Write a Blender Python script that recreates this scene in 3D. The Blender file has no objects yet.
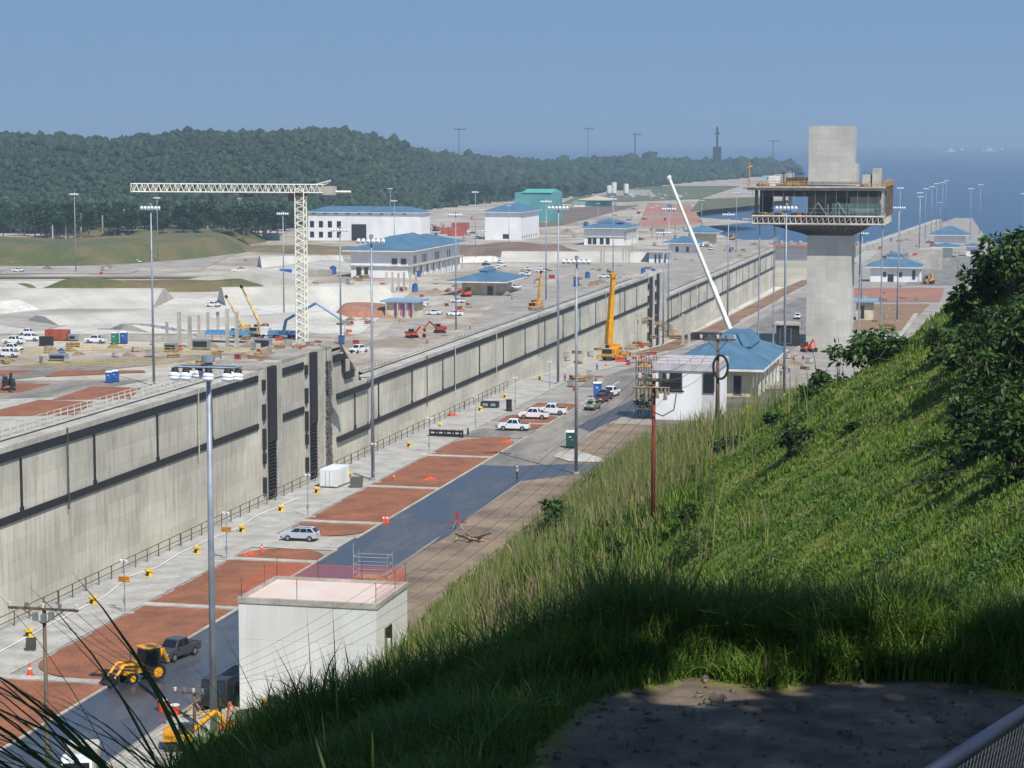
import bpy, bmesh, math, random
import numpy as np
from mathutils import Vector, Matrix
R = math.radians
random.seed(7); rng = np.random.default_rng(11)
sc = bpy.context.scene; COL = sc.collection
# ---------------------------------------------------------------- camera
F = 2200.0; CH = 48.0
PIT = math.atan(244/F); YAW = math.atan(513*math.cos(PIT)/F)
cam = bpy.data.cameras.new('camera'); camo = bpy.data.objects.new('camera', cam); COL.objects.link(camo)
cam.sensor_width = 36; cam.lens = 36*F/1024; cam.clip_start = .5; cam.clip_end = 60000
camo.location = (0, 0, CH); camo.rotation_euler = (math.pi/2-PIT, 0, YAW); sc.camera = camo
# ---------------------------------------------------------------- light
SUN = Vector((.52, -.60, 1.0)).normalized()
el = math.asin(SUN.z); az = math.atan2(SUN.x, SUN.y)
w = bpy.data.worlds.new('World'); sc.world = w; w.use_nodes = True
nt = w.node_tree; bg = nt.nodes['Background']
sky = nt.nodes.new('ShaderNodeTexSky'); sky.sky_type = 'NISHITA'; sky.sun_disc = False
sky.sun_elevation = el; sky.sun_rotation = az; sky.air_density = 1.0; sky.dust_density = .3; sky.ozone_density = 4.0; sky.altitude = 0
# tropical haze low in the sky: the lowest degrees turn an even slate blue
tc = nt.nodes.new('ShaderNodeTexCoord'); sx = nt.nodes.new('ShaderNodeSeparateXYZ'); nt.links.new(tc.outputs['Generated'], sx.inputs[0])
mr = nt.nodes.new('ShaderNodeMapRange'); mr.interpolation_type = 'SMOOTHSTEP'; mr.inputs[1].default_value = .05; mr.inputs[2].default_value = .32; nt.links.new(sx.outputs['Z'], mr.inputs[0])
hz = nt.nodes.new('ShaderNodeValToRGB'); hz.color_ramp.elements[0].position = 0; hz.color_ramp.elements[0].color = (1.75, 2.8, 4.1, 1); hz.color_ramp.elements[1].position = .07; hz.color_ramp.elements[1].color = (1.45, 2.45, 4.05, 1)
nt.links.new(sx.outputs['Z'], hz.inputs[0])
mxs = nt.nodes.new('ShaderNodeMix'); mxs.data_type = 'RGBA'; nt.links.new(mr.outputs[0], mxs.inputs[0]); nt.links.new(hz.outputs[0], mxs.inputs[6]); nt.links.new(sky.outputs[0], mxs.inputs[7])
nt.links.new(mxs.outputs[2], bg.inputs[0]); bg.inputs[1].default_value = .115
sl = bpy.data.lights.new('sun', 'SUN'); sl.energy = 4.5; sl.angle = R(.55); sl.color = (1, .955, .88)
so = bpy.data.objects.new('sun', sl); COL.objects.link(so); so.rotation_euler = SUN.to_track_quat('Z', 'Y').to_euler(); so.location = (0, 0, 300)
sc.view_settings.view_transform = 'Standard'; sc.view_settings.look = 'None'; sc.view_settings.gamma = 1
sc.view_settings.exposure = .25; sc.view_settings.use_curve_mapping = False
sc.cycles.max_bounces = 6; sc.cycles.transparent_max_bounces = 12; sc.cycles.volume_bounces = 0
# ---------------------------------------------------------------- image <-> place
_M = np.array(camo.rotation_euler.to_matrix())
def ray(px, py):
    d = _M @ np.array([px-512.0, -(py-384.0), -F]); return d/d[1]        # scaled so that Y component is 1
def P(px, py, z):
    d = ray(px, py); t = (z-CH)/d[2]; return Vector((d[0]*t, t, z))
def PY(px, py, Y):
    d = ray(px, py); return Vector((d[0]*Y, Y, CH+d[2]*Y))
def PXX(px, X):
    d = ray(px, 140.0); return X/d[0]                                     # the Y at which plane X shows at column px
def G(px, py, h, dz=0):
    z = 0.0
    for _ in range(60):
        p = P(px, py, min(z+dz, 47)); z = .5*z+.5*h(p.y)
    return p
def SC(Y): return F*math.hypot(1, math.tan(YAW))*math.cos(YAW)/Y*1.0         # pixels per metre at depth Y (about)
def zN(Y): return float(np.interp(Y, [0, 430, 470, 520, 600, 690, 900, 1000, 1300, 2100], [0, 0, -1.8, -4.5, -8.5, -11, -13, -15, -22, -23]))
def zF(Y): return float(np.interp(Y, [0, 492, 508, 935, 975, 1300, 2000, 9000], [0, 0, -9.8, -10, -21.6, -22, -25, -26]))
def N(px, py): return G(px, py, zN)
def FR(px, py): return G(px, py, zF)
# ---------------------------------------------------------------- materials
def srgb(c):
    return tuple(((x/255)/12.92 if x/255 <= .04045 else ((x/255+.055)/1.055)**2.4) for x in c)
MC = {}
def mat(name, c, rough=.8, metal=0, var=.12, scale=.6, c2=None, bump=0, bscale=8, coords='pos', spec=.4, stretch=(1, 1, 1), detail=6, mixr=(.4, .62), trans=0, rvar=0):
    if name in MC: return MC[name]
    m = bpy.data.materials.new(name); m.use_nodes = True; MC[name] = m
    n = m.node_tree.nodes; l = m.node_tree.links; b = n['Principled BSDF']
    b.inputs['Roughness'].default_value = rough; b.inputs['Metallic'].default_value = metal
    b.inputs['Specular IOR Level'].default_value = spec
    c = srgb(c) if max(c) > 1.01 else c
    if c2 is None: c2 = tuple(x*(1-var*2.2) for x in c); 
    else: c2 = srgb(c2) if max(c2) > 1.01 else c2
    g = n.new('ShaderNodeNewGeometry') if coords == 'pos' else n.new('ShaderNodeTexCoord')
    mp = n.new('ShaderNodeMapping'); mp.inputs['Scale'].default_value = stretch
    l.new(g.outputs['Position' if coords == 'pos' else 'Object'], mp.inputs[0])
    t = n.new('ShaderNodeTexNoise'); t.inputs['Scale'].default_value = scale; t.inputs['Detail'].default_value = detail; t.inputs['Roughness'].default_value = .65
    l.new(mp.outputs[0], t.inputs[0])
    r = n.new('ShaderNodeValToRGB'); r.color_ramp.elements[0].position = mixr[0]; r.color_ramp.elements[1].position = mixr[1]
    r.color_ramp.elements[0].color = (*c2, 1); r.color_ramp.elements[1].color = (*c, 1)
    l.new(t.outputs[0], r.inputs[0])
    if detail >= 9:      # a second, finer grain of dust and specks over ground and concrete
        tf_ = n.new('ShaderNodeTexNoise'); tf_.inputs['Scale'].default_value = scale*11; tf_.inputs['Detail'].default_value = 9; tf_.inputs['Roughness'].default_value = .75; l.new(mp.outputs[0], tf_.inputs[0])
        mf = n.new('ShaderNodeMapRange'); mf.inputs[1].default_value = .36; mf.inputs[2].default_value = .62; mf.inputs[3].default_value = .76; mf.inputs[4].default_value = 1.12; l.new(tf_.outputs[0], mf.inputs[0])
        mm = n.new('ShaderNodeMix'); mm.data_type = 'RGBA'; mm.blend_type = 'MULTIPLY'; mm.inputs[0].default_value = 1; l.new(r.outputs[0], mm.inputs[6]); l.new(mf.outputs[0], mm.inputs[7]); l.new(mm.outputs[2], b.inputs['Base Color'])
    else: l.new(r.outputs[0], b.inputs['Base Color'])
    if rvar:
        mr = n.new('ShaderNodeMapRange'); mr.inputs[1].default_value = .35; mr.inputs[2].default_value = .65
        mr.inputs[3].default_value = rough-rvar; mr.inputs[4].default_value = rough+rvar; l.new(t.outputs[0], mr.inputs[0]); l.new(mr.outputs[0], b.inputs['Roughness'])
    if bump:
        t2 = n.new('ShaderNodeTexNoise'); t2.inputs['Scale'].default_value = bscale; t2.inputs['Detail'].default_value = 5
        l.new(mp.outputs[0], t2.inputs[0]); bp = n.new('ShaderNodeBump'); bp.inputs['Strength'].default_value = min(bump, 1); bp.inputs['Distance'].default_value = .3*bump
        l.new(t2.outputs[0], bp.inputs['Height']); l.new(bp.outputs[0], b.inputs['Normal'])
    return m
def wallmat(name, c, c2, w_=6.0, h_=2.4, axis='Y', line=.75, stain=.5):
    """cast concrete: formwork joints, lifts of slightly different grey, streaks running down"""
    if name in MC: return MC[name]
    m = bpy.data.materials.new(name); m.use_nodes = True; MC[name] = m
    n = m.node_tree.nodes; l = m.node_tree.links; b = n['Principled BSDF']; b.inputs['Roughness'].default_value = .88
    g = n.new('ShaderNodeNewGeometry'); s = n.new('ShaderNodeSeparateXYZ'); l.new(g.outputs['Position'], s.inputs[0])
    if axis == 'B':
        ad = n.new('ShaderNodeMath'); l.new(s.outputs['X'], ad.inputs[0]); l.new(s.outputs['Y'], ad.inputs[1]); hx = ad.outputs[0]
    else: hx = s.outputs[axis]
    cb = n.new('ShaderNodeCombineXYZ'); l.new(hx, cb.inputs[0]); l.new(s.outputs['Z'], cb.inputs[1])
    br = n.new('ShaderNodeTexBrick'); br.offset = 0; br.inputs['Scale'].default_value = 1; br.inputs['Brick Width'].default_value = w_; br.inputs['Row Height'].default_value = h_
    br.inputs['Mortar Size'].default_value = .05; br.inputs['Mortar Smooth'].default_value = .2; br.inputs['Bias'].default_value = 0
    ca = srgb(c); cbb = srgb(c2)
    mid = tuple((x*.7+y*.3) for x, y in zip(ca, cbb))
    br.inputs['Color1'].default_value = (*ca, 1); br.inputs['Color2'].default_value = (*mid, 1); br.inputs['Mortar'].default_value = (*[x*line for x in ca], 1)
    l.new(cb.outputs[0], br.inputs[0])
    mp = n.new('ShaderNodeMapping'); mp.inputs['Scale'].default_value = (.9, .09, 1); l.new(cb.outputs[0], mp.inputs[0])
    t = n.new('ShaderNodeTexNoise'); t.inputs['Scale'].default_value = 1; t.inputs['Detail'].default_value = 7; t.inputs['Roughness'].default_value = .7; l.new(mp.outputs[0], t.inputs[0])
    r = n.new('ShaderNodeMapRange'); r.inputs[1].default_value = .47; r.inputs[2].default_value = .7; r.inputs[3].default_value = 0; r.inputs[4].default_value = stain; l.new(t.outputs[0], r.inputs[0])
    mx = n.new('ShaderNodeMix'); mx.data_type = 'RGBA'; l.new(r.outputs[0], mx.inputs[0]); l.new(br.outputs[0], mx.inputs[6]); mx.inputs[7].default_value = (*cbb, 1)
    t2 = n.new('ShaderNodeTexNoise'); t2.inputs['Scale'].default_value = .05; t2.inputs['Detail'].default_value = 6; l.new(g.outputs['Position'], t2.inputs[0])
    r2 = n.new('ShaderNodeMapRange'); r2.inputs[1].default_value = .4; r2.inputs[2].default_value = .65; r2.inputs[3].default_value = .8; r2.inputs[4].default_value = 1.08; l.new(t2.outputs[0], r2.inputs[0])
    m2 = n.new('ShaderNodeMix'); m2.data_type = 'RGBA'; m2.blend_type = 'MULTIPLY'; m2.inputs[0].default_value = 1; l.new(mx.outputs[2], m2.inputs[6]); l.new(r2.outputs[0], m2.inputs[7])
    l.new(m2.outputs[2], b.inputs['Base Color'])
    bp = n.new('ShaderNodeBump'); bp.inputs['Strength'].default_value = .4; bp.inputs['Distance'].default_value = .08; l.new(br.outputs['Fac'], bp.inputs['Height']); bp.invert = True; l.new(bp.outputs[0], b.inputs['Normal'])
    return m
CONC = wallmat('lock_concrete', (202, 198, 183), (140, 134, 116), 14.2, 3.1, 'Y', .84, .7)
CONCT = wallmat('tower_concrete', (190, 187, 180), (150, 146, 138), 3.0, 1.5, 'B', .9, .3)
SLAB = mat('slab_concrete', (184, 180, 168), c2=(158, 153, 142), scale=.35, detail=9, bump=.1)
SLAB2 = mat('pale_concrete', (186, 182, 171), c2=(160, 155, 144), scale=.12, detail=9)
BASIN = mat('basin_concrete', (216, 212, 202), c2=(190, 185, 174), scale=.035, detail=10, stretch=(1, .4, 1))
BASIN2 = mat('basin_floor', (208, 203, 192), c2=(180, 174, 162), scale=.03, detail=10)
DIRT = mat('dirt', (148, 130, 107), c2=(106, 91, 75), scale=.16, detail=10, bump=.4, bscale=2, mixr=(.36, .64))
DIRTF = mat('site_dirt', (186, 178, 164), c2=(146, 132, 114), scale=.03, detail=12, bump=.3, bscale=1, mixr=(.4, .6))
DIRTG = mat('grey_gravel', (166, 160, 150), c2=(138, 131, 120), scale=.12, detail=11, bump=.4, bscale=3, mixr=(.36, .64))
RED = mat('red_earth', (158, 100, 68), c2=(114, 76, 54), scale=.25, detail=12, bump=.4, bscale=3, mixr=(.32, .66))
REDF = mat('red_clay', (168, 112, 88), c2=(134, 108, 90), scale=.06, detail=10, mixr=(.36, .6))
ASPH = mat('asphalt', (152, 145, 133), c2=(116, 111, 103), scale=.12, detail=10, bump=.15, rough=.85, stretch=(1, .25, 1))
WET = mat('wet_asphalt', (92, 92, 93), c2=(54, 58, 66), scale=.1, detail=9, rough=.42, rvar=.16, bump=.05, stretch=(1, .3, 1), spec=.6)
WET2 = mat('damp_asphalt', (84, 84, 86), c2=(68, 69, 72), scale=.3, detail=9, rough=.5, rvar=.15, spec=.5)
BLACK = mat('black_rubber', (44, 42, 44), c2=(30, 29, 30), rough=.6, scale=2)
DARK = mat('dark_steel', (52, 50, 48), c2=(38, 36, 34), rough=.6, scale=2)
RAIL = mat('galvanized_rail', (110, 106, 98), c2=(80, 72, 62), rough=.55, metal=.3, scale=1)
STEEL = mat('galvanized_steel', (150, 158, 168), c2=(130, 138, 148), rough=.5, metal=.25, scale=.5)
LENS = mat('lamp_glass', (232, 236, 246), rough=.12, var=.02, spec=.8)
WHITE = mat('white_paint', (222, 222, 220), c2=(200, 200, 196), rough=.6, scale=.3, detail=8)
WHITEC = mat('white_render', (226, 226, 226), c2=(214, 214, 213), rough=.85, scale=.18, detail=7, stretch=(1, 1, .5))
BLUE = mat('blue_roof', (84, 118, 140), c2=(70, 104, 128), rough=.45, scale=.15, detail=6)
BLUEW = mat('blue_paint', (44, 96, 168), c2=(34, 80, 146), rough=.5)
TEAL = mat('teal_cladding', (96, 158, 158), c2=(78, 138, 140), rough=.6, scale=.1)
GLASS = mat('dark_glass', (30, 34, 40), c2=(22, 25, 30), rough=.12, spec=.9)
YEL = mat('yellow_paint', (226, 160, 20), c2=(196, 134, 18), rough=.45)
ORA = mat('orange_plastic', (222, 84, 40), c2=(196, 70, 34), rough=.6)
REDP = mat('red_paint', (176, 62, 44), c2=(148, 52, 38), rough=.6)
RUSTR = mat('rust_container', (168, 84, 62), c2=(138, 68, 52), rough=.7)
WOOD = mat('weathered_wood', (112, 98, 82), c2=(78, 66, 54), rough=.85, scale=3, stretch=(1, 1, .15))
WOODR = mat('red_brown_pole', (132, 62, 40), c2=(98, 48, 34), rough=.8, scale=3, stretch=(1, 1, .2))
WOODL = mat('light_timber', (190, 156, 108), c2=(150, 118, 78), rough=.8, scale=2)
TYRE = mat('tyre_rubber', (34, 33, 33), rough=.85)
CHROME = mat('rim_metal', (170, 172, 176), rough=.35, metal=.7, var=.05)
BOLY = mat('bollard_yellow', (236, 204, 70), c2=(210, 172, 50), rough=.5)
NET = mat('pink_mesh_net', (214, 120, 104), c2=(196, 84, 66), rough=.8)
GRN = mat('dark_green_plastic', (30, 78, 70), rough=.5, var=.05)
GRN2 = mat('green_plastic', (36, 128, 84), rough=.5, var=.05)
CRM = mat('cream_wall', (208, 198, 172), c2=(188, 176, 150), rough=.85, scale=.3)
# ---------------------------------------------------------------- mesh helpers
class MB:
    def __init__(s): s.v = []; s.f = []; s.m = []
    def add(s, vs, fs, mi=0):
        k = len(s.v); s.v += [tuple(v) for v in vs]; s.f += [tuple(i+k for i in f) for f in fs]; s.m += [mi]*len(fs); return s
    def bx(s, x0, x1, y0, y1, z0, z1, mi=0):
        return s.add([(x0, y0, z0), (x1, y0, z0), (x1, y1, z0), (x0, y1, z0), (x0, y0, z1), (x1, y0, z1), (x1, y1, z1), (x0, y1, z1)],
                     [(0, 3, 2, 1), (4, 5, 6, 7), (0, 1, 5, 4), (1, 2, 6, 5), (2, 3, 7, 6), (3, 0, 4, 7)], mi)
    def cb(s, c, d, mi=0): return s.bx(c[0]-d[0]/2, c[0]+d[0]/2, c[1]-d[1]/2, c[1]+d[1]/2, c[2]-d[2]/2, c[2]+d[2]/2, mi)
    def cyl(s, p, q, r0, r1=None, n=8, mi=0, cap=True):
        p = Vector(p); q = Vector(q); r1 = r0 if r1 is None else r1
        d = (q-p).normalized(); a = d.orthogonal().normalized(); b = d.cross(a)
        vs = []
        for c, r in ((p, r0), (q, r1)):
            for i in range(n):
                t = 2*math.pi*i/n+math.pi/n; vs.append(c+a*(r*math.cos(t))+b*(r*math.sin(t)))
        fs = [(i, (i+1) % n, n+(i+1) % n, n+i) for i in range(n)]
        if cap: fs += [tuple(range(n-1, -1, -1)), tuple(range(n, 2*n))]
        return s.add(vs, fs, mi)
    def bar(s, p, q, w_, h_=None, mi=0): return s.cyl(p, q, w_*.71, n=4, mi=mi)
    def tube(s, pts, r, n=5, mi=0):
        for a, b in zip(pts[:-1], pts[1:]): s.cyl(a, b, r, n=n, mi=mi)
        return s
    def prof(s, pts, x0, x1, mi=0, ins=0):
        """outline in (y, z) pushed along x; ins narrows the top"""
        n = len(pts); zt = max(p[1] for p in pts); zb = min(p[1] for p in pts)
        def k(p): return ins*max(0, (p[1]-zb)/(zt-zb)) if ins else 0
        vs = [(x0+k(p), p[0], p[1]) for p in pts]+[(x1-k(p), p[0], p[1]) for p in pts]
        fs = [tuple(range(n)), tuple(range(2*n-1, n-1, -1))]+[(i, i+n, (i+1) % n+n, (i+1) % n) for i in range(n)]
        return s.add(vs, fs, mi)
    def wheel(s, c, r, w_, axis='x', n=14, mi=0):
        d = Vector((w_/2, 0, 0)) if axis == 'x' else Vector((0, w_/2, 0)); c = Vector(c); return s.cyl(c-d, c+d, r, n=n, mi=mi)
    def hip(s, x0, x1, y0, y1, z0, z1, t=.35, ridge=None, mi=0):
        """hipped roof slab: eave plate of thickness t under a hip"""
        W, D = x1-x0, y1-y0; k = min(W, D)/2*.98
        if ridge is not None: k = ridge
        v = [(x0, y0, z0), (x1, y0, z0), (x1, y1, z0), (x0, y1, z0), (x0, y0, z0+t), (x1, y0, z0+t), (x1, y1, z0+t), (x0, y1, z0+t),
             (x0+k, y0+k, z1), (x1-k, y0+k, z1), (x1-k, y1-k, z1), (x0+k, y1-k, z1)]
        return s.add(v, [(0, 3, 2, 1), (0, 1, 5, 4), (1, 2, 6, 5), (2, 3, 7, 6), (3, 0, 4, 7), (4, 5, 9, 8), (5, 6, 10, 9), (6, 7, 11, 10), (7, 4, 8, 11), (8, 9, 10, 11)], mi)
    def build(s, name, m, parent=None, smooth=False, bevel=0, loc=None):
        me = bpy.data.meshes.new(name); me.from_pydata(s.v, [], s.f)
        ms = m if isinstance(m, (list, tuple)) else [m]
        for x in ms: me.materials.append(x)
        if len(ms) > 1: me.polygons.foreach_set('material_index', s.m)
        bm = bmesh.new(); bm.from_mesh(me); bmesh.ops.recalc_face_normals(bm, faces=bm.faces); bm.to_mesh(me); bm.free()
        if smooth:
            for p in me.polygons: p.use_smooth = True
        o = bpy.data.objects.new(name, me); COL.objects.link(o)
        if parent: o.parent = parent
        if loc is not None: o.location = loc
        if bevel:
            b = o.modifiers.new('bevel', 'BEVEL'); b.width = bevel; b.segments = 2; b.limit_method = 'ANGLE'
        return o
def tag(o, label=None, cat=None, group=None, kind=None):
    if label: o['label'] = label
    if cat: o['category'] = cat
    if group: o['group'] = group
    if kind: o['kind'] = kind
    return o
def thing(name, label, cat, loc, rz=0, group=None):
    o = bpy.data.objects.new(name, None); COL.objects.link(o); o.location = loc; o.rotation_euler = (0, 0, rz); o.empty_display_size = .5
    return tag(o, label, cat, group)
def kids(o): return [c for c in COL.objects if c.parent == o]
KID = {}
def dup(root, loc, rz=None, label=None, group=None, scale=None):
    if root.name not in KID:
        KID[root.name] = [(c, kids(c)) for c in kids(root)]
    r = root.copy(); COL.objects.link(r); r.location = loc
    if rz is not None: r.rotation_euler = (0, 0, rz)
    if label: r['label'] = label
    if group: r['group'] = group
    if scale is not None: r.scale = (scale,)*3 if not isinstance(scale, (tuple, list)) else scale
    for c, gs in KID[root.name]:
        cc = c.copy(); COL.objects.link(cc); cc.parent = r
        for g in gs:
            gg = g.copy(); COL.objects.link(gg); gg.parent = cc
    return r
class Proto:
    """the first use moves the original, later ones copy it"""
    def __init__(s, root): s.r = root; s.used = False
    def put(s, loc, rz=0, label=None, group=None, scale=1.0):
        if not s.used:
            s.used = True; r = s.r; r.location = loc; r.rotation_euler = (0, 0, rz); r.scale = (scale,)*3 if not isinstance(scale, (tuple, list)) else scale
            if label: r['label'] = label
            if group: r['group'] = group
            return r
        return dup(s.r, loc, rz, label, group, scale)
def struct(name, mb, m, **k): return tag(mb.build(name, m, **k), kind='structure')
def npmesh(name, V, Fc, m, tint=None, parent=None, smooth=False):
    """big meshes: V (n,3), Fc (k,4) or (k,3)"""
    me = bpy.data.meshes.new(name); k = Fc.shape[1]
    me.vertices.add(len(V)); me.vertices.foreach_set('co', V.astype(np.float32).ravel())
    me.loops.add(Fc.size); me.loops.foreach_set('vertex_index', Fc.astype(np.int32).ravel())
    me.polygons.add(len(Fc)); me.polygons.foreach_set('loop_start', np.arange(0, Fc.size, k, dtype=np.int32))
    if tint is not None:
        a = me.attributes.new('tint', 'FLOAT', 'POINT'); a.data.foreach_set('value', tint.astype(np.float32))
    me.update(calc_edges=True); me.materials.append(m)
    if smooth: me.polygons.foreach_set('use_smooth', np.ones(len(Fc), dtype=bool)); me.update()
    o = bpy.data.objects.new(name, me); COL.objects.link(o)
    if parent: o.parent = parent
    return o
# ================================================================ SETTING
XN, XF = -96.9, -155.0
# sea
m = bpy.data.materials.new('sea_water'); m.use_nodes = True; n = m.node_tree.nodes; l = m.node_tree.links; b = n['Principled BSDF']
b.inputs['Roughness'].default_value = .3; b.inputs['Specular IOR Level'].default_value = .5
g = n.new('ShaderNodeNewGeometry'); mp = n.new('ShaderNodeMapping'); mp.inputs['Scale'].default_value = (1, .25, 1); l.new(g.outputs['Position'], mp.inputs[0])
t = n.new('ShaderNodeTexNoise'); t.inputs['Scale'].default_value = .002; t.inputs['Detail'].default_value = 8; l.new(mp.outputs[0], t.inputs[0])
r = n.new('ShaderNodeValToRGB'); r.color_ramp.elements[0].position = .35; r.color_ramp.elements[1].position = .65
r.color_ramp.elements[0].color = (.012, .045, .10, 1); r.color_ramp.elements[1].color = (.02, .06, .125, 1); l.new(t.outputs[0], r.inputs[0]); l.new(r.outputs[0], b.inputs['Base Color'])
t2 = n.new('ShaderNodeTexNoise'); t2.inputs['Scale'].default_value = .12; t2.inputs['Detail'].default_value = 6; l.new(g.outputs['Position'], t2.inputs[0])
bp = n.new('ShaderNodeBump'); bp.inputs['Strength'].default_value = .9; bp.inputs['Distance'].default_value = 1.2; l.new(t2.outputs[0], bp.inputs['Height']); l.new(bp.outputs[0], b.inputs['Normal'])
mb = MB(); mb.add([(-26000, 1452, -30), (26000, 1452, -30), (26000, 27000, -30), (-26000, 27000, -30)], [(0, 1, 2, 3)]); struct('sea', mb, m)
def strip(name, Ys, xl, xr, zf, m, dz=0):
    mb = MB()
    for i, Y in enumerate(Ys):
        mb.v += [(xl(Y) if callable(xl) else xl, Y, zf(Y)+dz), (xr(Y) if callable(xr) else xr, Y, zf(Y)+dz)]
    mb.f = [(2*i, 2*i+1, 2*i+3, 2*i+2) for i in range(len(Ys)-1)]; mb.m = [0]*len(mb.f)
    return struct(name, mb, m)
def sheet(name, pts, zf, dz, m, n_=10):
    """four image corners laid on the ground, n_ x n_ cells following its fall"""
    c = [G(x, y, zf) for x, y in pts]; mb = MB()
    for j in range(n_+1):
        for i in range(n_+1):
            u, v = i/n_, j/n_; p = (c[0]*(1-u)+c[1]*u)*(1-v)+(c[3]*(1-u)+c[2]*u)*v
            if zf is zF: p.x = min(p.x, XF-4 if p.y < 1420 else 1e9)
            else: p.x = max(p.x, XN+7.5 if p.y > 500 else XN+.5)
            mb.v.append((p.x, p.y, zf(p.y)+dz))
    mb.f = [(j*(n_+1)+i, j*(n_+1)+i+1, (j+1)*(n_+1)+i+1, (j+1)*(n_+1)+i) for j in range(n_) for i in range(n_)]; mb.m = [0]*len(mb.f)
    return struct(name, mb, m)
Yn = [-60, 100, 300, 430, 470, 520, 560, 600, 690, 800, 900, 1000, 1100, 1300, 1420]
strip('ground', Yn[:-2]+[1150, 1300, 1420, 1440, 1940, 2060], lambda Y: float(np.interp(Y, [1420, 1940, 2060], [XN-.6, -68, -60])), lambda Y: float(np.interp(Y, [1100, 1150, 1500, 2060], [900, 10, -22, -45])), zN, DIRTG, -.05)
xr = lambda Y: float(np.interp(Y, [1420, 1500, 1628, 1985, 2230, 2544, 2713, 4651, 7000], [XF, -165, -214, -293, -324, -330, -277, -470, -700]))
strip('far_ground', [-60, 492, 508, 700, 800, 935, 975, 1100, 1300, 1420, 1500, 1628, 1985, 2230, 2544, 2713, 4651, 7000], -9000, xr, zF, DIRTF, -.05)

# lock chamber: two long walls and a floor
def zfloor(Y): return -32 if Y < 500 else (-43 if Y < 950 else -50)
wl = MB(); nw = MB()
for (y0, y1, zc) in ((-60, 484, 0), (484, 512, -9.8), (512, 925, -9.6), (925, 976, -10), (976, 1420, -21.6)):
    wl.bx(XF-3, XF, y0, y1, -56, zc)
prev = None
for y0, y1 in zip(Yn[:-1], Yn[1:]):
    nw.add([(XN-.6, y0, -56), (XN, y0, -56), (XN, y1, -56), (XN-.6, y1, -56), (XN-.6, y0, zN(y0)+.02), (XN, y0, zN(y0)+.02), (XN, y1, zN(y1)+.02), (XN-.6, y1, zN(y1)+.02)],
           [(0, 3, 2, 1), (4, 5, 6, 7), (0, 1, 5, 4), (1, 2, 6, 5), (2, 3, 7, 6), (3, 0, 4, 7)])
farwall = thing('lock_wall', 'long grey concrete lock wall with black fender strips beyond the dry chamber', 'wall', (0, 0, 0))
wl.build('wall_face', CONC, farwall)
struct('near_lock_wall', nw, CONC); bpy.data.objects['near_lock_wall']['label'] = 'near concrete wall of the lock chamber under the handrail'
mb = MB(); mb.add([(XF, -60, -40), (XN, -60, -40), (XN, 1420, -46), (XF, 1420, -46)], [(0, 1, 2, 3)]); struct('chamber_floor', mb, BASIN2)
# far wall trim
def seg(y0, y1, zc, ups=True):
    a = MB(); a.bx(XF, XF+.3, y0, y1, zc-2.25, zc-.95); a.build('fender_band', BLACK, farwall)
    a = MB(); a.bx(XF, XF+.3, y0, y1, zc-12.2, zc-11.0); a.build('fender_band', BLACK, farwall)
    a = MB(); a.bx(XF-2.9, XF+.25, y0, y1, zc-.8, zc+.12); a.build('coping', SLAB2, farwall)
    a = MB(); a.bx(XF-3.9, XF-3.15, y0, y1, zc-.3, zc+.08); a.build('cable_trench', DARK, farwall)
seg(-60, 433, 0); seg(512, 925, -9.6); seg(976, 1420, -21.6)
a = MB(); a.bx(XF, XF+.75, 487, 511.9, -12.1, -10.8); a.build('fender_band', BLACK, farwall)
a = MB(); a.bx(XF, XF+.75, 487, 511.9, -22.2, -21); a.build('fender_band', BLACK, farwall)
def vfender(Y, zc):
    a = MB(); a.bx(XF, XF+.22, Y-.28, Y+.28, zc-11.5, zc-2.4); a.bx(XF, XF+.28, Y-.55, Y+.55, zc-11.4, zc-10.3)
    a.build('fender_post', BLACK, farwall)
for Y in (207, 236, 264, 292.5, 321, 349.6, 378, 406): vfender(Y, 0)
for Y in (501.5, 521.5, 552.3, 583.8, 597, 626, 656.6, 687, 717, 747, 777, 807, 837, 869, 897): vfender(Y, -9.6)
for i in range(15): vfender(990+29*i, -21.6)
for i, Y in enumerate((332, 392, 506, 560, 590, 640, 700, 760, 820, 850, 1005, 1060, 1120)):
    a = MB(); zc = 0 if Y < 480 else (-9.6 if Y < 930 else -21.6); a.cyl((XF+.5, Y+6, zc+.3), (XF+.5, Y+6, zc-13.5), .14, n=6); a.build('drain_pipe', SLAB2 if i % 3 else RAIL, farwall)
# gate recesses: slotted black guides, columns, ladders
def guide(Y, top, w_, depth=30, c1=2.4, c2_=1.6):
    a = MB(); a.bx(XF, XF+.9, Y, Y+w_, top-16.5, top-.6); a.build('guide_panel', BLACK, farwall)
    a = MB(); z = top-17
    while z > top-depth: a.bx(XF, XF+.8, Y+.2, Y+w_-.2, z-.35, z); z -= .75
    a.bx(XF, XF+.5, Y, Y+.3, top-depth, top-16.5); a.bx(XF, XF+.5, Y+w_-.3, Y+w_, top-depth, top-16.5)
    a.build('guide_slots', BLACK, farwall)
    a = MB(); a.bx(XF-3, XF+1.0, Y+w_+.05, Y+w_+c1, -45, top); a.build('guide_column', SLAB2, farwall)
    a = MB(); a.bx(XF-3, XF+.6, Y+w_+c1+.05, Y+w_+c1+c2_, -45, top+.1); a.build('guide_column', SLAB2, farwall)
    a = MB(); z = top-3; k = 0
    while z > top-26: a.bx(XF, XF+.7, Y-2.6, Y-1.8, z-2.2-(k % 3)*1.1, z); z -= 5.2; k += 1
    a.build('latch_blocks', BLACK, farwall)
    a = MB(); a.bx(XF-.5, XF+.35, Y-1.6, Y-.1, -45, top-.4); a.build('recess_strip', SLAB2, farwall)
guide(438.3, .9, 4.6); guide(466.6, 1.2, 4.2, 34, 2.6, 2.2)
guide(927, -9.8, 6, 33); guide(946, -9.4, 5, 33)
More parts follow.
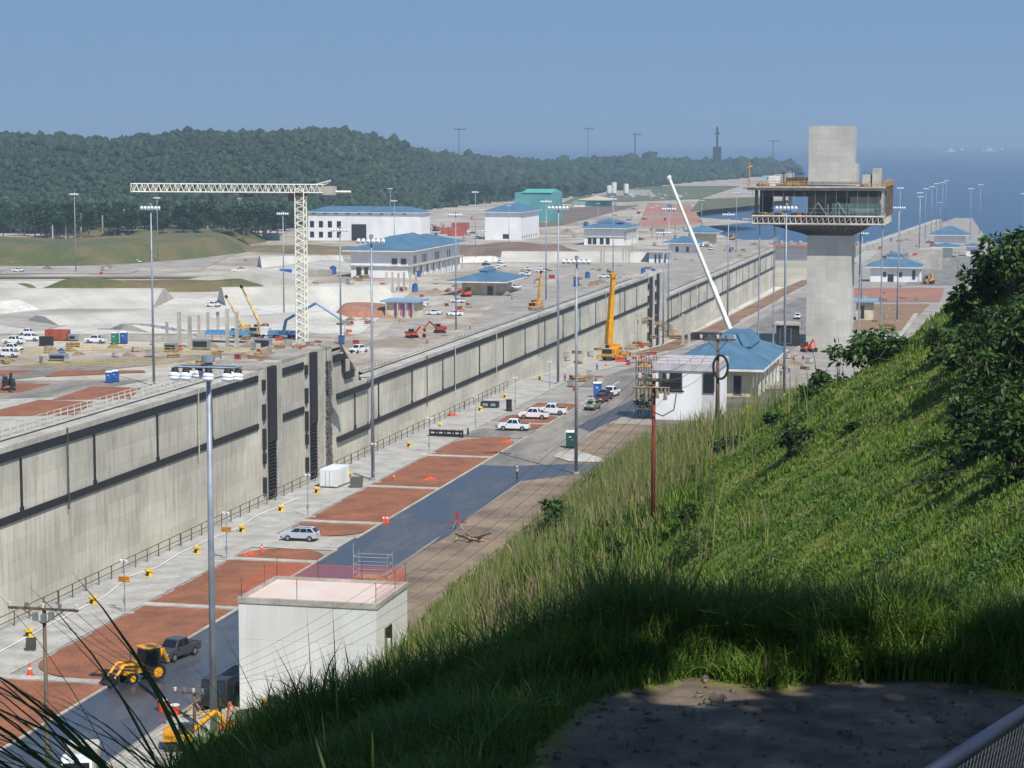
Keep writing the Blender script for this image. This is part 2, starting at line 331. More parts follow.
a = MB(); a.bx(XF, XF+.3, 449, 463, -2.6, -1.0); a.build('fender_band', BLACK, farwall)
a = MB(); a.bx(XF, XF+.3, 449, 463, -12.4, -10.9); a.build('fender_band', BLACK, farwall)
a = MB(); a.bx(XF-14, XF-.05, 446, 484, -2, .75); a.bx(XF-8, XF-.05, 434, 445.9, -2, .3); a.build('gate_block', DIRTG, farwall)
a = MB(); a.bx(XF-8, XF+.02, 484.02, 492, -12, -.9); a.bx(XF-8, XF+.02, 492.02, 498, -12, -3.6); a.bx(XF-8, XF+.02, 498.02, 505, -12, -7); a.build('stepped_end', CONC, farwall)
a = MB(); a.bx(XF+.02, XF+.7, 484.5, 492.5, -3.2, -1.6); a.bx(XF+.02, XF+.7, 491.3, 492.5, -6.4, -3.2); a.bx(XF+.02, XF+.7, 493, 499.6, -8, -6.4); a.build('step_fender', BLACK, farwall)
a = MB()
for i in range(60):
    z = -2.5-i*.55; a.bx(XF+.02, XF+.25+.25*random.random(), 478.8+random.random()*1.2, 483.5-random.random(), z-.4, z)
a.build('rough_joint', mat('rough_dark_concrete', (122, 118, 110), c2=(76, 74, 72), scale=1.2), farwall)
a = MB()
for (y0, y1, z0) in ((905, 925, -10.4), (955, 976, -12)): a.bx(XF-8, XF-.05, y0, y1, z0-6, z0+1.6)
a.build('gate_block', SLAB2, farwall)
# middle gate: tall dark pier standing proud
a = MB(); a.bx(XF-.01, XN+.01, 1421, 1424.9, -56, -29.5); struct('chamber_sill', a, CONC)
# approach beyond the third chamber: drained mud, cofferdam, flared approach wall
mb = MB(); mb.add([(-420, 1425, -29.6), (-60, 1425, -29.6), (-60, 1626, -29.6), (-420, 1626, -29.6)], [(0, 1, 2, 3)]); struct('drained_mud', mb, mat('grey_mud', (124, 118, 108), c2=(96, 92, 86), scale=.02, rough=.5))
mb = MB(); mb.bx(-420, -70, 1600, 1624, -31.4, -28.2); tag(mb.build('cofferdam', REDF), 'low reddish cofferdam across the lock approach', 'dam')
mb = MB()
for i in range(34): x = -300+i*7; mb.bx(x, x+2.2, 1626, 1628, -29, -25.6)
mb.bx(-420, -70, 1628.5, 1631, -30.5, -27.2); tag(mb.build('cofferdam_barrier', SLAB2), 'row of pale blocks along the cofferdam at the water', 'barrier')
mb = MB()
ya = [1420, 1500, 1700, 1940]; xa = [float(np.interp(Y, [1420, 1940], [XN-.6, -68])) for Y in ya]
for i in range(3):
    x0, x1, y0, y1 = xa[i], xa[i+1], ya[i], ya[i+1]; z0, z1 = zN(y0)+2.6, zN(y1)+2.6
    mb.add([(x0-6, y0, -45), (x0, y0, -45), (x1, y1, -45), (x1-6, y1, -45), (x0-6, y0, z0), (x0, y0, z0), (x1, y1, z1), (x1-6, y1, z1)],
           [(0, 3, 2, 1), (4, 5, 6, 7), (0, 1, 5, 4), (1, 2, 6, 5), (2, 3, 7, 6), (3, 0, 4, 7)])
tag(mb.build('approach_wall', SLAB2), 'long pale concrete approach wall running out into the sea', 'wall')
# ------------------------------------------------ near apron: walkway, red planting beds, kerb, road
strip('walkway', [-60, 100, 300, 430, 470, 520, 600, 690, 900, 1000, 1300, 1420], XN, -88.2, zN, SLAB, 0.02)
strip('road', [-60, 100, 300, 420], -77.6, -68, zN, ASPH, .02)
strip('road_far', [420, 430, 470, 520, 600, 690, 850], -84, -60, zN, mat('old_asphalt', (140, 136, 128), c2=(112, 108, 100), scale=.2, detail=11, stretch=(1, .3, 1)), .024)
def wetpoly(name, pts, dz, m):
    mb = MB(); c = [N(x, y) for x, y in pts]; mb.add([(p.x, p.y, zN(p.y)+dz) for p in c], [tuple(range(len(c)))]); return struct(name, mb, m)
strip('wet_road', [-60, 100, 200, 314], -77.9, -68.3, zN, WET, .03)
wetpoly('wet_junction', [(508, 466.5), (432, 545), (452, 534), (487, 497), (521, 481), (562, 476), (598, 473), (640, 466), (640, 462.5), (560, 464.5)], .036, WET)
wetpoly('damp_patch', [(577, 427), (590, 420), (622, 405), (636, 398), (645, 402), (632, 412), (604, 425), (590, 432)], .034, WET2)
beds = []
def bed(y0, y1, x0=-87.8, x1=-77.9, nm='planting_bed', k=12, rr=(0, 0, 0, 0), dz=.05):
    """rounded-corner bed of red earth"""
    pts = []
    for (cx, cy, sx, sy, r, a0) in ((x1, y0, -1, 1, rr[0], -90), (x1, y1, -1, -1, rr[1], 0), (x0, y1, 1, -1, rr[2], 90), (x0, y0, 1, 1, rr[3], 180)):
        if r <= 0: pts.append((cx, cy)); continue
        for i in range(k+1):
            a = R(a0+90*i/k); pts.append((cx+sx*r+r*math.cos(a), cy+sy*r+r*math.sin(a)))
    q = []
    for i, p in enumerate(pts):      # ragged edges where soil has spilled
        r_ = pts[(i+1) % len(pts)]; L = math.dist(p, r_); k_ = max(1, int(L/.9))
        for j in range(k_):
            u = j/k_; q.append((p[0]+(r_[0]-p[0])*u+(random.uniform(-.16, .2) if k_ > 1 and j else 0), p[1]+(r_[1]-p[1])*u+(random.uniform(-.12, .12) if k_ > 1 and j else 0)))
    pts = q; c = (sum(p[0] for p in pts)/len(pts), sum(p[1] for p in pts)/len(pts))
    mb = MB(); mb.add([(*c, zN(c[1])+dz+.05)]+[(x, y, zN(y)+dz) for x, y in pts], [(0, i+1, (i+1) % len(pts)+1) for i in range(len(pts))])
    struct(nm, mb, RED)
bed(90, 142); bed(143.4, 177.6, rr=(0, 0, 0, 0)); bed(179.2, 209.7, rr=(0, 0, 0, 7)); bed(211.2, 235.4); bed(236.9, 243.6, rr=(0, 5, 5, 0)); bed(252.5, 261.3, rr=(5, 0, 0, 6)); bed(262.8, 290.1); bed(291.7, 321.1); bed(322.7, 344, rr=(0, 7, 8, 0))
bed(355, 361.5, rr=(3, 0, 0, 4), x0=-86); bed(363, 374, rr=(0, 3, 2, 0), x0=-87); bed(379, 392, rr=(3, 0, 0, 3), x0=-86)
dv = MB()
for y in (142.7, 178.4, 210.5, 236.2, 262.1, 290.9, 321.9, 362.3): dv.bx(-88.9, -77.9, y-.62, y+.62, -.1, .13)
struct('bed_dividers', dv, SLAB2)
kb = MB()
for y0, y1 in ((-60, 244), (252, 346), (354, 430)): kb.bx(-77.85, -77.55, y0, y1, -.1, .14)
kb.bx(-67.8, -67.55, -60, 195, -.1, .13); struct('kerb', kb, SLAB2)
strip('gate_gap_slab', [243.7, 252.4], -88.2, -78, zN, SLAB, .028)
strip('parking_slab', [344.2, 354.9], -88.2, -78, zN, ASPH, .03)
# dirt verge between road and hill, island, platform slabs
strip('dirt_verge', [198, 250, 330, 366], -67.9, lambda Y: -50, zN, DIRT, .012)
wetpoly('concrete_island', [(553, 457), (560, 452), (575, 450), (590, 455), (610, 462), (600, 463), (570, 462)], .12, SLAB2)
strip('site_slab', [120, 186, 198], -68, -54, zN, SLAB, .015)
# ------------------------------------------------ far plateau in front of the basins: roads and beds
def fs(pts, dz, m, name='far_paving'): return sheet(name, pts, zF, dz, m, 24)
fs([(-30, 384), (200, 360), (250, 352), (-30, 368)], .03, ASPH, 'side_road')
strip('far_walkway', [-60, 300, 500], -164, -158, zF, SLAB, .02)
fs([(-30, 460), (175, 399), (238, 368), (-30, 400)], .0, SLAB, 'far_slab')
for q in ([(45, 377), (146, 372.5), (143, 370.5), (60, 370.5)], [(-20, 379), (28, 372.5), (36, 370.5), (-20, 370.5)], [(52, 400), (130, 399), (142, 388), (92, 386.5)], [(-30, 417), (75, 415), (96, 402), (40, 400)], [(-30, 394), (20, 392.5), (52, 384), (-30, 382.5)]):
    fs(q, .06, RED, 'planting_bed')
fs([(-30, 400), (60, 397), (150, 380), (-30, 381)], .03, ASPH, 'side_road')
# ground tones on the far side
fs([(330, 390), (560, 310), (782, 236), (500, 300)], .05, DIRTG, 'far_track')
fs([(260, 345), (470, 284), (600, 300), (360, 372)], .03, DIRTF, 'far_track')
fs([(365, 345), (520, 296), (600, 272), (400, 318)], .09, mat('dusty_road', (170, 164, 154), c2=(146, 138, 126), scale=.08, detail=9), 'far_road')
fs([(560, 288), (780, 240), (735, 240), (540, 272)], .1, MC['dusty_road'], 'far_road')
# saving basins: big sloped concrete trays
fs([(-40, 334), (360, 334), (420, 285), (-40, 280)], .04, BASIN2, 'basin_floor')
fs([(150, 331), (345, 333), (372, 302), (225, 306)], .08, BASIN, 'basin_floor_pale')
fs([(-40, 318), (60, 309), (150, 309), (40, 331)], .1, mat('basin_grey', (176, 170, 160), c2=(150, 144, 134), scale=.03, detail=10), 'basin_floor_dark')
BANKM = wallmat('bank_concrete', (190, 187, 176), (158, 153, 141), 9, 3.2, 'B', .93, .45)
def bank(name, p0, p1, hgt, run, m, zf=zF, top=6):
    """an inclined concrete face between two image points on the ground, rising away from the viewer"""
    a = G(*p0, zf); b_ = G(*p1, zf); mb = MB(); d = Vector((a.y-b_.y, b_.x-a.x, 0)).normalized()
    if d.y < 0: d = -d
    v = [(a.x, a.y, a.z), (b_.x, b_.y, b_.z), (b_.x+d.x*run, b_.y+d.y*run, b_.z+hgt), (a.x+d.x*run, a.y+d.y*run, a.z+hgt),
         (b_.x+d.x*(run+top), b_.y+d.y*(run+top), b_.z+hgt), (a.x+d.x*(run+top), a.y+d.y*(run+top), a.z+hgt),
         (b_.x+d.x*(run*2+top), b_.y+d.y*(run*2+top), b_.z-1), (a.x+d.x*(run*2+top), a.y+d.y*(run*2+top), a.z-1)]
    mb.add(v, [(0, 1, 2, 3), (3, 2, 4, 5), (5, 4, 6, 7), (0, 3, 5, 7), (1, 6, 4, 2)]); return struct(name, mb, m)
bank('basin_bank', (226, 306), (395, 303), 5.5, 12, BANKM)
bank('basin_bank', (-30, 309), (152, 309), 5.2, 24, BANKM)
bank('basin_bank', (-60, 322), (40, 309), 3, 8, BASIN)
bank('basin_bank', (150, 285), (262, 270), 5.5, 34, BANKM)
bank('basin_bank', (262, 268), (345, 267), 5.8, 10, BANKM)
bank('basin_bank', (500, 262), (662, 263), 5.6, 9, BANKM)
bank('basin_bank', (150, 333), (350, 318), 1.8, 9, BANKM)
bank('basin_bank', (60, 326), (215, 318), 2.2, 12, BANKM)
bank('basin_bank', (-40, 300), (45, 294), 3.4, 16, BANKM)
bank('basin_bank', (455, 263), (500, 262), 3, 6, BASIN)
# back road with verge, mounds
fs([(-40, 281), (420, 281), (420, 275), (-40, 275)], .1, DIRTF, 'back_road')
fs([(-60, 274), (130, 274), (255, 246), (100, 262)], .14, MC['dusty_road'], 'back_road')
GRM = mat('mound_grass', (76, 88, 44), c2=(112, 98, 64), scale=.03, detail=12, mixr=(.38, .62), bump=.15, bscale=.6)
GRD = mat('rough_grass', (96, 92, 58), c2=(126, 108, 82), scale=.07, detail=11, bump=.15, bscale=.8)
def mound(name, blobs, m, zf=zF, n_=46):
    """low earthworks: blobs = (image x, image y of the foot, half width, half depth, height)"""
    B = []
    for (px, py, rx, ry, h) in blobs:
        a = G(px, py, zf); B.append((a.x, a.y+ry, rx, ry, h))
    x0 = min(q[0]-q[2] for q in B); x1 = max(q[0]+q[2] for q in B); y0 = min(q[1]-q[3] for q in B); y1 = max(q[1]+q[3] for q in B); mb = MB()
    for j in range(n_+1):
        for i in range(n_*2+1):
            x = x0+(x1-x0)*i/(2*n_); y = y0+(y1-y0)*j/n_; z = -.6
            for (cx, cy, rx, ry, h) in B:
                d = (abs((x-cx)/rx)**3+abs((y-cy)/ry)**3)**(1/3.); t_ = min(1, max(0, (1-d)/.42)); z = max(z, -.6+(h+.6)*t_*t_*(3-2*t_))
            mb.v.append((x, y, zf(y)+z+(.5*math.sin(x*.09+y*.05)+.4*math.sin(x*.21-y*.13))*min(1, max(0, z)/4)))
    w_ = 2*n_+1; mb.f = [(j*w_+i, j*w_+i+1, (j+1)*w_+i+1, (j+1)*w_+i) for j in range(n_) for i in range(2*n_)]; mb.m = [0]*len(mb.f)
    return struct(name, mb, m, smooth=True)
mound('grass_mound', [(-30, 266, 90, 100, 9), (35, 266, 55, 100, 10), (85, 263, 50, 110, 10), (120, 258, 34, 90, 7)], GRM)
mound('grass_mound', [(110, 246, 60, 80, 9), (155, 246, 50, 70, 8), (192, 246, 30, 50, 4)], GRM)
fs([(-40, 279), (300, 279), (300, 277.5), (-40, 277.5)], .5, mat('dark_road_kerb', (120, 112, 100), var=.1, scale=.2), 'back_kerb')  # dark retaining kerb along the edge of the back road
mound('verge_mound', [(120, 291.5, 42, 12, 3.4), (170, 291, 40, 12, 3.4), (205, 290, 26, 10, 2)], GRM)
mound('verge_mound', [(-10, 293, 18, 9, 3)], GRM)
mound('dirt_mound', [(290, 253, 60, 26, 3), (340, 255, 50, 26, 3)], GRD)
mound('dirt_mound', [(487, 257, 55, 44, 5), (515, 255, 30, 36, 5)], mat('brown_mound', (128, 108, 92), c2=(104, 88, 72), scale=.05, detail=10))
mound('dirt_mound', [(362, 318, 14, 12, 3.6)], MC['red_clay'])
fs([(445, 235), (560, 238), (760, 222), (600, 210)], .1, DIRTF, 'clearing')
fs([(500, 230), (560, 226), (640, 205), (560, 208)], .16, MC['brown_mound'], 'clearing')
fs([(636, 228), (704, 224), (690, 204), (648, 203)], .2, mat('red_bank', (172, 108, 88), c2=(150, 136, 116), scale=.02, detail=10, mixr=(.44, .54)), 'clearing')
fs([(690, 212), (760, 205), (760, 197), (700, 199)], .25, GRM, 'clearing_grass')
fs([(560, 204), (700, 199), (740, 186), (600, 186)], .3, mat('pale_scrub', (104, 106, 66), c2=(84, 92, 54), scale=.01, detail=8), 'clearing_grass')
fs([(585, 196), (655, 196), (650, 190), (600, 190)], .5, MC['dusty_road'], 'clearing')
fs([(618, 187), (662, 187), (655, 181), (626, 181)], .5, bpy.data.materials['sea_water'], 'lagoon')
# near side beyond the tower
sn = lambda q, dz, m, nm: sheet(nm, q, zN, dz, m, 8)
sn([(846, 302), (940, 302), (945, 288), (852, 288)], .06, MC['red_clay'], 'earth_patch')
sn([(852, 330), (905, 330), (930, 304), (860, 304)], .05, mat('tan_earth', (150, 118, 84), c2=(128, 104, 80), scale=.1, detail=9), 'earth_patch')
sn([(790, 395), (862, 340), (905, 335), (860, 395)], .04, DIRTG, 'site_yard')
sn([(905, 285), (1000, 285), (1000, 255), (930, 258)], .06, MC['old_asphalt'], 'yard')
sn([(640, 345), (790, 300), (790, 280), (610, 345)], .06, DIRTF, 'apron_earth')
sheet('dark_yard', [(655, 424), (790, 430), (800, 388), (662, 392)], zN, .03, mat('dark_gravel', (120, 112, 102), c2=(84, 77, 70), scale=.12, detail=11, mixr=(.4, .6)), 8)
bk = MB()
for i in range(24):      # brown earth bank falling from the apron to the chamber edge
    Y0, Y1 = 540+i*30, 570+i*30; j0, j1 = (random.uniform(-.8, .8) for _ in range(2)); bk.add([(XN+.4, Y0, zN(Y0)+.03), (XN+7+j0, Y0, zN(Y0)+.05), (XN+7+j0, Y1, zN(Y1)+.05), (XN+.4, Y1, zN(Y1)+.03)], [(0, 1, 2, 3)])
struct('earth_edge', bk, mat('edge_earth', (150, 118, 86), c2=(118, 92, 70), scale=.1, detail=10))
rw = MB(); a = N(884, 352); b_ = N(914, 316)
for i in range(8):
    p = a.lerp(b_, i/8); q = a.lerp(b_, (i+1)/8); rw.add([(p.x, p.y, zN(p.y)-.2), (p.x+1.4, p.y, zN(p.y)-.2), (q.x+1.4, q.y, zN(q.y)-.2), (q.x, q.y, zN(q.y)-.2), (p.x, p.y, zN(p.y)+1), (p.x+1.4, p.y, zN(p.y)+1), (q.x+1.4, q.y, zN(q.y)+1), (q.x, q.y, zN(q.y)+1)],
           [(0, 3, 2, 1), (4, 5, 6, 7), (0, 1, 5, 4), (1, 2, 6, 5), (2, 3, 7, 6), (3, 0, 4, 7)])
tag(rw.build('drain_wall', SLAB2), 'low pale concrete drain wall at the foot of the grassy hill', 'wall')
# ------------------------------------------------ the grassy hill the viewer stands on
def nz(x, y, s, seed=0):
    x = np.asarray(x)*s+seed*17.3; y = np.asarray(y)*s-seed*9.1
    return (np.sin(x*1.3+1.7*np.sin(y*.9))+np.sin(y*1.7+1.3*np.sin(x*1.1+2))+.5*np.sin(x*3.1+y*2.3)+.5*np.sin(y*4.3-x*2.9))/3
CX = [-80, -57, -40, -21, -11.4, -8, -4.6, 0, 10, 200]; CY = [430, 326, 250, 180, 148, 143, 150, 141, 147, 170]
def hill(X, Y):
    X = np.asarray(X, float); Y = np.asarray(Y, float)
    c = np.interp(Y, [0, 45, 60, 80, 100, 125, 139, 180, 260, 400], [38, 37.3, 35.6, 35.2, 35.4, 37.6, 40.4, 39.8, 40.6, 41])
    zp = c+.7*np.minimum(X, 8)+.25*np.maximum(X-8, 0)+.5*nz(X, Y, .12)+.25*nz(X, Y, .33, 2)
    cy = np.interp(X, CX, CY); zp = zp-.42*np.maximum(Y-cy, 0)
    zb = 39.4+.12*nz(X, Y, .8, 1)+.38*np.minimum(X+7, 0)-1.2*np.maximum(-14.5-X, 0)
    zb = np.maximum(zb, 46.3-.3*np.maximum(Y-1, 0)+.3*np.minimum(X+7, 0))-.8*np.maximum(Y-37.5, 0)
    return np.maximum(np.maximum(zp*np.clip((Y-20)/20, 0, 1)+zb*(1-np.clip((Y-20)/20, 0, 1)), zb), -26)
hx = np.concatenate([np.arange(-82, -24, 1.0), np.arange(-24, 14, .5), np.arange(14, 60, 2), np.arange(60, 400, 20)])
hy = np.concatenate([np.arange(-40, 0, 2.0), np.arange(0, 60, .5), np.arange(60, 180, 1.0), np.arange(180, 480, 3.0)])
HX, HY = np.meshgrid(hx, hy); HZ = hill(HX, HY)
V = np.stack([HX.ravel(), HY.ravel(), HZ.ravel()], 1); nx = len(hx); ii, jj = np.meshgrid(np.arange(nx-1), np.arange(len(hy)-1)); q = (jj*nx+ii).ravel()
zn = np.interp(V[:, 1], [0, 480, 560, 645, 850], [0, 0, -3, -5, -10]); Fq = np.stack([q, q+1, q+1+nx, q+nx], 1)
keep = ((V[Fq, 2]-zn[Fq]) > -.6).any(1); Fq = Fq[keep]
m = bpy.data.materials.new('hill_soil'); m.use_nodes = True; n = m.node_tree.nodes; l = m.node_tree.links; b = n['Principled BSDF']; b.inputs['Roughness'].default_value = .95
g = n.new('ShaderNodeNewGeometry')
def ramp(fac, st):
    r = n.new('ShaderNodeValToRGB'); r.color_ramp.elements[0].position = st[0][0]; r.color_ramp.elements[0].color = (*srgb(st[0][1]), 1); r.color_ramp.elements[1].position = st[-1][0]; r.color_ramp.elements[1].color = (*srgb(st[-1][1]), 1)
    for p_, c_ in st[1:-1]: e = r.color_ramp.elements.new(p_); e.color = (*srgb(c_), 1)
    l.new(fac, r.inputs[0]); return r.outputs[0]
def noise(s, d=8):
    t = n.new('ShaderNodeTexNoise'); t.inputs['Scale'].default_value = s; t.inputs['Detail'].default_value = d; l.new(g.outputs['Position'], t.inputs[0]); return t.outputs[0]
gr = ramp(noise(.5, 10), [(.35, (82, 90, 32)), (.55, (108, 116, 40)), (.7, (132, 124, 62))])
dt = ramp(noise(1.2, 12), [(.3, (66, 54, 44)), (.46, (96, 82, 68)), (.6, (112, 98, 84)), (.75, (150, 136, 120))])
a = n.new('ShaderNodeAttribute'); a.attribute_name = 'tint'; mx = n.new('ShaderNodeMix'); mx.data_type = 'RGBA'; l.new(a.outputs['Fac'], mx.inputs[0]); l.new(gr, mx.inputs[6]); l.new(dt, mx.inputs[7]); l.new(mx.outputs[2], b.inputs['Base Color'])
bp = n.new('ShaderNodeBump'); bp.inputs['Distance'].default_value = .12; l.new(noise(3, 10), bp.inputs['Height']); l.new(bp.outputs[0], b.inputs['Normal'])
def bare(X, Y):
    """bare trodden terrace in front of the fence"""
    e = -6.2+.5*nz(Y, X, .5, 3)+np.maximum(0, Y-32.5)*.55
    return (X > e) & (Y < 34.6+.35*nz(X, Y, 1.1, 5)) & (Y > 24)
tint = bare(V[:, 0], V[:, 1]).astype(float)
ho = npmesh('hill', V, Fq, m, tint, smooth=True); ho['kind'] = 'structure'
# ================================================================ VEGETATION
def leafmat(name, ramp_, rough=.55, trans=.25):
    """foliage: colour from the leaf's own tint, varied over the ground"""
    m = bpy.data.materials.new(name); m.use_nodes = True; n = m.node_tree.nodes; l = m.node_tree.links; b = n['Principled BSDF']; b.inputs['Roughness'].default_value = rough; b.inputs['Specular IOR Level'].default_value = .25
    a = n.new('ShaderNodeAttribute'); a.attribute_name = 'tint'; r = n.new('ShaderNodeValToRGB'); e = r.color_ramp.elements
    e[0].position, e[0].color = ramp_[0][0], (*ramp_[0][1], 1); e[1].position, e[1].color = ramp_[-1][0], (*ramp_[-1][1], 1)
    for p_, c_ in ramp_[1:-1]: x = e.new(p_); x.color = (*c_, 1)
    l.new(a.outputs['Fac'], r.inputs[0]); l.new(r.outputs[0], b.inputs['Base Color'])
    if trans:
        tr = n.new('ShaderNodeBsdfTranslucent'); l.new(r.outputs[0], tr.inputs[0]); ms = n.new('ShaderNodeMixShader'); ms.inputs[0].default_value = trans
        l.new(b.outputs[0], ms.inputs[1]); l.new(tr.outputs[0], ms.inputs[2]); l.new(ms.outputs[0], n['Material Output'].inputs['Surface'])
    return m
GRASS = leafmat('grass_blades', [(0, (.022, .05, .012)), (.3, (.05, .105, .016)), (.5, (.09, .175, .02)), (.66, (.15, .215, .03)), (.8, (.23, .20, .09)), (1, (.33, .27, .17))])
def blades(pos, hgt, wid, tint, bend=.45, rs=rng, seg=3, az=None, lean0=None):
    """one curved tapering blade per entry"""
    k = len(pos); az = rs.uniform(0, 2*np.pi, k) if az is None else az; d = np.stack([np.cos(az), np.sin(az), 0*az], 1); s_ = np.stack([-np.sin(az), np.cos(az), 0*az], 1)
    tw = rs.uniform(-1, 1, k)[:, None]; s_ = s_*np.cos(tw)+d*np.sin(tw)
    b = (rs.uniform(.15, 1, k)*bend)[:, None] if lean0 is None else lean0[:, None]; V = np.zeros((k, 2*seg+1, 3))
    for i in range(seg+1):
        t = i/seg; c = pos+d*(hgt[:, None]*b*t**1.8*1.1)+np.array([0, 0, 1])*(hgt[:, None]*(t-b*.55*t**2.4)); wv = wid[:, None]*(1-t**1.5)*.5*(.75+.5*t)
        if i < seg: V[:, 2*i] = c-s_*wv; V[:, 2*i+1] = c+s_*wv
        else: V[:, 2*seg] = c
    base = (np.arange(k)*(2*seg+1))[:, None]; Fs = []
    for i in range(seg-1): Fs.append(base+np.array([2*i, 2*i+1, 2*i+3]))  ; Fs.append(base+np.array([2*i, 2*i+3, 2*i+2]))
    Fs.append(base+np.array([2*seg-2, 2*seg-1, 2*seg])); Fc = np.concatenate(Fs)
    tt = np.repeat(tint, 2*seg+1)
    return V.reshape(-1, 3), Fc, tt
# cast many sight lines on to the hill so that near ground gets fine grass and far ground coarse tufts
def cast(k, x0, x1, y0, y1, y_near=8, steps=220):
    px = rng.uniform(x0, x1, k); py = rng.uniform(y0, y1, k)
    d = (_M @ np.stack([px-512, -(py-384), np.full(k, -F)])).T; d = d/d[:, 1:2]
    ys = np.geomspace(y_near, 420, steps); hit = np.full(k, np.nan); jit = rng.uniform(1, (420/y_near)**(1/(steps-1)), k)
    for y_ in ys:
        y = y_*jit; z = CH+d[:, 2]*y; X = d[:, 0]*y; h = hill(X, y); ok = np.isnan(hit) & (z <= h); hit[ok] = y[ok]*.995
    g_ = ~np.isnan(hit); X = d[g_, 0]*hit[g_]; Yh = hit[g_]; Z = hill(X, Yh); zg = np.interp(Yh, [0, 480, 850], [0, 0, -10]); o_ = Z > zg-.2
    return X[o_], Yh[o_]
def patch(X, Y, s, seed): return nz(X, Y, s, seed)
def tufts(X, Y, n_b, hfun, wfun, tfun, spread, bend=.45):
    k = len(X); X = np.repeat(X, n_b)+rng.normal(0, 1, k*n_b)*np.repeat(spread, n_b); Y = np.repeat(Y, n_b)+rng.normal(0, 1, k*n_b)*np.repeat(spread, n_b)
    keep = ~bare(X, Y); X, Y = X[keep], Y[keep]; base = np.repeat(np.arange(k), n_b)[keep]
    Z = hill(X, Y)-.05; h = hfun(X, Y)*rng.uniform(.55, 1.15, len(X)); return blades(np.stack([X, Y, Z], 1), h, wfun(X, Y), np.clip(tfun(X, Y)+rng.normal(0, .07, len(X)), 0, 1), bend)
def zone(X, Y):
    """0 short lawn-like slope, 1 tall reeds: tall along the foot, low in the lit hollow"""
    a = np.clip((-X-.055*Y-9)/10, 0, 1)           # towards the foot of the slope
    b = np.clip((46-Y)/6, 0, 1); c = np.clip((Y-150)/40, 0, 1)
    return np.clip(np.maximum(np.maximum(a, b), c)+.25*nz(X, Y, .22, 4)-.12, 0, 1)
def hf(X, Y):
    z = zone(X, Y); lowl = np.where(Y < 48, np.interp(X, [-16, -9, -4], [.9, 1.15, 1.25]), 2.3); cl = np.clip(.5+1.2*nz(X, Y, .62, 7)+.7*nz(X, Y, 1.9, 8), 0, 1.6); return (.24+.2*cl)*(1-z)+lowl*(.45+.62*cl)*z
def wf(X, Y): return np.clip(Y*.00075, .022, .16)*rng.uniform(.7, 1.3, len(X))*(1+.4*(Y > 60))
def tf(X, Y):
    z = zone(X, Y); n1 = nz(X, Y, .16, 9); n2 = nz(X, Y, .55, 12); far = np.clip((Y-60)/60, 0, 1)
    lawn = .55+.10*n1+.07*n2+.06*nz(X, Y, 1.7, 21); reed = .36+.36*far+.24*n2+.18*n1+.12*nz(X, Y, 1.3, 31); belt = .34+.12*n2
    t = lawn*(1-z)+reed*z; t = t-.22*np.clip(nz(X, Y, .35, 41)-.45, 0, 1)*z+.16*np.clip(nz(X, Y, .28, 52)-.5, 0, 1); return np.where(Y < 47, belt*.9+.1*t, t)
parts_ = []
X, Y = cast(34000, -60, 1090, 225, 700)
s_ = Y > 44; parts_.append(tufts(X[s_], Y[s_], 9, hf, wf, tf, np.clip(Y[s_]*.0028, .05, .8)))
# uniform cover so that the hidden flanks are grassed as well
X = rng.uniform(-66, 30, 12000); Y = rng.uniform(40, 400, 12000); o_ = hill(X, Y) > np.interp(Y, [0, 480, 850], [0, 0, -10])-.1; X, Y = X[o_], Y[o_]
parts_.append(tufts(X, Y, 6, hf, wf, tf, np.full(len(X), .6)))
V = np.concatenate([p[0] for p in parts_]); off = np.cumsum([0]+[len(p[0]) for p in parts_]); Fc = np.concatenate([p[1]+o for p, o in zip(parts_, off)]); T = np.concatenate([p[2] for p in parts_])
o = npmesh('hillside_grass', V, Fc, GRASS, T); tag(o, 'sunlit green and straw grass covering the steep hillside', 'grass', kind='stuff')
# dense tall belt along the brow
k = 17000; X = rng.uniform(-17, 6, k); Y = 34.2+rng.gamma(2.0, 1.9, k); Y = np.where(X < -7, 27+rng.uniform(0, 17, k), Y); ok = (Y < 46) & ~bare(X, Y) & (X > -.46*Y-2)
X, Y = X[ok], Y[ok]
p = tufts(X, Y, 8, lambda X, Y: (1.0+.35*nz(X, Y, .9, 3)+.2*nz(X, Y, 2.3, 4))*np.interp(X, [-16, -9, -4], [.95, 1.2, 1.3])*np.where(Y < 35.5, .6, 1.05)*np.where(rng.random(len(X)) < .1, 1.3, 1), lambda X, Y: rng.uniform(.02, .05, len(X)), lambda X, Y: .47+.1*nz(X, Y, .7, 3)+.08*nz(X, Y, 2, 5)+.42*(rng.random(len(X)) < .05), np.full(len(X), .16), .85)
tag(npmesh('brow_grass', p[0], p[1], GRASS, p[2]), 'tall dark green grass belt along the brow of the hill', 'grass', kind='stuff')
k = 3600; X = rng.uniform(-13, -4.6, k); Y = rng.uniform(25, 35.5, k); ok = ~bare(X, Y); X, Y = X[ok], Y[ok]
p = tufts(X, Y, 7, lambda X, Y: .55+.3*nz(X, Y, .9, 3)+.2*rng.random(len(X)), lambda X, Y: rng.uniform(.015, .035, len(X)), lambda X, Y: .45+.1*nz(X, Y, .7, 3), np.full(len(X), .14), .8)
tag(npmesh('terrace_edge_grass', p[0], p[1], GRASS, p[2]), 'medium long grass at the left edge of the bare terrace', 'grass', kind='stuff')
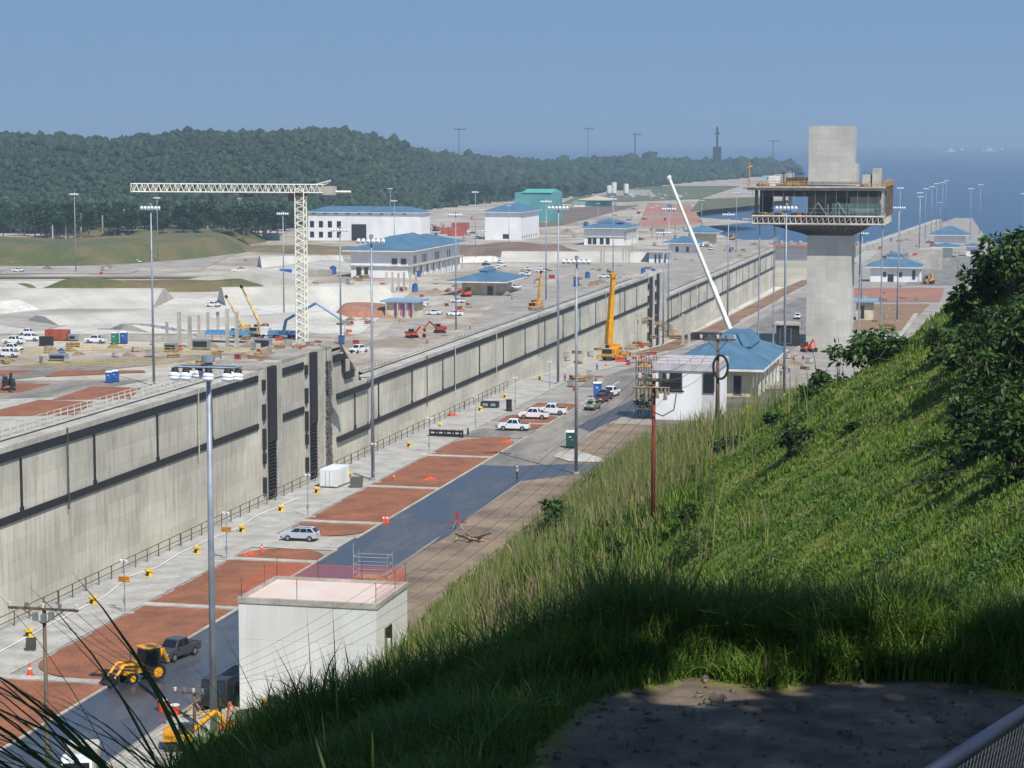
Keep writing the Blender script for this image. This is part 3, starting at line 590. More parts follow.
# low weeds scattered over the near terrace and its edge
k = 2600; X = rng.uniform(-14, 8, k); Y = rng.uniform(22, 34.8, k); ok = (rng.random(k) < np.where(bare(X, Y), .10, .9)); X, Y = X[ok], Y[ok]; n_b = 7; kk = len(X)
X2 = np.repeat(X, n_b)+rng.normal(0, .07, kk*n_b); Y2 = np.repeat(Y, n_b)+rng.normal(0, .07, kk*n_b); hh = rng.uniform(.05, .2, kk*n_b)*np.where(bare(X2, Y2), .6, 2.2)
p = blades(np.stack([X2, Y2, hill(X2, Y2)-.02], 1), hh, rng.uniform(.015, .03, kk*n_b), np.clip(rng.normal(.3, .12, kk*n_b), 0, 1), .8)
tag(npmesh('terrace_weeds', p[0], p[1], GRASS, p[2]), 'low weeds scattered on the bare grey terrace', 'weeds', kind='stuff')
# big arching blades close to the viewer at lower left, and shorter ones along the bottom
def clump(name, label, cx, cy, n_, h0, h1, w_, az0, az1, bend0, bend1, t0=.05):
    pos = np.stack([cx+rng.normal(0, .16, n_), cy+rng.normal(0, .22, n_), np.zeros(n_)], 1); pos[:, 2] = hill(pos[:, 0], pos[:, 1])-.05
    h = rng.uniform(h0, h1, n_); p = blades(pos, h, np.full(n_, w_)*rng.uniform(.6, 1.3, n_), np.clip(rng.normal(t0, .05, n_), 0, 1), seg=9, az=rng.uniform(az0, az1, n_), lean0=rng.uniform(bend0, bend1, n_))
    return tag(npmesh(name, p[0], p[1], GRASS, p[2]), label, 'grass clump')
clump('grass_clump', 'dark long bladed grass clump arching left in the lower left corner', -3.45, 9.2, 130, 1.9, 2.85, .04, R(140), R(225), .4, 1.2)
clump('grass_clump', 'dark grass clump right of the arching one, blades nearly upright', -3.3, 10.4, 60, 1.6, 2.45, .028, R(100), R(250), .1, .7)
clump('grass_clump', 'dark grass tips rising from the bottom edge below the terrace', -1.3, 12.5, 30, .8, 1.3, .014, R(0), R(360), .1, .6)
# leafy bushes and trees
LEAF = leafmat('broad_leaf', [(0, (.018, .04, .012)), (.4, (.04, .085, .018)), (.7, (.07, .13, .028)), (1, (.14, .2, .05))], .42, .2)
BARK = mat('bark', (112, 100, 84), c2=(78, 68, 56), rough=.9, scale=3)
def leaves(cs, size, n_, droop=.5, flat=.6, rs=rng, tint0=.45):
    """n_ folded leaves spread over the shells of the clumps cs = [(centre, radius)]"""
    V = []; Fc = []; T = []; ids = rs.integers(0, len(cs), n_); c = np.array([q[0] for q in cs])[ids]; r = np.array([q[1] for q in cs])[ids]
    d = rs.normal(0, 1, (n_, 3)); d /= np.linalg.norm(d, axis=1)[:, None]; d[:, 2] = np.where(d[:, 2] < -.5, -d[:, 2], d[:, 2]); p = c+d*(r*rs.uniform(.45, 1.05, n_)**.6)[:, None]*np.array([1, 1, flat])
    out = d.copy(); out[:, 2] = out[:, 2]*.4-droop*rs.uniform(.2, 1.3, n_); out += rs.normal(0, .35, (n_, 3)); out /= np.linalg.norm(out, axis=1)[:, None]
    s_ = np.cross(out, rs.normal(0, .4, (n_, 3))+np.array([0, 0, 1.])); s_ /= np.linalg.norm(s_, axis=1)[:, None]; nn = np.cross(s_, out)
    L = size*rs.uniform(.6, 1.25, n_)[:, None]; W = L*.26
    V = np.stack([p, p+out*L*.45+s_*W+nn*W*.35, p+out*L, p+out*L*.45-s_*W+nn*W*.35], 1).reshape(-1, 3)
    b = (np.arange(n_)*4)[:, None]; Fc = np.concatenate([b+np.array([0, 1, 2]), b+np.array([0, 2, 3])]); cl = rs.normal(0, .1, len(cs))[ids]
    return V, Fc, np.repeat(np.clip(tint0+cl+rs.normal(0, .13, n_), 0, 1), 4)
def tree(name, label, cat, base, h, cw, n_cl, n_leaf, size, droop=.5, trunk=.12, group=None, tint0=.45, low=.35, flat=.75, lean=(0, 0)):
    t = thing(name, label, cat, tuple(base), 0, group); cs = []; mb = MB()
    for i in range(n_cl):
        a_ = rng.uniform(0, 6.28); rr = cw*.5*math.sqrt(rng.uniform(0, 1)); z = h*(low+(1-low)*rng.uniform(0, .92)*(1-.25*(rr/(cw*.5))**2)); c = (rr*math.cos(a_)+lean[0]*z/h, rr*math.sin(a_)+lean[1]*z/h, z)
        cs.append((c, cw*rng.uniform(.14, .24)))
        m_ = Vector((lean[0]*.4, lean[1]*.4, h*low*.7)); mb.tube([m_, m_.lerp(Vector(c), .55)+Vector((0, 0, .1*h*.3)), Vector(c)], trunk*.3, n=5)
    mb.cyl((0, 0, -.6), (lean[0]*.4, lean[1]*.4, h*low*.72), trunk, trunk*.6, n=8); mb.build('trunk', BARK, t, smooth=True)
    v, f_, tt = leaves(cs, size, n_leaf, droop, flat, tint0=tint0); npmesh('crown', v, f_, LEAF, tt, t); return t
def hill_hit(px, py):
    d = ray(px, py)
    for Yq_ in np.arange(24, 420, .5):
        if CH+d[2]*Yq_ <= float(hill(d[0]*Yq_, Yq_)): return Yq_
    return 300.
def on_hill(px, Y, py=None):
    x = PY(px, 300, Y).x; return Vector((x, Y, float(hill(x, Y))))
def htree(px, ytop, Y, cw_px, label, name='hillside_tree', cat='tree', nl=900, ncl=16, size=.4, droop=.7, tint0=.45, base_dy=0, low=.3, **k):
    b = on_hill(px, Y); zt = PY(px, ytop, Y).z; h = max(zt-b.z, .8); return tree(name, label, cat, b, h, cw_px*Y/2200, ncl, nl, size, droop, group=None, tint0=tint0, low=low, **k)
htree(872, 334, 141, 66, 'leafy tree with drooping bright leaves standing alone on the crest beside the drain wall', nl=1500, ncl=20, size=.5, droop=.9, tint0=.55, low=.15)
htree(902, 366, 138, 26, 'low leafy bush on the crest right of the lone drooping tree', name='bush', cat='bush', nl=700, ncl=10, size=.42, tint0=.5, low=.1)
htree(1014, 229, 132, 66, 'largest leafy tree on the crest at the right picture edge', nl=1900, ncl=24, size=.5, droop=.8, tint0=.36, low=.05, trunk=.2)
htree(985, 250, 134, 46, 'leafy tree on the crest left of the largest one', nl=1000, ncl=14, size=.46, tint0=.42, low=.08)
htree(1022, 296, 112, 60, 'dark leafy tree below the largest crest tree at the right edge', nl=1400, ncl=18, size=.45, tint0=.34, low=.05, trunk=.2)
htree(975, 322, 118, 46, 'dark bushy tree in the middle of the right hand thicket', nl=900, ncl=14, size=.42, tint0=.34, low=.05)
htree(1018, 374, 90, 56, 'dark tree lowest in the right hand thicket', nl=1100, ncl=16, size=.36, tint0=.32, low=.05)
htree(962, 286, 134, 34, 'rounded bush forming the left end of the right hand thicket', name='bush', cat='bush', nl=900, ncl=12, size=.42, tint0=.45, low=.05)
for (px_, yt_, Y_, w_, n_) in ((990, 306, 124, 40, 700), (1000, 342, 104, 40, 700), (955, 345, 122, 24, 400), (990, 398, 96, 30, 500), (1022, 410, 84, 36, 600), (965, 376, 108, 26, 400), (940, 322, 128, 20, 300)):
    htree(px_, yt_, Y_, w_, 'dark leafy bush filling the right hand thicket below the crest', name='thicket_bush', cat='bush', nl=n_, ncl=18, size=.4, tint0=.38, low=.02)['group'] = 'bushes of the right hand thicket'
htree(962, 430, hill_hit(962, 470), 34, 'small plant with big round leaves in the middle of the lit slope', name='broad_leaf_plant', cat='plant', nl=150, ncl=8, size=.42, tint0=.5, low=.1, droop=.4, trunk=.04)
htree(940, 462, hill_hit(940, 492), 24, 'smaller broad leaved plant just below the big leaved one', name='broad_leaf_plant', cat='plant', nl=110, ncl=6, size=.34, tint0=.4, low=.1, droop=.4, trunk=.04)
htree(1022, 440, hill_hit(1022, 462), 24, 'broad leaved plant cut by the right picture edge', name='broad_leaf_plant', cat='plant', nl=120, ncl=6, size=.34, tint0=.5, low=.1, droop=.4, trunk=.04)
htree(794, 424, hill_hit(794, 458), 30, 'dry brownish bush in the tall grass below the parked yellow machine', name='bush', cat='bush', nl=600, ncl=8, size=.3, tint0=.1, low=.05)
htree(852, 420, hill_hit(852, 433), 14, 'tiny dark round shrub alone on the lit slope', name='shrub', cat='shrub', nl=220, ncl=4, size=.25, tint0=.3, low=.05, trunk=.04)
htree(562, 498, hill_hit(566, 545), 44, 'dark shrub with bright leafy top at the edge of the dirt verge', name='shrub', cat='shrub', nl=900, ncl=12, size=.6, tint0=.5, low=.05)
htree(690, 503, hill_hit(690, 530), 24, 'dark shrub beside the red brown pole in the tall grass', name='shrub', cat='shrub', nl=400, ncl=6, size=.3, tint0=.2, low=.05)
htree(700, 528, hill_hit(700, 555), 50, 'low spreading green shrub on the slope right of the red brown pole', name='shrub', cat='shrub', nl=600, ncl=9, size=.22, tint0=.35, low=.05)
for (x0, y0, x1, y1, Y0, Y1, lb) in ((880, 507, 975, 478, 66, 74, 'long bare fallen branch lying on the lit slope'), (902, 457, 940, 459, 80, 79, 'short bare stick left of the round leaved plant'), (905, 392, 965, 394, 104, 100, 'bare dead branch near the top of the lit slope'), (868, 372, 890, 366, 125, 128, 'small pale dead branch on the crest beside the bush')):
    a = on_hill(x0, hill_hit(x0, y0)); b_ = on_hill(x1, hill_hit(x1, y1)); mb = MB(); pts = [a.lerp(b_, i/6)+Vector((rng.normal(0, .06), 0, .3+.1*rng.random()*1.0+.3*math.sin(i/6*3.1))) for i in range(7)]
    mb.tube(pts, .035, n=5); mb.cyl(pts[3], pts[3]+Vector((.5, .3, .7)), .02, n=4); tag(mb.build('fallen_branch', BARK), lb, 'branch')
# unseen tree added beside the viewer, its crown shaped to shadow terrace and brow
t = thing('added_shade_tree', 'unseen leafy tree added beside the viewer to cast shade over the terrace', 'tree', (13, 4, float(hill(13, 4))))
mb = MB(); mb.cyl((0, 0, -1), (-.5, 4, 12), .55, .4, n=10); cs = []
for i in range(205):
    c = (rng.uniform(-30, 16), rng.uniform(-1, 16.5) if i < 180 else rng.uniform(16.5, 24), rng.uniform(12, 17)); cs.append((c, rng.uniform(1.6, 2.6)))
    if i % 4 == 0: mb.tube([Vector((-.5, 4, 11)), Vector((-.5, 4, 11)).lerp(Vector(c), .5)+Vector((0, 0, 1)), Vector(c)], .14, n=5)
mb.build('trunk', BARK, t, smooth=True); v, f_, tt = leaves(cs, 1.3, 34000, .25, .5); npmesh('crown', v, f_, LEAF, tt, t)
# ---------------------------------------------------------------- far woods
RX = [-200, 0, 60, 115, 160, 200, 250, 290, 315, 345, 390, 430, 470, 512, 560, 600, 640, 700, 740, 790, 806]
RY = [124, 129, 132, 136, 131, 127, 130, 128, 124, 127, 137, 149, 153, 157, 158, 155, 156, 160, 158, 161, 167]
RD = [2600, 2500, 2500, 2500, 2500, 2500, 2500, 2600, 2700, 2800, 3000, 3400, 3800, 4100, 4400, 4500, 4600, 4800, 4900, 5000, 5100]
FY = [232, 233, 234, 234, 232, 232, 231, 228, 226, 223, 215, 209, 204, 200, 198, 193, 187, 181, 178, 172, 171]
mb = MB(); cols = []; NR = 14
xs = np.linspace(-200, 806, 90); rows = []
prof_ = []
for x in xs:
    yt = np.interp(x, RX, RY)+6; D = np.interp(x, RX, RD); zt = PY(x, yt, D).z; fy = np.interp(x, RX, FY); f0 = G(x, fy+0, zF); d0 = f0.y
    prof_.append((x, d0, f0.z, D, zt))
def wood_z(x, Yv):
    """ground under the woods at image column x and distance Yv"""
    i = np.clip(np.searchsorted(xs, x)-1, 0, len(xs)-2); u = (x-xs[i])/(xs[i+1]-xs[i]); A = np.array(prof_)[i]*(1-u)[:, None]+np.array(prof_)[i+1]*u[:, None]
    t = np.clip((Yv-A[:, 1])/(A[:, 3]-A[:, 1]), 0, 1); s = t*t*(3-2*t)*.55+t*.45; up = A[:, 2]-1+(A[:, 4]-A[:, 2])*s
    return np.where(Yv > A[:, 3], A[:, 4]-(Yv-A[:, 3])*.06, up)
pxs = np.concatenate([xs]); Vw = []
ts = np.concatenate([np.linspace(0, 1, 16), [1.08, 1.2, 1.35]])
for j, tt_ in enumerate(ts):
    Yv = np.array([p_[1]+(p_[3]-p_[1])*tt_ for p_ in prof_]); z = wood_z(xs-1e-6, Yv); rx = np.array([ray(x, 140)[0] for x in xs]); Vw.append(np.stack([rx*Yv, Yv, np.maximum(z+3*nz(rx*Yv, Yv, .006, 1), -32)], 1))
Vw = np.concatenate(Vw); nxs = len(xs); ii, jj = np.meshgrid(np.arange(nxs-1), np.arange(len(ts)-1)); q = (jj*nxs+ii).ravel()
wd_ = npmesh('hills', Vw, np.stack([q, q+1, q+1+nxs, q+nxs], 1), mat('forest_floor', (62, 74, 40), c2=(46, 58, 34), scale=.01), smooth=True); wd_['kind'] = 'structure'
FOREST = leafmat('forest_canopy', [(0, (.012, .026, .012)), (.4, (.024, .046, .017)), (.7, (.042, .066, .024)), (.9, (.07, .082, .036)), (1, (.12, .1, .06))], .8, 0)
_n = FOREST.node_tree.nodes; _l = FOREST.node_tree.links; _b = _n['Principled BSDF']; _g = _n.new('ShaderNodeNewGeometry'); _t = _n.new('ShaderNodeTexNoise'); _t.inputs['Scale'].default_value = .3; _t.inputs['Detail'].default_value = 8; _l.new(_g.outputs['Position'], _t.inputs[0])
_r = _n.new('ShaderNodeMapRange'); _r.inputs[1].default_value = .36; _r.inputs[2].default_value = .64; _r.inputs[3].default_value = .45; _r.inputs[4].default_value = 1.5; _l.new(_t.outputs[0], _r.inputs[0])
_m = _n.new('ShaderNodeMix'); _m.data_type = 'RGBA'; _m.blend_type = 'MULTIPLY'; _m.inputs[0].default_value = 1; _l.new(_n['Color Ramp'].outputs[0], _m.inputs[6]); _l.new(_r.outputs[0], _m.inputs[7]); _l.new(_m.outputs[2], _b.inputs['Base Color'])
_p = _n.new('ShaderNodeBump'); _p.inputs['Distance'].default_value = 2.2; _p.inputs['Strength'].default_value = .9; _l.new(_t.outputs[0], _p.inputs['Height']); _l.new(_p.outputs[0], _b.inputs['Normal'])
bm = bmesh.new(); bmesh.ops.create_icosphere(bm, subdivisions=1, radius=1); bm.verts.ensure_lookup_table(); IV = np.array([v_.co[:] for v_ in bm.verts]); IF = np.array([[v_.index for v_ in f.verts] for f in bm.faces]); bm.free()
def crowns(P_, Rr, tint, jag=.34):
    k = len(P_); nv = len(IV); J = 1+jag*rng.normal(0, 1, (k, nv, 1))*.6; V = IV[None]*J*np.stack([Rr, Rr, Rr*rng.uniform(.7, 1.15, k)], 1)[:, None, :]+P_[:, None, :]
    Fc = (IF[None]+(np.arange(k)*nv)[:, None, None]).reshape(-1, 3); tv = np.clip(tint[:, None]+rng.normal(0, .1, (k, nv)), 0, 1); return V.reshape(-1, 3), Fc, tv.ravel()
k = 32000; x = rng.uniform(-195, 800, k); pr = np.array(prof_); i = np.clip(np.searchsorted(xs, x)-1, 0, len(xs)-2); A = pr[i]
u = rng.uniform(0, 1, k); Yv = 1/((1-u)/A[:, 1]+u/(A[:, 3]*1.02)); Yv = np.where(rng.random(k) < .45, A[:, 1]+(A[:, 3]*1.03-A[:, 1])*rng.uniform(0, 1, k), Yv)
rx = np.interp(x, xs, [ray(q_, 140)[0] for q_ in xs]); Rr = rng.gamma(4, .62, k)*np.clip(Yv/2600, .85, 1.8); z = wood_z(x, Yv)+Rr*.7+3*nz(rx*Yv, Yv, .006, 1)*.8
keep = ~((x > 600) & (Yv < 3400) & (rng.random(k) < .5)); Pp = np.stack([rx*Yv, Yv, z], 1)[keep]; v, f_, tt = crowns(Pp, Rr[keep], np.clip(.42+.16*nz(Pp[:, 0], Pp[:, 1], .004, 5)+rng.normal(0, .13, keep.sum()), 0, 1))
o = npmesh('far_forest', v, f_, FOREST, tt); tag(o, 'dense dark green jungle covering the ridge to the shore', 'forest', kind='stuff')
# individual trees along the front of the woods
def far_tree():
    t = thing('forest_tree', 'x', 'tree', (0, 0, 0)); mb = MB(); mb.cyl((0, 0, -2), (0, 0, 7), .5, .3, n=6); mb.cyl((0, 0, 5), (3, 1, 10), .25, n=5); mb.cyl((0, 0, 5), (-3, -1, 9), .25, n=5); mb.build('trunk', BARK, t)
    cs = [((rng.uniform(-4.5, 4.5), rng.uniform(-4, 4), rng.uniform(6, 14)), rng.uniform(2, 3.4)) for _ in range(12)]; v, f_, tt = leaves(cs, 1.7, 900, .2, .8, tint0=.3); npmesh('crown', v, f_, LEAF, tt, t); return t
FT = [Proto(far_tree()) for _ in range(4)]
for i in range(64):
    px = rng.uniform(-20, 300) if i < 46 else rng.uniform(430, 600); fy = float(np.interp(px, RX, FY))+rng.uniform(-1, 4 if i < 46 else 1.5); p = FR(px, fy)
    FT[i % 4].put((p.x, p.y, p.z), rng.uniform(0, 6), 'dark green tree in the front row of the woods behind the site', 'trees along the front of the woods', rng.uniform(.8, 1.5))
# tall flowering reeds with straw plumes along the foot of the slope
k = 5200; Yr = rng.uniform(95, 300, k); Xr = np.interp(Yr, [95, 180, 300], [-30, -32, -52])+rng.normal(0, 7, k); ok = (nz(Xr, Yr, .5, 61) > -.15); Xr, Yr = Xr[ok], Yr[ok]; ok = (hill(Xr, Yr) > .2); Xr, Yr = Xr[ok], Yr[ok]; n_b = 5
Xq = np.repeat(Xr, n_b)+rng.normal(0, .25, len(Xr)*n_b); Yq = np.repeat(Yr, n_b)+rng.normal(0, .25, len(Yr)*n_b)
p = blades(np.stack([Xq, Yq, hill(Xq, Yq)-.05], 1), rng.uniform(1.7, 4.1, len(Xq)), rng.uniform(.05, .11, len(Xq)), np.clip(rng.normal(.74, .15, len(Xq)), 0, 1), .3)
tag(npmesh('tall_reeds', p[0], p[1], GRASS, p[2]), 'tall straw coloured reeds along the foot of the slope', 'reeds', kind='stuff')
for i, (px_, yt_, Y_, w_, tn) in enumerate(((545, 520, 215, 34, .1), (580, 500, 200, 26, .35), (600, 470, 230, 40, .3), (640, 480, 170, 30, .15), (672, 462, 180, 30, .4), (735, 440, 150, 36, .3), (776, 430, 145, 22, .05), (832, 372, 150, 34, .35), (815, 395, 148, 26, .2), (700, 470, 150, 24, .12), (620, 540, 130, 24, .15), (660, 570, 100, 24, .1))):
    htree(px_, yt_, Y_, w_, 'ragged weedy bush among the tall reeds on the lower slope', name='bush', cat='bush', nl=500, ncl=9, size=.34, tint0=tn, low=.02)['group'] = 'ragged bushes among the reeds'

# weeds with broader leaves scattered over the whole slope, low to the ground
X, Y = cast(5200, 420, 1060, 330, 640); o_ = (Y > 46) & (nz(X, Y, .4, 71) > .05); X, Y = X[o_], Y[o_]; cs = [((x, y, float(z)+.1), .22+.3*rng.random()) for x, y, z in zip(X, Y, hill(X, Y))]
v, f_, tt = leaves(cs, .2, len(cs)*9, .1, .6, tint0=.5); tag(npmesh('slope_weeds', v, f_, LEAF, tt), 'small leafy weeds scattered among the hillside grass', 'weeds', kind='stuff')
# stones and clods on the terrace
k = 900; X = rng.uniform(-8, 8, k); Y = rng.uniform(26, 34.8, k); o_ = bare(X, Y); X, Y = X[o_], Y[o_]; Rr = rng.gamma(2, .014, len(X))+.01
v, f_, tt = crowns(np.stack([X, Y, hill(X, Y)+Rr*.2], 1), Rr, rng.uniform(0, 1, len(X)), .5); o = npmesh('gravel', v, f_, mat('terrace_stone', (120, 108, 96), c2=(84, 76, 68), scale=9), tt); tag(o, 'small stones and clods on the bare terrace', 'stones', kind='stuff')

for i in range(84):      # loose trees standing on and behind the green mounds
    px = rng.uniform(-5, 235); p = FR(px, rng.uniform(243, 249)); FT[i % 4].put((p.x, p.y+rng.uniform(40, 110), p.z+6), rng.uniform(0, 6), 'dark green tree standing on the grassy mound at far left', 'trees on the grassy mound', rng.uniform(.7, 1.35))
def palm():
    t = thing('palm_tree', 'x', 'palm', (0, 0, 0)); mb = MB(); mb.tube([(0, 0, -2), (.3, 0, 5), (.1, 0, 10)], .28, n=6); mb.build('trunk', BARK, t); n_ = 22
    p = blades(np.tile([[.1, 0, 10.]], (n_, 1)), rng.uniform(3.5, 5, n_), np.full(n_, .9), rng.uniform(.25, .55, n_), seg=5, az=rng.uniform(0, 6.28, n_), lean0=rng.uniform(.5, 1.5, n_)); npmesh('fronds', p[0], p[1], GRASS, p[2], t); return t
PA = Proto(palm())
for px in (14, 28, 47, 58, 96, 118, 133, 150, 181, 205): p = FR(px, 246); PA.put((p.x, p.y+45, p.z+4), rng.uniform(0, 6), 'palm tree among the pale poles on the grassy mound', 'palms on the grassy mound', rng.uniform(.7, 1.05))
# ================================================================ BUILDINGS
def frame_of(px0, px1, yb, yt, zf):
    a = G(px0, yb, zf); x1 = PY(px1, yb, a.y).x; h = PY(px0, yt, a.y).z-a.z
    return a, x1-a.x, h
def win(parent, x, z, w_, h_, y=-.06, side='f', name='window', m=None, frame=True, X=0):
    """window in the front face (y) or in the right face (side 'r' at x = X)"""
    f = MB(); g_ = MB()
    if side == 'f':
        f.bx(x-.12, x+w_+.12, y-.05, y+.1, z-.12, z+h_+.12); g_.bx(x, x+w_, y-.07, y-.04, z, z+h_)
    else:
        f.bx(X-.1, X+.05, x-.12, x+w_+.12, z-.12, z+h_+.12); g_.bx(X+.04, X+.07, x, x+w_, z, z+h_)
    if frame: fo = f.build(name, STEEL, parent); g_.build('pane', m or GLASS, fo)
    else: g_.build(name, m or GLASS, parent)
def house(name, label, px0, px1, yb, yt, depth, zf, over=1.2, rise=2.6, wallm=None, roofm=None, cap=True, wins=(), rwins=(), cols=0, flat=False, plinth=True, cat='building', extra_h=0):
    a, W, H = frame_of(px0, px1, yb, yt, zf); H += extra_h
    t = thing(name, label, cat, (a.x, a.y, a.z))
    wb = MB(); wb.bx(0, W, 0, depth, -1.5, H); wb.build('wall', wallm or WHITEC, t)
    if flat:
        r = MB(); r.bx(-over, W+over, -over, depth+over, H, H+.55); r.build('roof', roofm or SLAB, t)
    else:
        r = MB(); r.bx(-over-.05, W+over+.05, -over-.05, depth+over+.05, H-.25, H+.2); r.build('fascia', WHITE, t)
        r = MB(); r.hip(-over, W+over, -over, depth+over, H+.22, H+rise, .12); ro = r.build('roof', roofm or BLUE, t)
        s_ = MB(); n_ = int((W+2*over)/1.2)
        if cap:
            k = min(W, depth)*.5+over; cx, cy = W/2, depth/2; cw = max(W*.5-k*.55, 1.6)+.4; cd = max(depth*.5-k*.55, 1.6)+.4
            c = MB(); c.bx(cx-cw*.8, cx+cw*.8, cy-cd*.8, cy+cd*.8, H+rise*.55, H+rise+.35); c.build('clerestory', WHITE, t)
            c = MB(); c.hip(cx-cw, cx+cw, cy-cd, cy+cd, H+rise+.37, H+rise+1.5, .12); c.build('roof_cap', roofm or BLUE, t)
    for (x, z, w_, h_) in wins: win(t, x*W, z*H, w_*W, h_*H)
    for (y, z, w_, h_) in rwins: win(t, y*depth, z*H, w_*depth, h_*H, side='r', X=W)
    for i in range(cols):
        c = MB(); c.bx(W+over*.4, W+over*.4+.4, depth*(i+.5)/cols-.2, depth*(i+.5)/cols+.2, -1, H-.26); c.build('column', WHITE, t)
    return t, W, H
# --- white cast block in front
a, W, H = frame_of(240, 377, 711, 598.5, zN); D = 9.4
t = thing('white_building', 'plain white concrete box building with open net on its flat roof beside the wet road', 'building', (a.x, a.y, a.z))
mb = MB(); mb.bx(0, W, 0, D, -1.5, H-.36)
wall = mb.build('wall', wallmat('white_cast_wall', (236, 236, 231), (196, 194, 186), 4.2, 3.1, 'B', .92, .35), t)
mb = MB(); mb.bx(-.08, W+.08, -.08, .3, H-.36, H+.1); mb.bx(-.08, W+.08, D-.3, D+.08, H-.36, H+.1); mb.bx(-.08, .3, .301, D-.301, H-.36, H+.1); mb.bx(W-.3, W+.08, .301, D-.301, H-.36, H+.1)
mb.build('parapet', SLAB, t)
mb = MB(); mb.bx(.3, W-.3, .3, D-.3, H-.5, H-.15); mb.build('roof', mat('pinkish_screed', (204, 198, 190), c2=(206, 184, 172), scale=.25, detail=8), t)
f = MB(); f.bx(W, W+.06, 2.2, 4.5, 2.9, 7.3); fo = f.build('window', SLAB, t)
g_ = MB(); g_.bx(W+.03, W+.09, 2.35, 4.35, 3.0, 7.2); g_.build('pane', GLASS, fo)
g_ = MB(); g_.bx(W+.04, W+.32, 2.9, 3.15, 3.0, 6.2); g_.bx(W+.06, W+.5, 2.1, 4.6, 2.6, 2.88); g_.build('sill', WHITE, fo)
f = MB(); f.bx(-1.2, W+1.5, -1.3, -.02, -1.2, .35); f.build('plinth', SLAB2, t)
# net fence round the roof
def netmat(name, c, dens):
    m = bpy.data.materials.new(name); m.use_nodes = True; n = m.node_tree.nodes; l = m.node_tree.links; b = n['Principled BSDF']
    b.inputs['Base Color'].default_value = (*srgb(c), 1); b.inputs['Roughness'].default_value = .7; b.inputs['Alpha'].default_value = dens
    return m
NETM = netmat('safety_net', (222, 84, 62), .11)
nf = thing('roof_safety_net', 'orange mesh net on thin posts round the flat roof of the white block', 'safety net', (a.x, a.y, a.z+H+.1))
for (x0, y0, x1, y1) in ((.2, D-.1, W-.1, D-.1), (W-.12, .3, W-.12, D-.1), (.2, .2, .2, D-.1)):
    mb = MB(); mb.add([(x0, y0, 0), (x1, y1, 0), (x1, y1, 1.15), (x0, y0, 1.15)], [(0, 1, 2, 3)])
    mo = mb.build('net', NETM, nf); s_ = mo.modifiers.new('s', 'SOLIDIFY'); s_.thickness = .01
    mb = MB(); mb.tube([(x0, y0, 1.15), (x1, y1, 1.15)], .025); mb.build('top_cord', ORA, nf)
for (x, y) in ((.2, .2), (4, D-.1), (8, D-.1), (W-.12, D-.1), (W-.12, 6), (W-.12, .3), (.2, 6), (.2, D-.1), (5.1, .2)):
    mb = MB(); mb.cyl((x, y, 0), (x, y, 1.7), .03); mb.build('post', RAIL, nf)
# scaffold behind it
p = N(318, 600); t = thing('scaffold_tower', 'grey tube scaffold with guard rails behind the white block', 'scaffold', (a.x+6.9, a.y+D+1, 0))
for x in (0, 3.1):
    for y in (0, 1.6):
        mb = MB(); mb.cyl((x, y, 0), (x, y, 12.8 if x == 0 and y == 0 else 11.9), .05); mb.build('standard', STEEL, t)
for z in (2, 4, 6, 8, 10.2, 10.9, 11.6):
    mb = MB()
    for q in (((0, 0), (3.1, 0)), ((0, 1.6), (3.1, 1.6)), ((0, 0), (0, 1.6)), ((3.1, 0), (3.1, 1.6))): mb.cyl((*q[0], z), (*q[1], z), .045)
    mb.build('ledger', STEEL, t)
mb = MB(); mb.bx(0, 3.1, .1, 1.5, 9.7, 9.78); mb.build('deck', WOODL, t)
# --- white control building on the apron
a, W, H = frame_of(654, 715, 419.5, 366, zN); D = 15
t = thing('control_building', 'white flat-roofed building with dark square windows in front of the blue roof', 'building', (a.x, a.y, a.z))
mb = MB(); mb.bx(0, W, 0, D, -1, H-.7); mb.build('wall', WHITEC, t)
mb = MB(); mb.bx(-.25, W+.3, -.3, D+.3, H-.7, H+.35); mb.build('parapet', mat('grey_fascia', (186, 184, 186), c2=(164, 160, 160), scale=.4), t)
mb = MB(); mb.bx(-.26, W+.31, -.31, D+.31, H+.36, H+.5); mb.build('roof_edge', MC['grey_fascia'], t)
mb = MB(); mb.bx(W*.79, W+.02, -.03, D*.4, -1, H-.72); mb.build('wall_panel', mat('grey_render', (196, 196, 196), c2=(178, 177, 174), scale=.4), t)
win(t, .9, 4.9, 3.9, 3.3); win(t, 8.5, 4.8, 1.9, 3.5, y=-.09); win(t, 3.5, 2, 1.3, 4, side='r', X=W+.02)
mb = MB()
for i in range(5): mb.bx(.8, 4.9, -.13, -.1, 5.2+i*.28, 5.28+i*.28)
mb.build('shutter', STEEL, t)
for i in range(6):
    mb = MB(); mb.cyl((.3+i*2, -.1, H+.5), (.3+i*2, -.1, H+1.5), .035); mb.build('roof_post', REDP, t)
mb = MB(); mb.tube([(.2, -.1, H+1.5), (W, -.1, H+1.45)], .03); mb.tube([(.2, -.1, H+1.0), (W, -.1, H+1.0)], .03); mb.build('roof_rope', REDP, t)
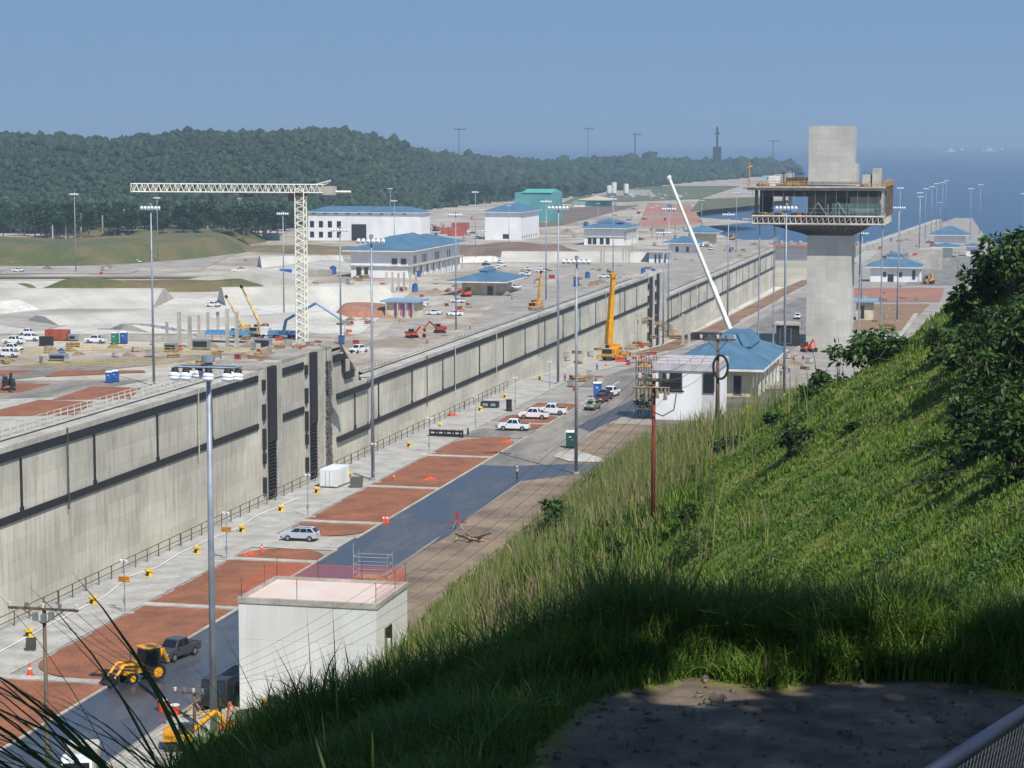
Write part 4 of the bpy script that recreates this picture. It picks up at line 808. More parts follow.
# scaffold to its left
t = thing('access_scaffold', 'dark tube scaffold with cluttered decks against the left side of the control building', 'scaffold', (a.x-3.1, a.y-.5, 0))
for x in (0, 1.4, 2.7):
    for y in (0, 2.4, 5):
        mb = MB(); mb.cyl((x, y, 0), (x, y, 10.4+.5*random.random()), .06); mb.build('standard', DARK, t)
for z in (1.8, 3.6, 5.4, 7.2, 9):
    mb = MB()
    for y in (0, 2.4, 5): mb.cyl((0, y, z), (2.7, y, z), .05)
    for x in (0, 2.7): mb.cyl((x, 0, z), (x, 5, z), .05); mb.cyl((x, 0, z-1.8), (x, 5, z), .04)
    mb.build('ledger', RAIL, t)
    mb = MB(); mb.bx(.1, 2.6, .2, 4.8, z+.05, z+.12); mb.bx(.3+random.random(), 1.6, 1, 2.5, z+.12, z+.6); mb.build('deck', WOODL if z > 5 else WOOD, t)
# --- blue roofed building behind it
a, W, H = frame_of(687, 750, 395.5, 367, zN)
tt, W, H = house('blue_roofed_building', 'low cream building under a broad blue hipped roof, behind the white control building', 680, 751, 395.5, 367.5, 38, zN, over=2.6, rise=4.0, wallm=CRM, cap=False, cols=6,
      wins=((.76, .1, .1, .65),), rwins=[(i/7+.03, .25, .07, .5) for i in range(7)])
c = MB(); c.hip(W*.15, W*.62, 6, 24, H+1.2, H+3.3, .15, ridge=1.4); c.build('roof_cap', BLUE, tt)
c = MB(); c.hip(W*.3, W*.85, 16, 32, H+2.6, H+5.0, .15, ridge=1.6); c.build('roof_cap', BLUE, tt)
# --- far side
f8 = [(.02+.08*i, .1, .035, .2) for i in range(4)]+[(.02+.08*i, .46, .035, .22) for i in range(4)]
t, W, H = house('workshop_hangar', 'long white workshop hall with a blue roof and one big dark door', 308, 421, 240, 212, 24, zF, over=1.5, rise=4, cap=False, wins=f8)
mb = MB(); mb.bx(W*.39, W*.52, -.25, -.08, 0, H*.58); mb.build('door', DARK, t)
mb = MB()
for i in range(9): mb.bx(W*(.1*i+.04), W*(.1*i+.07), -.3, -.08, H-1.6, H-.3)
mb.build('vents', STEEL, t)
t, W, H = house('office_block', 'large two storey white office block with a pale blue roof and rows of small windows', 351, 408, 277.5, 250.5, 88, zF, over=3, rise=4.2, cap=False,
      wins=[(.1, .08, .08, .3), (.24, .08, .06, .3), (.72, .52, .09, .2), (.88, .52, .09, .2)],
      rwins=[(y, .5, .016, .28) for y in (.1, .13, .26, .29, .32, .5, .53, .56, .74, .78, .9)]+[(y, .08, .03, .3) for y in (.1, .22, .34, .46, .58, .7, .82, .93)])
mb = MB(); mb.bx(-.5, W+1.8, -1.0, 89, H*.42, H*.46); mb.build('canopy', SLAB, t)
for i in range(10):
    mb = MB(); mb.bx(W+1.3, W+1.7, i*9.6, i*9.6+.4, -1, H*.42); mb.build('column', SLAB, t)
c = MB(); c.hip(6, W-6, 8, 60, H+2.4, H+5.6, .15); c.build('roof_ridge', BLUE, t)
t, W, H = house('checkpoint_kiosk', 'small kiosk with a flat pale blue roof and pink windows', 386, 415, 317.5, 302, 10, zF, over=1.6, flat=True, roofm=mat('pale_blue_roof', (130, 160, 184), rough=.5, var=.05), wallm=CRM)
for i, x in enumerate((.28, .5, .78)):
    mb = MB(); mb.bx(W*x, W*(x+.15), -.15, -.02, .8, 5.2-.8*(i == 1)); mb.build('window', mat('pink_film', (190, 110, 150), rough=.3, var=.05), t)
for i, x in enumerate((.02, .42, .7, .95)):
    mb = MB(); mb.bx(W*x, W*x+.4, -1.5, -1.1, -1, H-.01); mb.build('column', SLAB2, t)
t, W, H = house('low_blue_house', 'low building under a wide bright blue hipped roof next to the dusty road', 462, 496, 295, 281, 26, zF, over=5, rise=3.2, cap=True, wallm=CRM, wins=[(.1, .05, .15, .5), (.75, .05, .16, .6)], rwins=[(.1, .1, .2, .5), (.5, .1, .2, .5)])
t, W, H = house('pump_house', 'tall white box building with a blue roof in front of the teal shed', 485, 521, 239.5, 212, 60, zF, over=2, rise=5.5, cap=False, wins=[(.5, .04, .16, .16)], rwins=[(.06+.1*i, .04, .03, .1) for i in range(9)])
a = FR(518, 222); t = thing('teal_shed', 'tall teal clad shed behind the white box building', 'shed', (a.x, a.y, a.z))
sx_ = 2200/a.y; mb = MB(); mb.bx(-3, 32, 0, 40, -1, 30/sx_); mb.build('wall', TEAL, t)
mb = MB(); mb.prof([(-1, 30/sx_), (20, 30/sx_+3), (41, 30/sx_)], 4, 31); mb.build('roof', mat('teal_roof', (90, 178, 160), rough=.5, var=.05), t)
t, W, H = house('two_storey_office', 'two storey white office with a blue roof and columns along its right side', 584, 624, 245, 228, 48, zF, over=3, rise=4.5, cap=False, cols=8,
      wins=[(.1, .06, .09, .36), (.22, .06, .09, .36), (.4, .06, .09, .36), (.55, .06, .09, .36)], rwins=[(.05+.12*i, .55, .05, .25) for i in range(8)])
c = MB(); c.hip(4, W-4, 8, 30, H+3.4, H+6, .15); c.build('roof_ridge', BLUE, t)
mb = MB(); mb.bx(-.4, W+1.2, -.6, 49, H*.47, H*.51); mb.build('canopy', SLAB, t)
house('blue_roof_pavilion', 'blue roofed pavilion left of the white crane boom near the inlet', 668, 694, 252.5, 243, 20, zF, over=4, rise=4, cap=False, wins=[(.3, .1, .1, .5), (.7, .1, .1, .5)])
house('blue_roof_pavilion', 'blue roofed pavilion right behind the white crane boom near the inlet', 688, 712, 246, 232.5, 22, zF, over=4, rise=4.6, cap=False, wallm=CRM)
house('white_gatehouse', 'small white gatehouse with upright slot windows at the end of the pale bank', 649, 668, 263, 252.5, 8, zF, over=2.2, flat=True, wins=[(.3, .05, .08, .75), (.52, .05, .08, .75), (.76, .05, .12, .75)])
house('camp_building', 'long camp building with a tan roof and teal walls on the reddish clearing', 582, 607, 206.5, 200, 30, zF, over=4, rise=4.5, cap=False, wallm=TEAL, roofm=mat('tan_roof', (196, 180, 158), rough=.7, var=.05))
house('camp_building', 'green roofed camp building left of the tan roof', 574, 585, 206.5, 202, 24, zF, over=2, rise=4, cap=False, wallm=WHITEC, roofm=mat('green_roof', (64, 140, 104), rough=.6, var=.05))
house('site_hut', 'white hut with a thin grey roof on the dirt road left of the workshop hall', 240, 256, 240.5, 235, 8, zF, over=.5, flat=True, wins=[(.5, .1, .3, .6)])
house('site_hut', 'pale green long hut right of the white hut by the workshop hall', 262, 281, 240, 234, 6, zF, over=.5, flat=True, wallm=mat('pale_green_wall', (170, 180, 164), var=.05))
# --- right of the tower
house('blue_house', 'white house under a blue pyramid roof beside the yellow loader', 870, 917, 281.5, 267, 18, zN, over=2.2, rise=4.6, cap=True, wins=[(.28, .35, .06, .3), (.38, .0, .12, .5), (.62, .35, .06, .3), (.9, .2, .06, .6)], cols=3)
house('store_block', 'windowless pale concrete block right of the blue pyramid roof', 918, 941, 269.5, 250.5, 20, zN, over=.05, flat=True, wallm=SLAB2)
house('pier_house', 'white house with a blue peaked roof near the start of the sea wall', 934, 965, 243, 235, 18, zN, over=3, rise=6, cap=False)
house('pier_annex', 'low annex with a blue roof and open white porch in front of the peaked house', 940, 952, 257, 247, 10, zN, over=5, rise=2.4, cap=False)
house('pier_annex', 'small white annex with one dark window at the edge of the trees', 966, 979, 256, 246.5, 10, zN, over=1.5, rise=2, cap=False, wins=[(.35, .2, .35, .4)])
house('valve_house', 'small concrete house with a flat pale blue roof just right of the control tower foot', 856, 872, 320, 302, 10, zN, over=1.6, flat=True, roofm=MC['pale_blue_roof'], wallm=CRM, wins=[(.3, .1, .2, .7)])
house('guard_shelter', 'grey open shelter with a flat roof left of the control tower foot', 776, 797, 346, 325, 6, zN, over=.7, flat=True, wallm=DARK, wins=[(.2, .15, .5, .7)], roofm=SLAB2)
# --- control tower under construction
a = N(808, 346); Yt = a.y; t = thing('control_tower', 'unfinished concrete control tower with a cantilevered deck wider than its shaft', 'control tower', (0, 0, 0))
def pz(py, Y): return PY(800, py, Y).z
def pxx(px, Y): return PY(px, 200, Y).x
s0, s1 = pxx(808, Yt), pxx(852.5, Yt); gz = a.z
yd0, yd1 = Yt-5, Yt+27
dx0, dx1 = pxx(743, yd0), pxx(884, yd0)
z3 = pz(182.5, yd0); z2 = pz(190.5, yd0); z1 = pz(216.5, yd0); z0 = pz(224.5, yd0)
mb = MB(); mb.bx(s0, s1, Yt, Yt+11, gz-2, z0-3); mb.build('shaft', CONCT, t)
mb = MB(); mb.bx(s0, s1, Yt, Yt+11, z3, pz(126, Yt)); mb.build('lift_core', CONCT, t)
mb = MB(); mb.bx(s1+.01, s1+1.0, Yt+.6, Yt+11, z3, pz(164, Yt)); mb.build('core_wing', CONCT, t)
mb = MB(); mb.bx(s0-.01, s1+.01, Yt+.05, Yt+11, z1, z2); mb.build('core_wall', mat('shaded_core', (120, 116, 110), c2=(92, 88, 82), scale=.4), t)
# flared soffit
lx0, lx1 = pxx(768, yd0), pxx(872, yd0)
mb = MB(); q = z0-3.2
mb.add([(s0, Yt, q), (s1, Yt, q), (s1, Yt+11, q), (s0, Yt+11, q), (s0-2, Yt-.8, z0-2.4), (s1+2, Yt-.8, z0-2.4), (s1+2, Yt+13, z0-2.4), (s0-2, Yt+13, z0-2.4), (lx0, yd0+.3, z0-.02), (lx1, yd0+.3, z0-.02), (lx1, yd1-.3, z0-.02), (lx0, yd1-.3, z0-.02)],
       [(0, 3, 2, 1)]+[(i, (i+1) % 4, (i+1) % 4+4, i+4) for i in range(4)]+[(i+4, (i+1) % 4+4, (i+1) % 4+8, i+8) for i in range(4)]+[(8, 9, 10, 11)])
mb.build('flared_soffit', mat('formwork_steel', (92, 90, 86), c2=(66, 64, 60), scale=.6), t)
for i in range(14):       # inclined ribs of the soffit
    x = lx0+(lx1-lx0)*(i+.5)/14; xs = s0+(s1-s0)*(i+.5)/14; mb = MB(); mb.cyl((x, yd0+.4, z0-.1), (xs, Yt-.15, q+.2), .16, n=4); mb.build('soffit_rib', DARK, t)
# lower truss ring
mb = MB(); mb.bx(dx0+2.5, dx1, yd0+.2, yd1, z0, z0+.3); mb.bx(dx0+2.5, dx1, yd0+.2, yd1, z1-.25, z1); mb.build('lower_slab', SLAB2, t)
mb = MB(); n_ = 24; L = dx1-dx0-2.5
for i in range(n_+1): x = dx0+2.5+L*i/n_; mb.bar((x, yd0, z0), (x, yd0, z1), .28)
for i in range(n_): x = dx0+2.5+L*i/n_; mb.bar((x, yd0, z0), (x+L/n_, yd0, z1), .12)
mb.bar((dx0+2.5, yd0, z1), (dx1, yd0, z1), .45); mb.bar((dx0+2.5, yd0, z0+.1), (dx1, yd0, z0+.1), .45)
for i in range(17):
    y = yd0+(yd1-yd0)*i/16; mb.bar((dx1, y, z0), (dx1, y, z1), .3)
mb.bar((dx1, yd0, z1), (dx1, yd1, z1), .45); mb.bar((dx1, yd0, z0), (dx1, yd1, z0), .45)
mb.build('ring_truss', MC['pale_concrete'], t)
mb = MB(); mb.bx(dx0+3.2, dx1-.6, yd0+.9, yd1-.4, z0+.32, z1-.27); mb.build('slab_core', DARK, t)
mb = MB(); mb.bx(dx0-.2, dx0+2.4, yd0+1, yd0+6, z1-1.0, z1-.7); mb.build('side_platform', SLAB, t)
# columns, braces, inner walls
for (x, y) in ((756.5, yd0+1), (763, yd0+6), (768, yd1-2), (784, yd1-2), (790, yd0+5), (883, yd0+1), (871, yd1-2)):
    X = pxx(x, y); mb = MB(); mb.bx(X-.4, X+.4, y-.4, y+.4, z1, z2); mb.build('column', DARK if x < 780 else SLAB, t)
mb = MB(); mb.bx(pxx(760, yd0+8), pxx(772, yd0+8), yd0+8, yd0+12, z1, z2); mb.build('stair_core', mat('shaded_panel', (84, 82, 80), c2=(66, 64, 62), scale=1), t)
mb = MB(); mb.bx(pxx(850, yd0+3), pxx(882, yd0+3), yd0+3, yd0+4, z1+1.5, z2-.5); mb.build('inner_wall', SLAB, t)
gm = netmat('green_net', (96, 122, 108), .4)
mb = MB(); mb.bx(pxx(832, yd0+1.4), pxx(882, yd0+1.4), yd0+1.4, yd0+1.5, z1, z1+3.6); mb.build('green_screen', gm, t)
for (x0, x1, up) in ((809, 818, 1), (828, 818, 1), (829, 838, 1), (848, 838, 1)):
    mb = MB(); mb.bar((pxx(x0, yd0+1), yd0+1, z1), (pxx(x1, yd0+1), yd0+1, z1+3.8), .14); mb.build('brace', STEEL, t)
for x in (806.5, 828, 839, 849, 882): X = pxx(x, yd0+1); mb = MB(); mb.bar((X, yd0+1, z1), (X, yd0+1, z2 if x > 880 else z1+3.4), .22); mb.build('strut', STEEL, t)
# upper slab, parapet formwork, rebar
mb = MB(); mb.bx(dx0, dx1+.5, yd0-.3, yd1, z2+.7, z2+1.1); mb.bx(dx0+1, dx1, yd0+.5, yd1, z2, z2+.69); mb.build('upper_slab', SLAB, t)
mb = MB()
for i in range(50): x = dx0+(dx1-dx0)*i/50; mb.bx(x, x+.18, yd0-.25, yd1-1, z2+.45, z2+.68)
mb.build('soffit_joists', WOOD, t)
mb = MB(); mb.bx(dx0+5, dx1-1, yd0+1, yd1, z2-1.7, z2-.01); mb.build('slab_formwork', DARK, t)
mb = MB()
for i in range(44): x = dx0+.2+(dx1-dx0)*i/44; mb.cyl((x, yd0, z2+1.1), (x, yd0, z2+2.5+.5*random.random()), .05, n=4)
mb.bx(dx0+.2, dx1, yd0-.05, yd0, z2+1.7, z2+1.9); mb.bx(dx0+6, dx1-7, yd0-.05, yd0, z2+2.35, z2+2.5)
mb.build('edge_railing', WOODL, t)
mb = MB()
for i in range(26):
    y = yd0+(yd1-yd0)*i/26
    if i % 3 == 0: mb.bar((dx1+.6, y, z1), (dx1+.6, y, z2+1.4), .22)
mb.build('side_falsework', WOOD, t)
mb = MB(); mb.bx(dx1-.6, dx1+.9, yd0+3, yd1-1, z2+1.1, z2+2.6); mb.build('orange_formwork', mat('formwork_ply', (168, 132, 92), c2=(140, 106, 74), scale=1), t)
mb = MB()
for (x0, x1, h) in ((872, 880.5, 4.9), (862, 870, 3.2)): mb.bx(pxx(x0, yd0+2), pxx(x1, yd0+2), yd0+2, yd0+7, z2+1.1, z2+1.1+h)
mb.build('half_built_wall', SLAB, t)
mb = MB()
for i in range(40):
    x = pxx(781+random.random()*26, yd0+3) if i < 24 else pxx(857+random.random()*20, yd0+3); y = yd0+2+random.random()*6; mb.cyl((x, y, z2+1.1), (x, y, z2+3.5+2*random.random()), .05, n=4)
mb.build('rebar', DARK, t)
mb = MB(); mb.bx(pxx(786, yd0+5), pxx(806, yd0+5), yd0+5, yd0+9, z2+1.1, z2+3.4); mb.build('formwork_stack', mat('brown_ply', (110, 84, 62), c2=(84, 62, 48), scale=2), t)
for i, px in enumerate((759, 769, 808, 862)):
    pass
t = thing('deck_container', 'white container standing on the control tower deck', 'container', (pxx(768, yd0+5), yd0+5, z2+1.1))
mb = MB(); mb.bx(0, 3.2, 0, 5, 0, 2.7); mb.build('box', WHITE, t, bevel=.05); mb = MB(); mb.bx(-1.2, -.05, .5, 4, 1.7, 2.5); mb.build('blue_tarp', mat('pale_blue_tarp', (128, 176, 206), var=.05), t)
t = thing('deck_cylinder', 'grey round tank on the control tower deck behind the white container', 'tank', (pxx(780, yd0+8), yd0+8, z2+1.1))
mb = MB(); mb.cyl((0, 0, 0), (0, 0, 3), 1.2, n=16); mb.build('tank', SLAB, t)
t = thing('deck_hoist', 'thin timber-coloured hoist mast at the left end of the control tower deck', 'hoist', (pxx(749, yd0+4), yd0+4, z2+1.1))
mb = MB(); mb.bar((0, 0, 0), (0, 0, 6.4), .28); mb.build('mast', WOODL, t); mb = MB(); mb.bar((-.6, 0, 4.9), (.9, 0, 5.4), .3); mb.build('arm', WOODL, t)
# props under the deck
for i, (x, y, yy) in enumerate(((760, yd0+2, 0), (775, yd0+2, 0), (861, yd0+16, 0), (883, yd0+1, 0), (786, yd1-3, 0))):
    t_ = thing('shoring_prop', ['steel prop under the left end of the tower deck', 'steel prop under the left part of the tower deck, second from its end', 'steel prop under the deck just right of the tower shaft', 'thin prop under the right front corner of the tower deck', 'steel prop far back under the left part of the tower deck'][i], 'prop', (pxx(x, y), y, zN(y)))
    mb = MB(); mb.cyl((0, 0, 0), (0, 0, z0-zN(y)), .22, n=8); mb.build('tube', STEEL, t_); mb = MB(); mb.bx(-.5, .5, -.5, .5, 0, .3); mb.build('base_plate', SLAB, t_)
# ================================================================ CRANES
def lattice(mb, a, b, w_, n_, r=.09, flat=False):
    """square lattice boom between a and b"""
    a = Vector(a); b = Vector(b); d = (b-a); L = d.length; d.normalize(); u = Vector((0, 0, 1)) if abs(d.z) < .7 else Vector((1, 0, 0)); s_ = d.cross(u).normalized()*w_/2; u = s_.cross(d).normalized()*w_/2
    cs = [s_+u, s_-u, -s_-u, -s_+u]
    for c in cs: mb.bar(a+c, b+c, r*2.2)
    for i in range(n_):
        p = a+d*L*i/n_; q = a+d*L*(i+1)/n_; md = a+d*L*(i+.5)/n_
        for k in range(4):
            c0, c1 = cs[k], cs[(k+1) % 4]
            mb.bar(p+c0, md+c1, r*1.3); mb.bar(md+c1, q+c0, r*1.3)
            if i % 2 == 0: mb.bar(p+c0, p+c1, r*1.3)
WP = mat('crane_white', (232, 230, 218), c2=(212, 208, 190), rough=.5, scale=.8)
a = FR(302, 341.5); s_ = 2200/a.y
t = thing('tower_crane', 'white lattice tower crane with a long flat jib over the far lock wall', 'crane', (a.x, a.y, a.z))
Hm = 161/s_; mb = MB(); lattice(mb, (0, 0, 0), (0, 0, Hm), 2.6, 22, .13); mb.build('mast', WP, t)
jl = (302-114)/s_; jr = 26/s_
mb = MB(); lattice(mb, (-jl, 0, Hm-.1), (jr, 0, Hm-.1), 2.3, 34, .1); mb.build('jib', WP, t)
mb = MB(); mb.bar((jr, 0, Hm-1), (jr+8, 0, Hm-1), .5); mb.bar((jr, 1, Hm+1), (jr+2, 0, Hm+2.2), .3); mb.bar((4, 0, Hm+.9), (jr+2, 0, Hm+2.2), .25); mb.build('counter_jib', WP, t)
mb = MB(); mb.bx(jr-2, jr+3.5, -.9, .9, Hm-1.9, Hm+.6); mb.build('counterweight', SLAB, t)
mb = MB(); mb.bx(-3.2, -1.5, -1.6, .2, Hm-3.6, Hm-1.5); mb.build('cab', DARK, t)
mb = MB(); mb.cyl((0, 0, Hm-2.2), (0, 0, Hm-1.2), 1.9, n=12); mb.build('slewing_ring', DARK, t)
mb = MB(); mb.bx(-17, -14.6, -1, 1, Hm-2.6, Hm-1.8); mb.build('trolley', DARK, t)
mb = MB(); mb.bx(-3, 3, -3, 3, -.8, .3); mb.build('footing', SLAB, t)
def mobile_crane(name, label, loc, rz, m, tip, root=(0, 1.2, 3.3), bw=1.1, cat='crane', small=False, low=None):
    t = thing(name, label, cat, loc, rz)
    mb = MB(); mb.prof([(-5.2, .7), (-5.2, 1.5), (5.4, 1.6), (5.4, .8)], -1.35, 1.35); mb.build('carrier', low or m, t, bevel=.06)
    mb = MB(); mb.prof([(-6.9, .7), (-7.0, 1.7), (-6.7, 2.9), (-5.3, 2.9), (-5.25, .7)], -1.35, 1.35); cab = mb.build('driver_cab', m, t, bevel=.08)
    mb = MB(); mb.add([(-1.2, -7.04, 1.75), (1.2, -7.04, 1.75), (1.2, -6.76, 2.8), (-1.2, -6.76, 2.8)], [(0, 1, 2, 3)]); mb.bx(-1.38, -1.36, -6.7, -5.6, 1.8, 2.7); mb.bx(1.36, 1.38, -6.7, -5.6, 1.8, 2.7); mb.build('windscreen', GLASS, cab)
    mb = MB(); mb.bx(-1.4, 1.4, -7.15, -7.0, .7, 1.05); mb.build('bumper', DARK, t)
    for y in (-4.2, -2.6, 1.6, 3.2, 4.6):
        for s__ in (-1, 1):
            mb = MB(); mb.wheel((s__*1.2, y, .62), .62, .45); wo = mb.build('wheel', TYRE, t); mb = MB(); mb.wheel((s__*1.3, y, .62), .3, .32); mb.build('rim', m, wo)
    mb = MB(); mb.bx(-1.3, 1.3, -1.6, 3.2, 1.65, 2.6); mb.bx(-1.3, 1.3, 2.3, 3.6, 1.7, 3.2); mb.build('superstructure', m, t, bevel=.06)
    mb = MB(); mb.bx(-1.35, -.5, -2.4, -.9, 1.65, 3.3); mb.build('operator_cab', GLASS, t, bevel=.05)
    a_ = Vector(root); b_ = Vector(tip); mb = MB(); c_ = a_.lerp(b_, .36); e_ = a_.lerp(b_, .7)
    mb.cyl(a_, c_, bw*.72, n=4); bo = mb.build('boom', m, t)
    mb = MB(); mb.cyl(c_, e_, bw*.56, n=4); mb.build('boom_section', m, bo); mb = MB(); mb.cyl(e_, b_, bw*.44, n=4); mb.build('boom_section', m, bo)
    mb = MB(); d = (b_-a_).normalized(); mb.cyl(b_, b_+d*.9, bw*.62, n=6); mb.build('boom_head', m if not small else DARK, bo)
    mb = MB(); mb.cyl(a_+Vector((0, -1.6, -1.2)), a_.lerp(b_, .22), .16, n=8); mb.build('lift_cylinder', CHROME, t)
    if not small:
        for y in (-3.4, 4.0):
            mb = MB(); mb.bx(-3.2, 3.2, y-.2, y+.2, .75, 1.05); mb.bx(-3.3, -2.8, y-.3, y+.3, 0, .76); mb.bx(2.8, 3.3, y-.3, y+.3, 0, .76); mb.build('outrigger', m, t)
    return t
a = N(607, 361); b_ = PY(613, 277, a.y+7)
mobile_crane('mobile_crane', 'yellow mobile crane with its thick boom raised at the lock edge', (a.x, a.y+7, a.z), 0, YEL, (b_.x-a.x, 0, b_.z-a.z), bw=1.4, root=(-1.2, 1.4, 3.2))
a = N(731, 352); b_ = PY(669.5, 179, a.y)
mobile_crane('mobile_crane', 'white mobile crane with a very long thin boom leaning left behind the blue roof', (a.x, a.y, a.z), 0, WHITE, (b_.x-a.x, 0, b_.z-a.z), root=(.8, .5, 3), bw=1.0)
a = FR(536.5, 309.5); b_ = PY(541, 273, a.y)
mobile_crane('crawler_crane', 'small yellow crane with a thin dark boom by the far lock wall', (a.x, a.y, a.z), 0, YEL, (b_.x-a.x, 0, b_.z-a.z), root=(.8, 0, 3), bw=.75, small=True)
for (bx_, by_, tx, ty, lb) in ((243, 336, 227, 298, 'cream telescopic crane left of the tower crane mast, boom leaning left'), (261, 335, 242, 288, 'cream telescopic crane nearest the blue concrete pump, boom leaning left')):
    a = FR(bx_, by_); b_ = PY(tx, ty, a.y); mobile_crane('mobile_crane', lb, (a.x, a.y, a.z), 0, mat('cream_paint', (206, 176, 112), c2=(176, 146, 88), rough=.5), (b_.x-a.x, 0, b_.z-a.z), root=(0, 0, 3), bw=.75, small=True)
# blue concrete pump with folded boom
a = FR(284, 338); k = lambda x, y: tuple(PY(x, y, a.y)-a)
BP = mat('pump_blue', (96, 140, 180), c2=(80, 120, 160), rough=.5)
t = thing('concrete_pump', 'blue concrete pump truck with its jointed boom bent over the basin', 'pump truck', tuple(a))
mb = MB(); mb.bx(-4.6, 4.6, -1.2, 1.2, .9, 2.2); mb.build('truck_bed', BP, t, bevel=.05); mb = MB(); mb.bx(-7, -4.7, -1.2, 1.2, .8, 3.2); mb.build('cab', WHITE, t, bevel=.1)
for x in (-5.9, -2.5, 2, 3.4):
    for s__ in (-1, 1): mb = MB(); mb.wheel((x, s__*1.1, .55), .55, .4, 'y'); mb.build('wheel', TYRE, t)
for p_, q_, w_ in ((k(283, 334), k(286, 320), .7), (k(286, 320), k(316, 303), .55), (k(316, 303), k(340, 319), .45), (k(340, 319), k(346, 322), .35), (k(345, 321), k(345, 341), .22)):
    mb = MB(); mb.bar(p_, q_, w_); mb.build('boom_section', BP if w_ > .3 else SLAB, t)
# ================================================================ MASTS AND POLES
LG = 'tall floodlight masts around the lock'
def mast(h=34, wd=3.6, n_=6, ring=False):
    t = thing('light_mast', 'x', 'light mast', (0, 0, 0))
    mb = MB(); mb.cyl((0, 0, 0), (0, 0, h), .27, .13, n=12); mb.build('pole', STEEL, t, smooth=True)
    mb = MB(); mb.cyl((0, 0, 0), (0, 0, .35), .5, n=12); mb.build('base_flange', SLAB, t)
    mb = MB(); mb.bx(-wd/2, wd/2, -.1, .1, h-.35, h-.2); mb.cyl((0, 0, h-.5), (0, 0, h+.35), .28, n=8); mb.build('crossarm', STEEL, t)
    for i in range(n_):
        x = -wd/2+wd*(i+.0)/(n_-1); mb = MB(); mb.cyl((x, -.1, h-.35), (x, -.5, h-.75), .2, .33, n=10); mb.build('floodlight', LENS, t)
    return t
M34 = Proto(mast())
SH = []
def put_mast(px, yt, yb, zf, label, group=LG, Y=None, wk=1.0):
    a = G(px, yb, zf) if Y is None else Vector((PY(px, 200, Y).x, Y, zf(Y)))
    h = PY(px, yt, a.y).z-a.z
    return M34.put(tuple(a), 0, label, group, (wk, wk, h/34))
FAR_L = 'thin floodlight mast far off beyond the long lock wall'
for q in ((373, 237, 480, zN, 'floodlight mast rising in front of the office block beside the small white container'),
          (576, 258, 474, zN, 'floodlight mast beside the green portable toilet'),
          (558, 205, 384, zN, 'floodlight mast at the lock edge left of the yellow mobile crane'),
          (784, 205, 395, zN, 'floodlight mast in front of the control tower deck'),
          (663, 231, 345, zN, 'floodlight mast just left of the white control building'),
          (668, 207, 338, zN, 'slim floodlight mast behind the control building, close to its taller neighbour'),
          (727.5, 213, 318, zN, 'floodlight mast behind the upper end of the white crane boom'),
          (897, 206, 321, zN, 'floodlight mast at the end of the drain wall right of the control tower'),
          (861, 232, 319, zN, 'shorter floodlight mast close to the right side of the control tower shaft'),
          (76, 193, 272, zF, 'floodlight mast at the foot of the green mound at far left'),
          (154, 205, 386, zF, 'floodlight mast beside the red beds on the far plateau'),
          (158, 197, 262, zF, 'floodlight mast on the sloping road behind the basins'),
          (284, 212, None, zF, 'floodlight mast just left of the tower crane'),
          (341, 228, None, zF, 'floodlight mast between the tower crane and the office block'),
          (390.5, 188, 235, zF, 'floodlight mast in front of the workshop hall door side'),
          (394.5, 200, None, zF, 'floodlight mast before the office block corner'),
          (475.5, 191, 262, zF, 'floodlight mast left of the tall white box building'),
          (456, 213, 331, zF, 'floodlight mast before the low blue roofed house'),
          (546, 200, 301, zF, 'floodlight mast right of the small crane on the far side'),
          (613, 198, 272, zF, 'floodlight mast above the yellow mobile crane tip'),
          (736, 192, 253, zF, 'floodlight mast by the inlet near the end of the lock'),
          (701.5, 200, 233, zF, 'floodlight mast at the shore behind the pavilions')):
    px, yt, yb, zf, lb = q
    if yb is None:
        z = -12; yb = None
        for _ in range(20): r_ = 34/(CH-z); yb = (yt-140*r_)/(1-r_); z = zf(2200*(CH-z)/(yb-140))
    put_mast(px, yt, yb, zf, lb)
for (px, yt, yb) in ((899, 187, 262), (919, 192, 249), (919.5, 196, 247), (925, 188, 240), (931, 186, 236), (936, 183, 232), (940, 202, 229), (942, 182, 228), (945.5, 180, 222)):
    put_mast(px, yt, yb, zN, 'one of the close row of floodlight masts leading out along the sea wall', 'masts along the sea wall')
for (px, yt, yb) in ((970, 188, 240), (979.5, 184, 234), (1023, 193, 250)):
    put_mast(px, yt, yb, zN, {970: 'left of the two lone floodlight masts against the sea above the trees', 979.5: 'right of the two lone floodlight masts against the sea above the trees', 1023: 'floodlight mast against the sea at the right picture edge'}[px])
for (px, yt, yb) in ((632, 210, 262), (657, 205, 240), (652, 207, 238), (675, 203, 236), (240, 198, 236), (509, 205, 246), (598, 203, 232), (612, 196, 229)):
    put_mast(px, yt, yb, zF, 'slender distant floodlight mast among the far site buildings', 'distant floodlight masts', wk=.8)
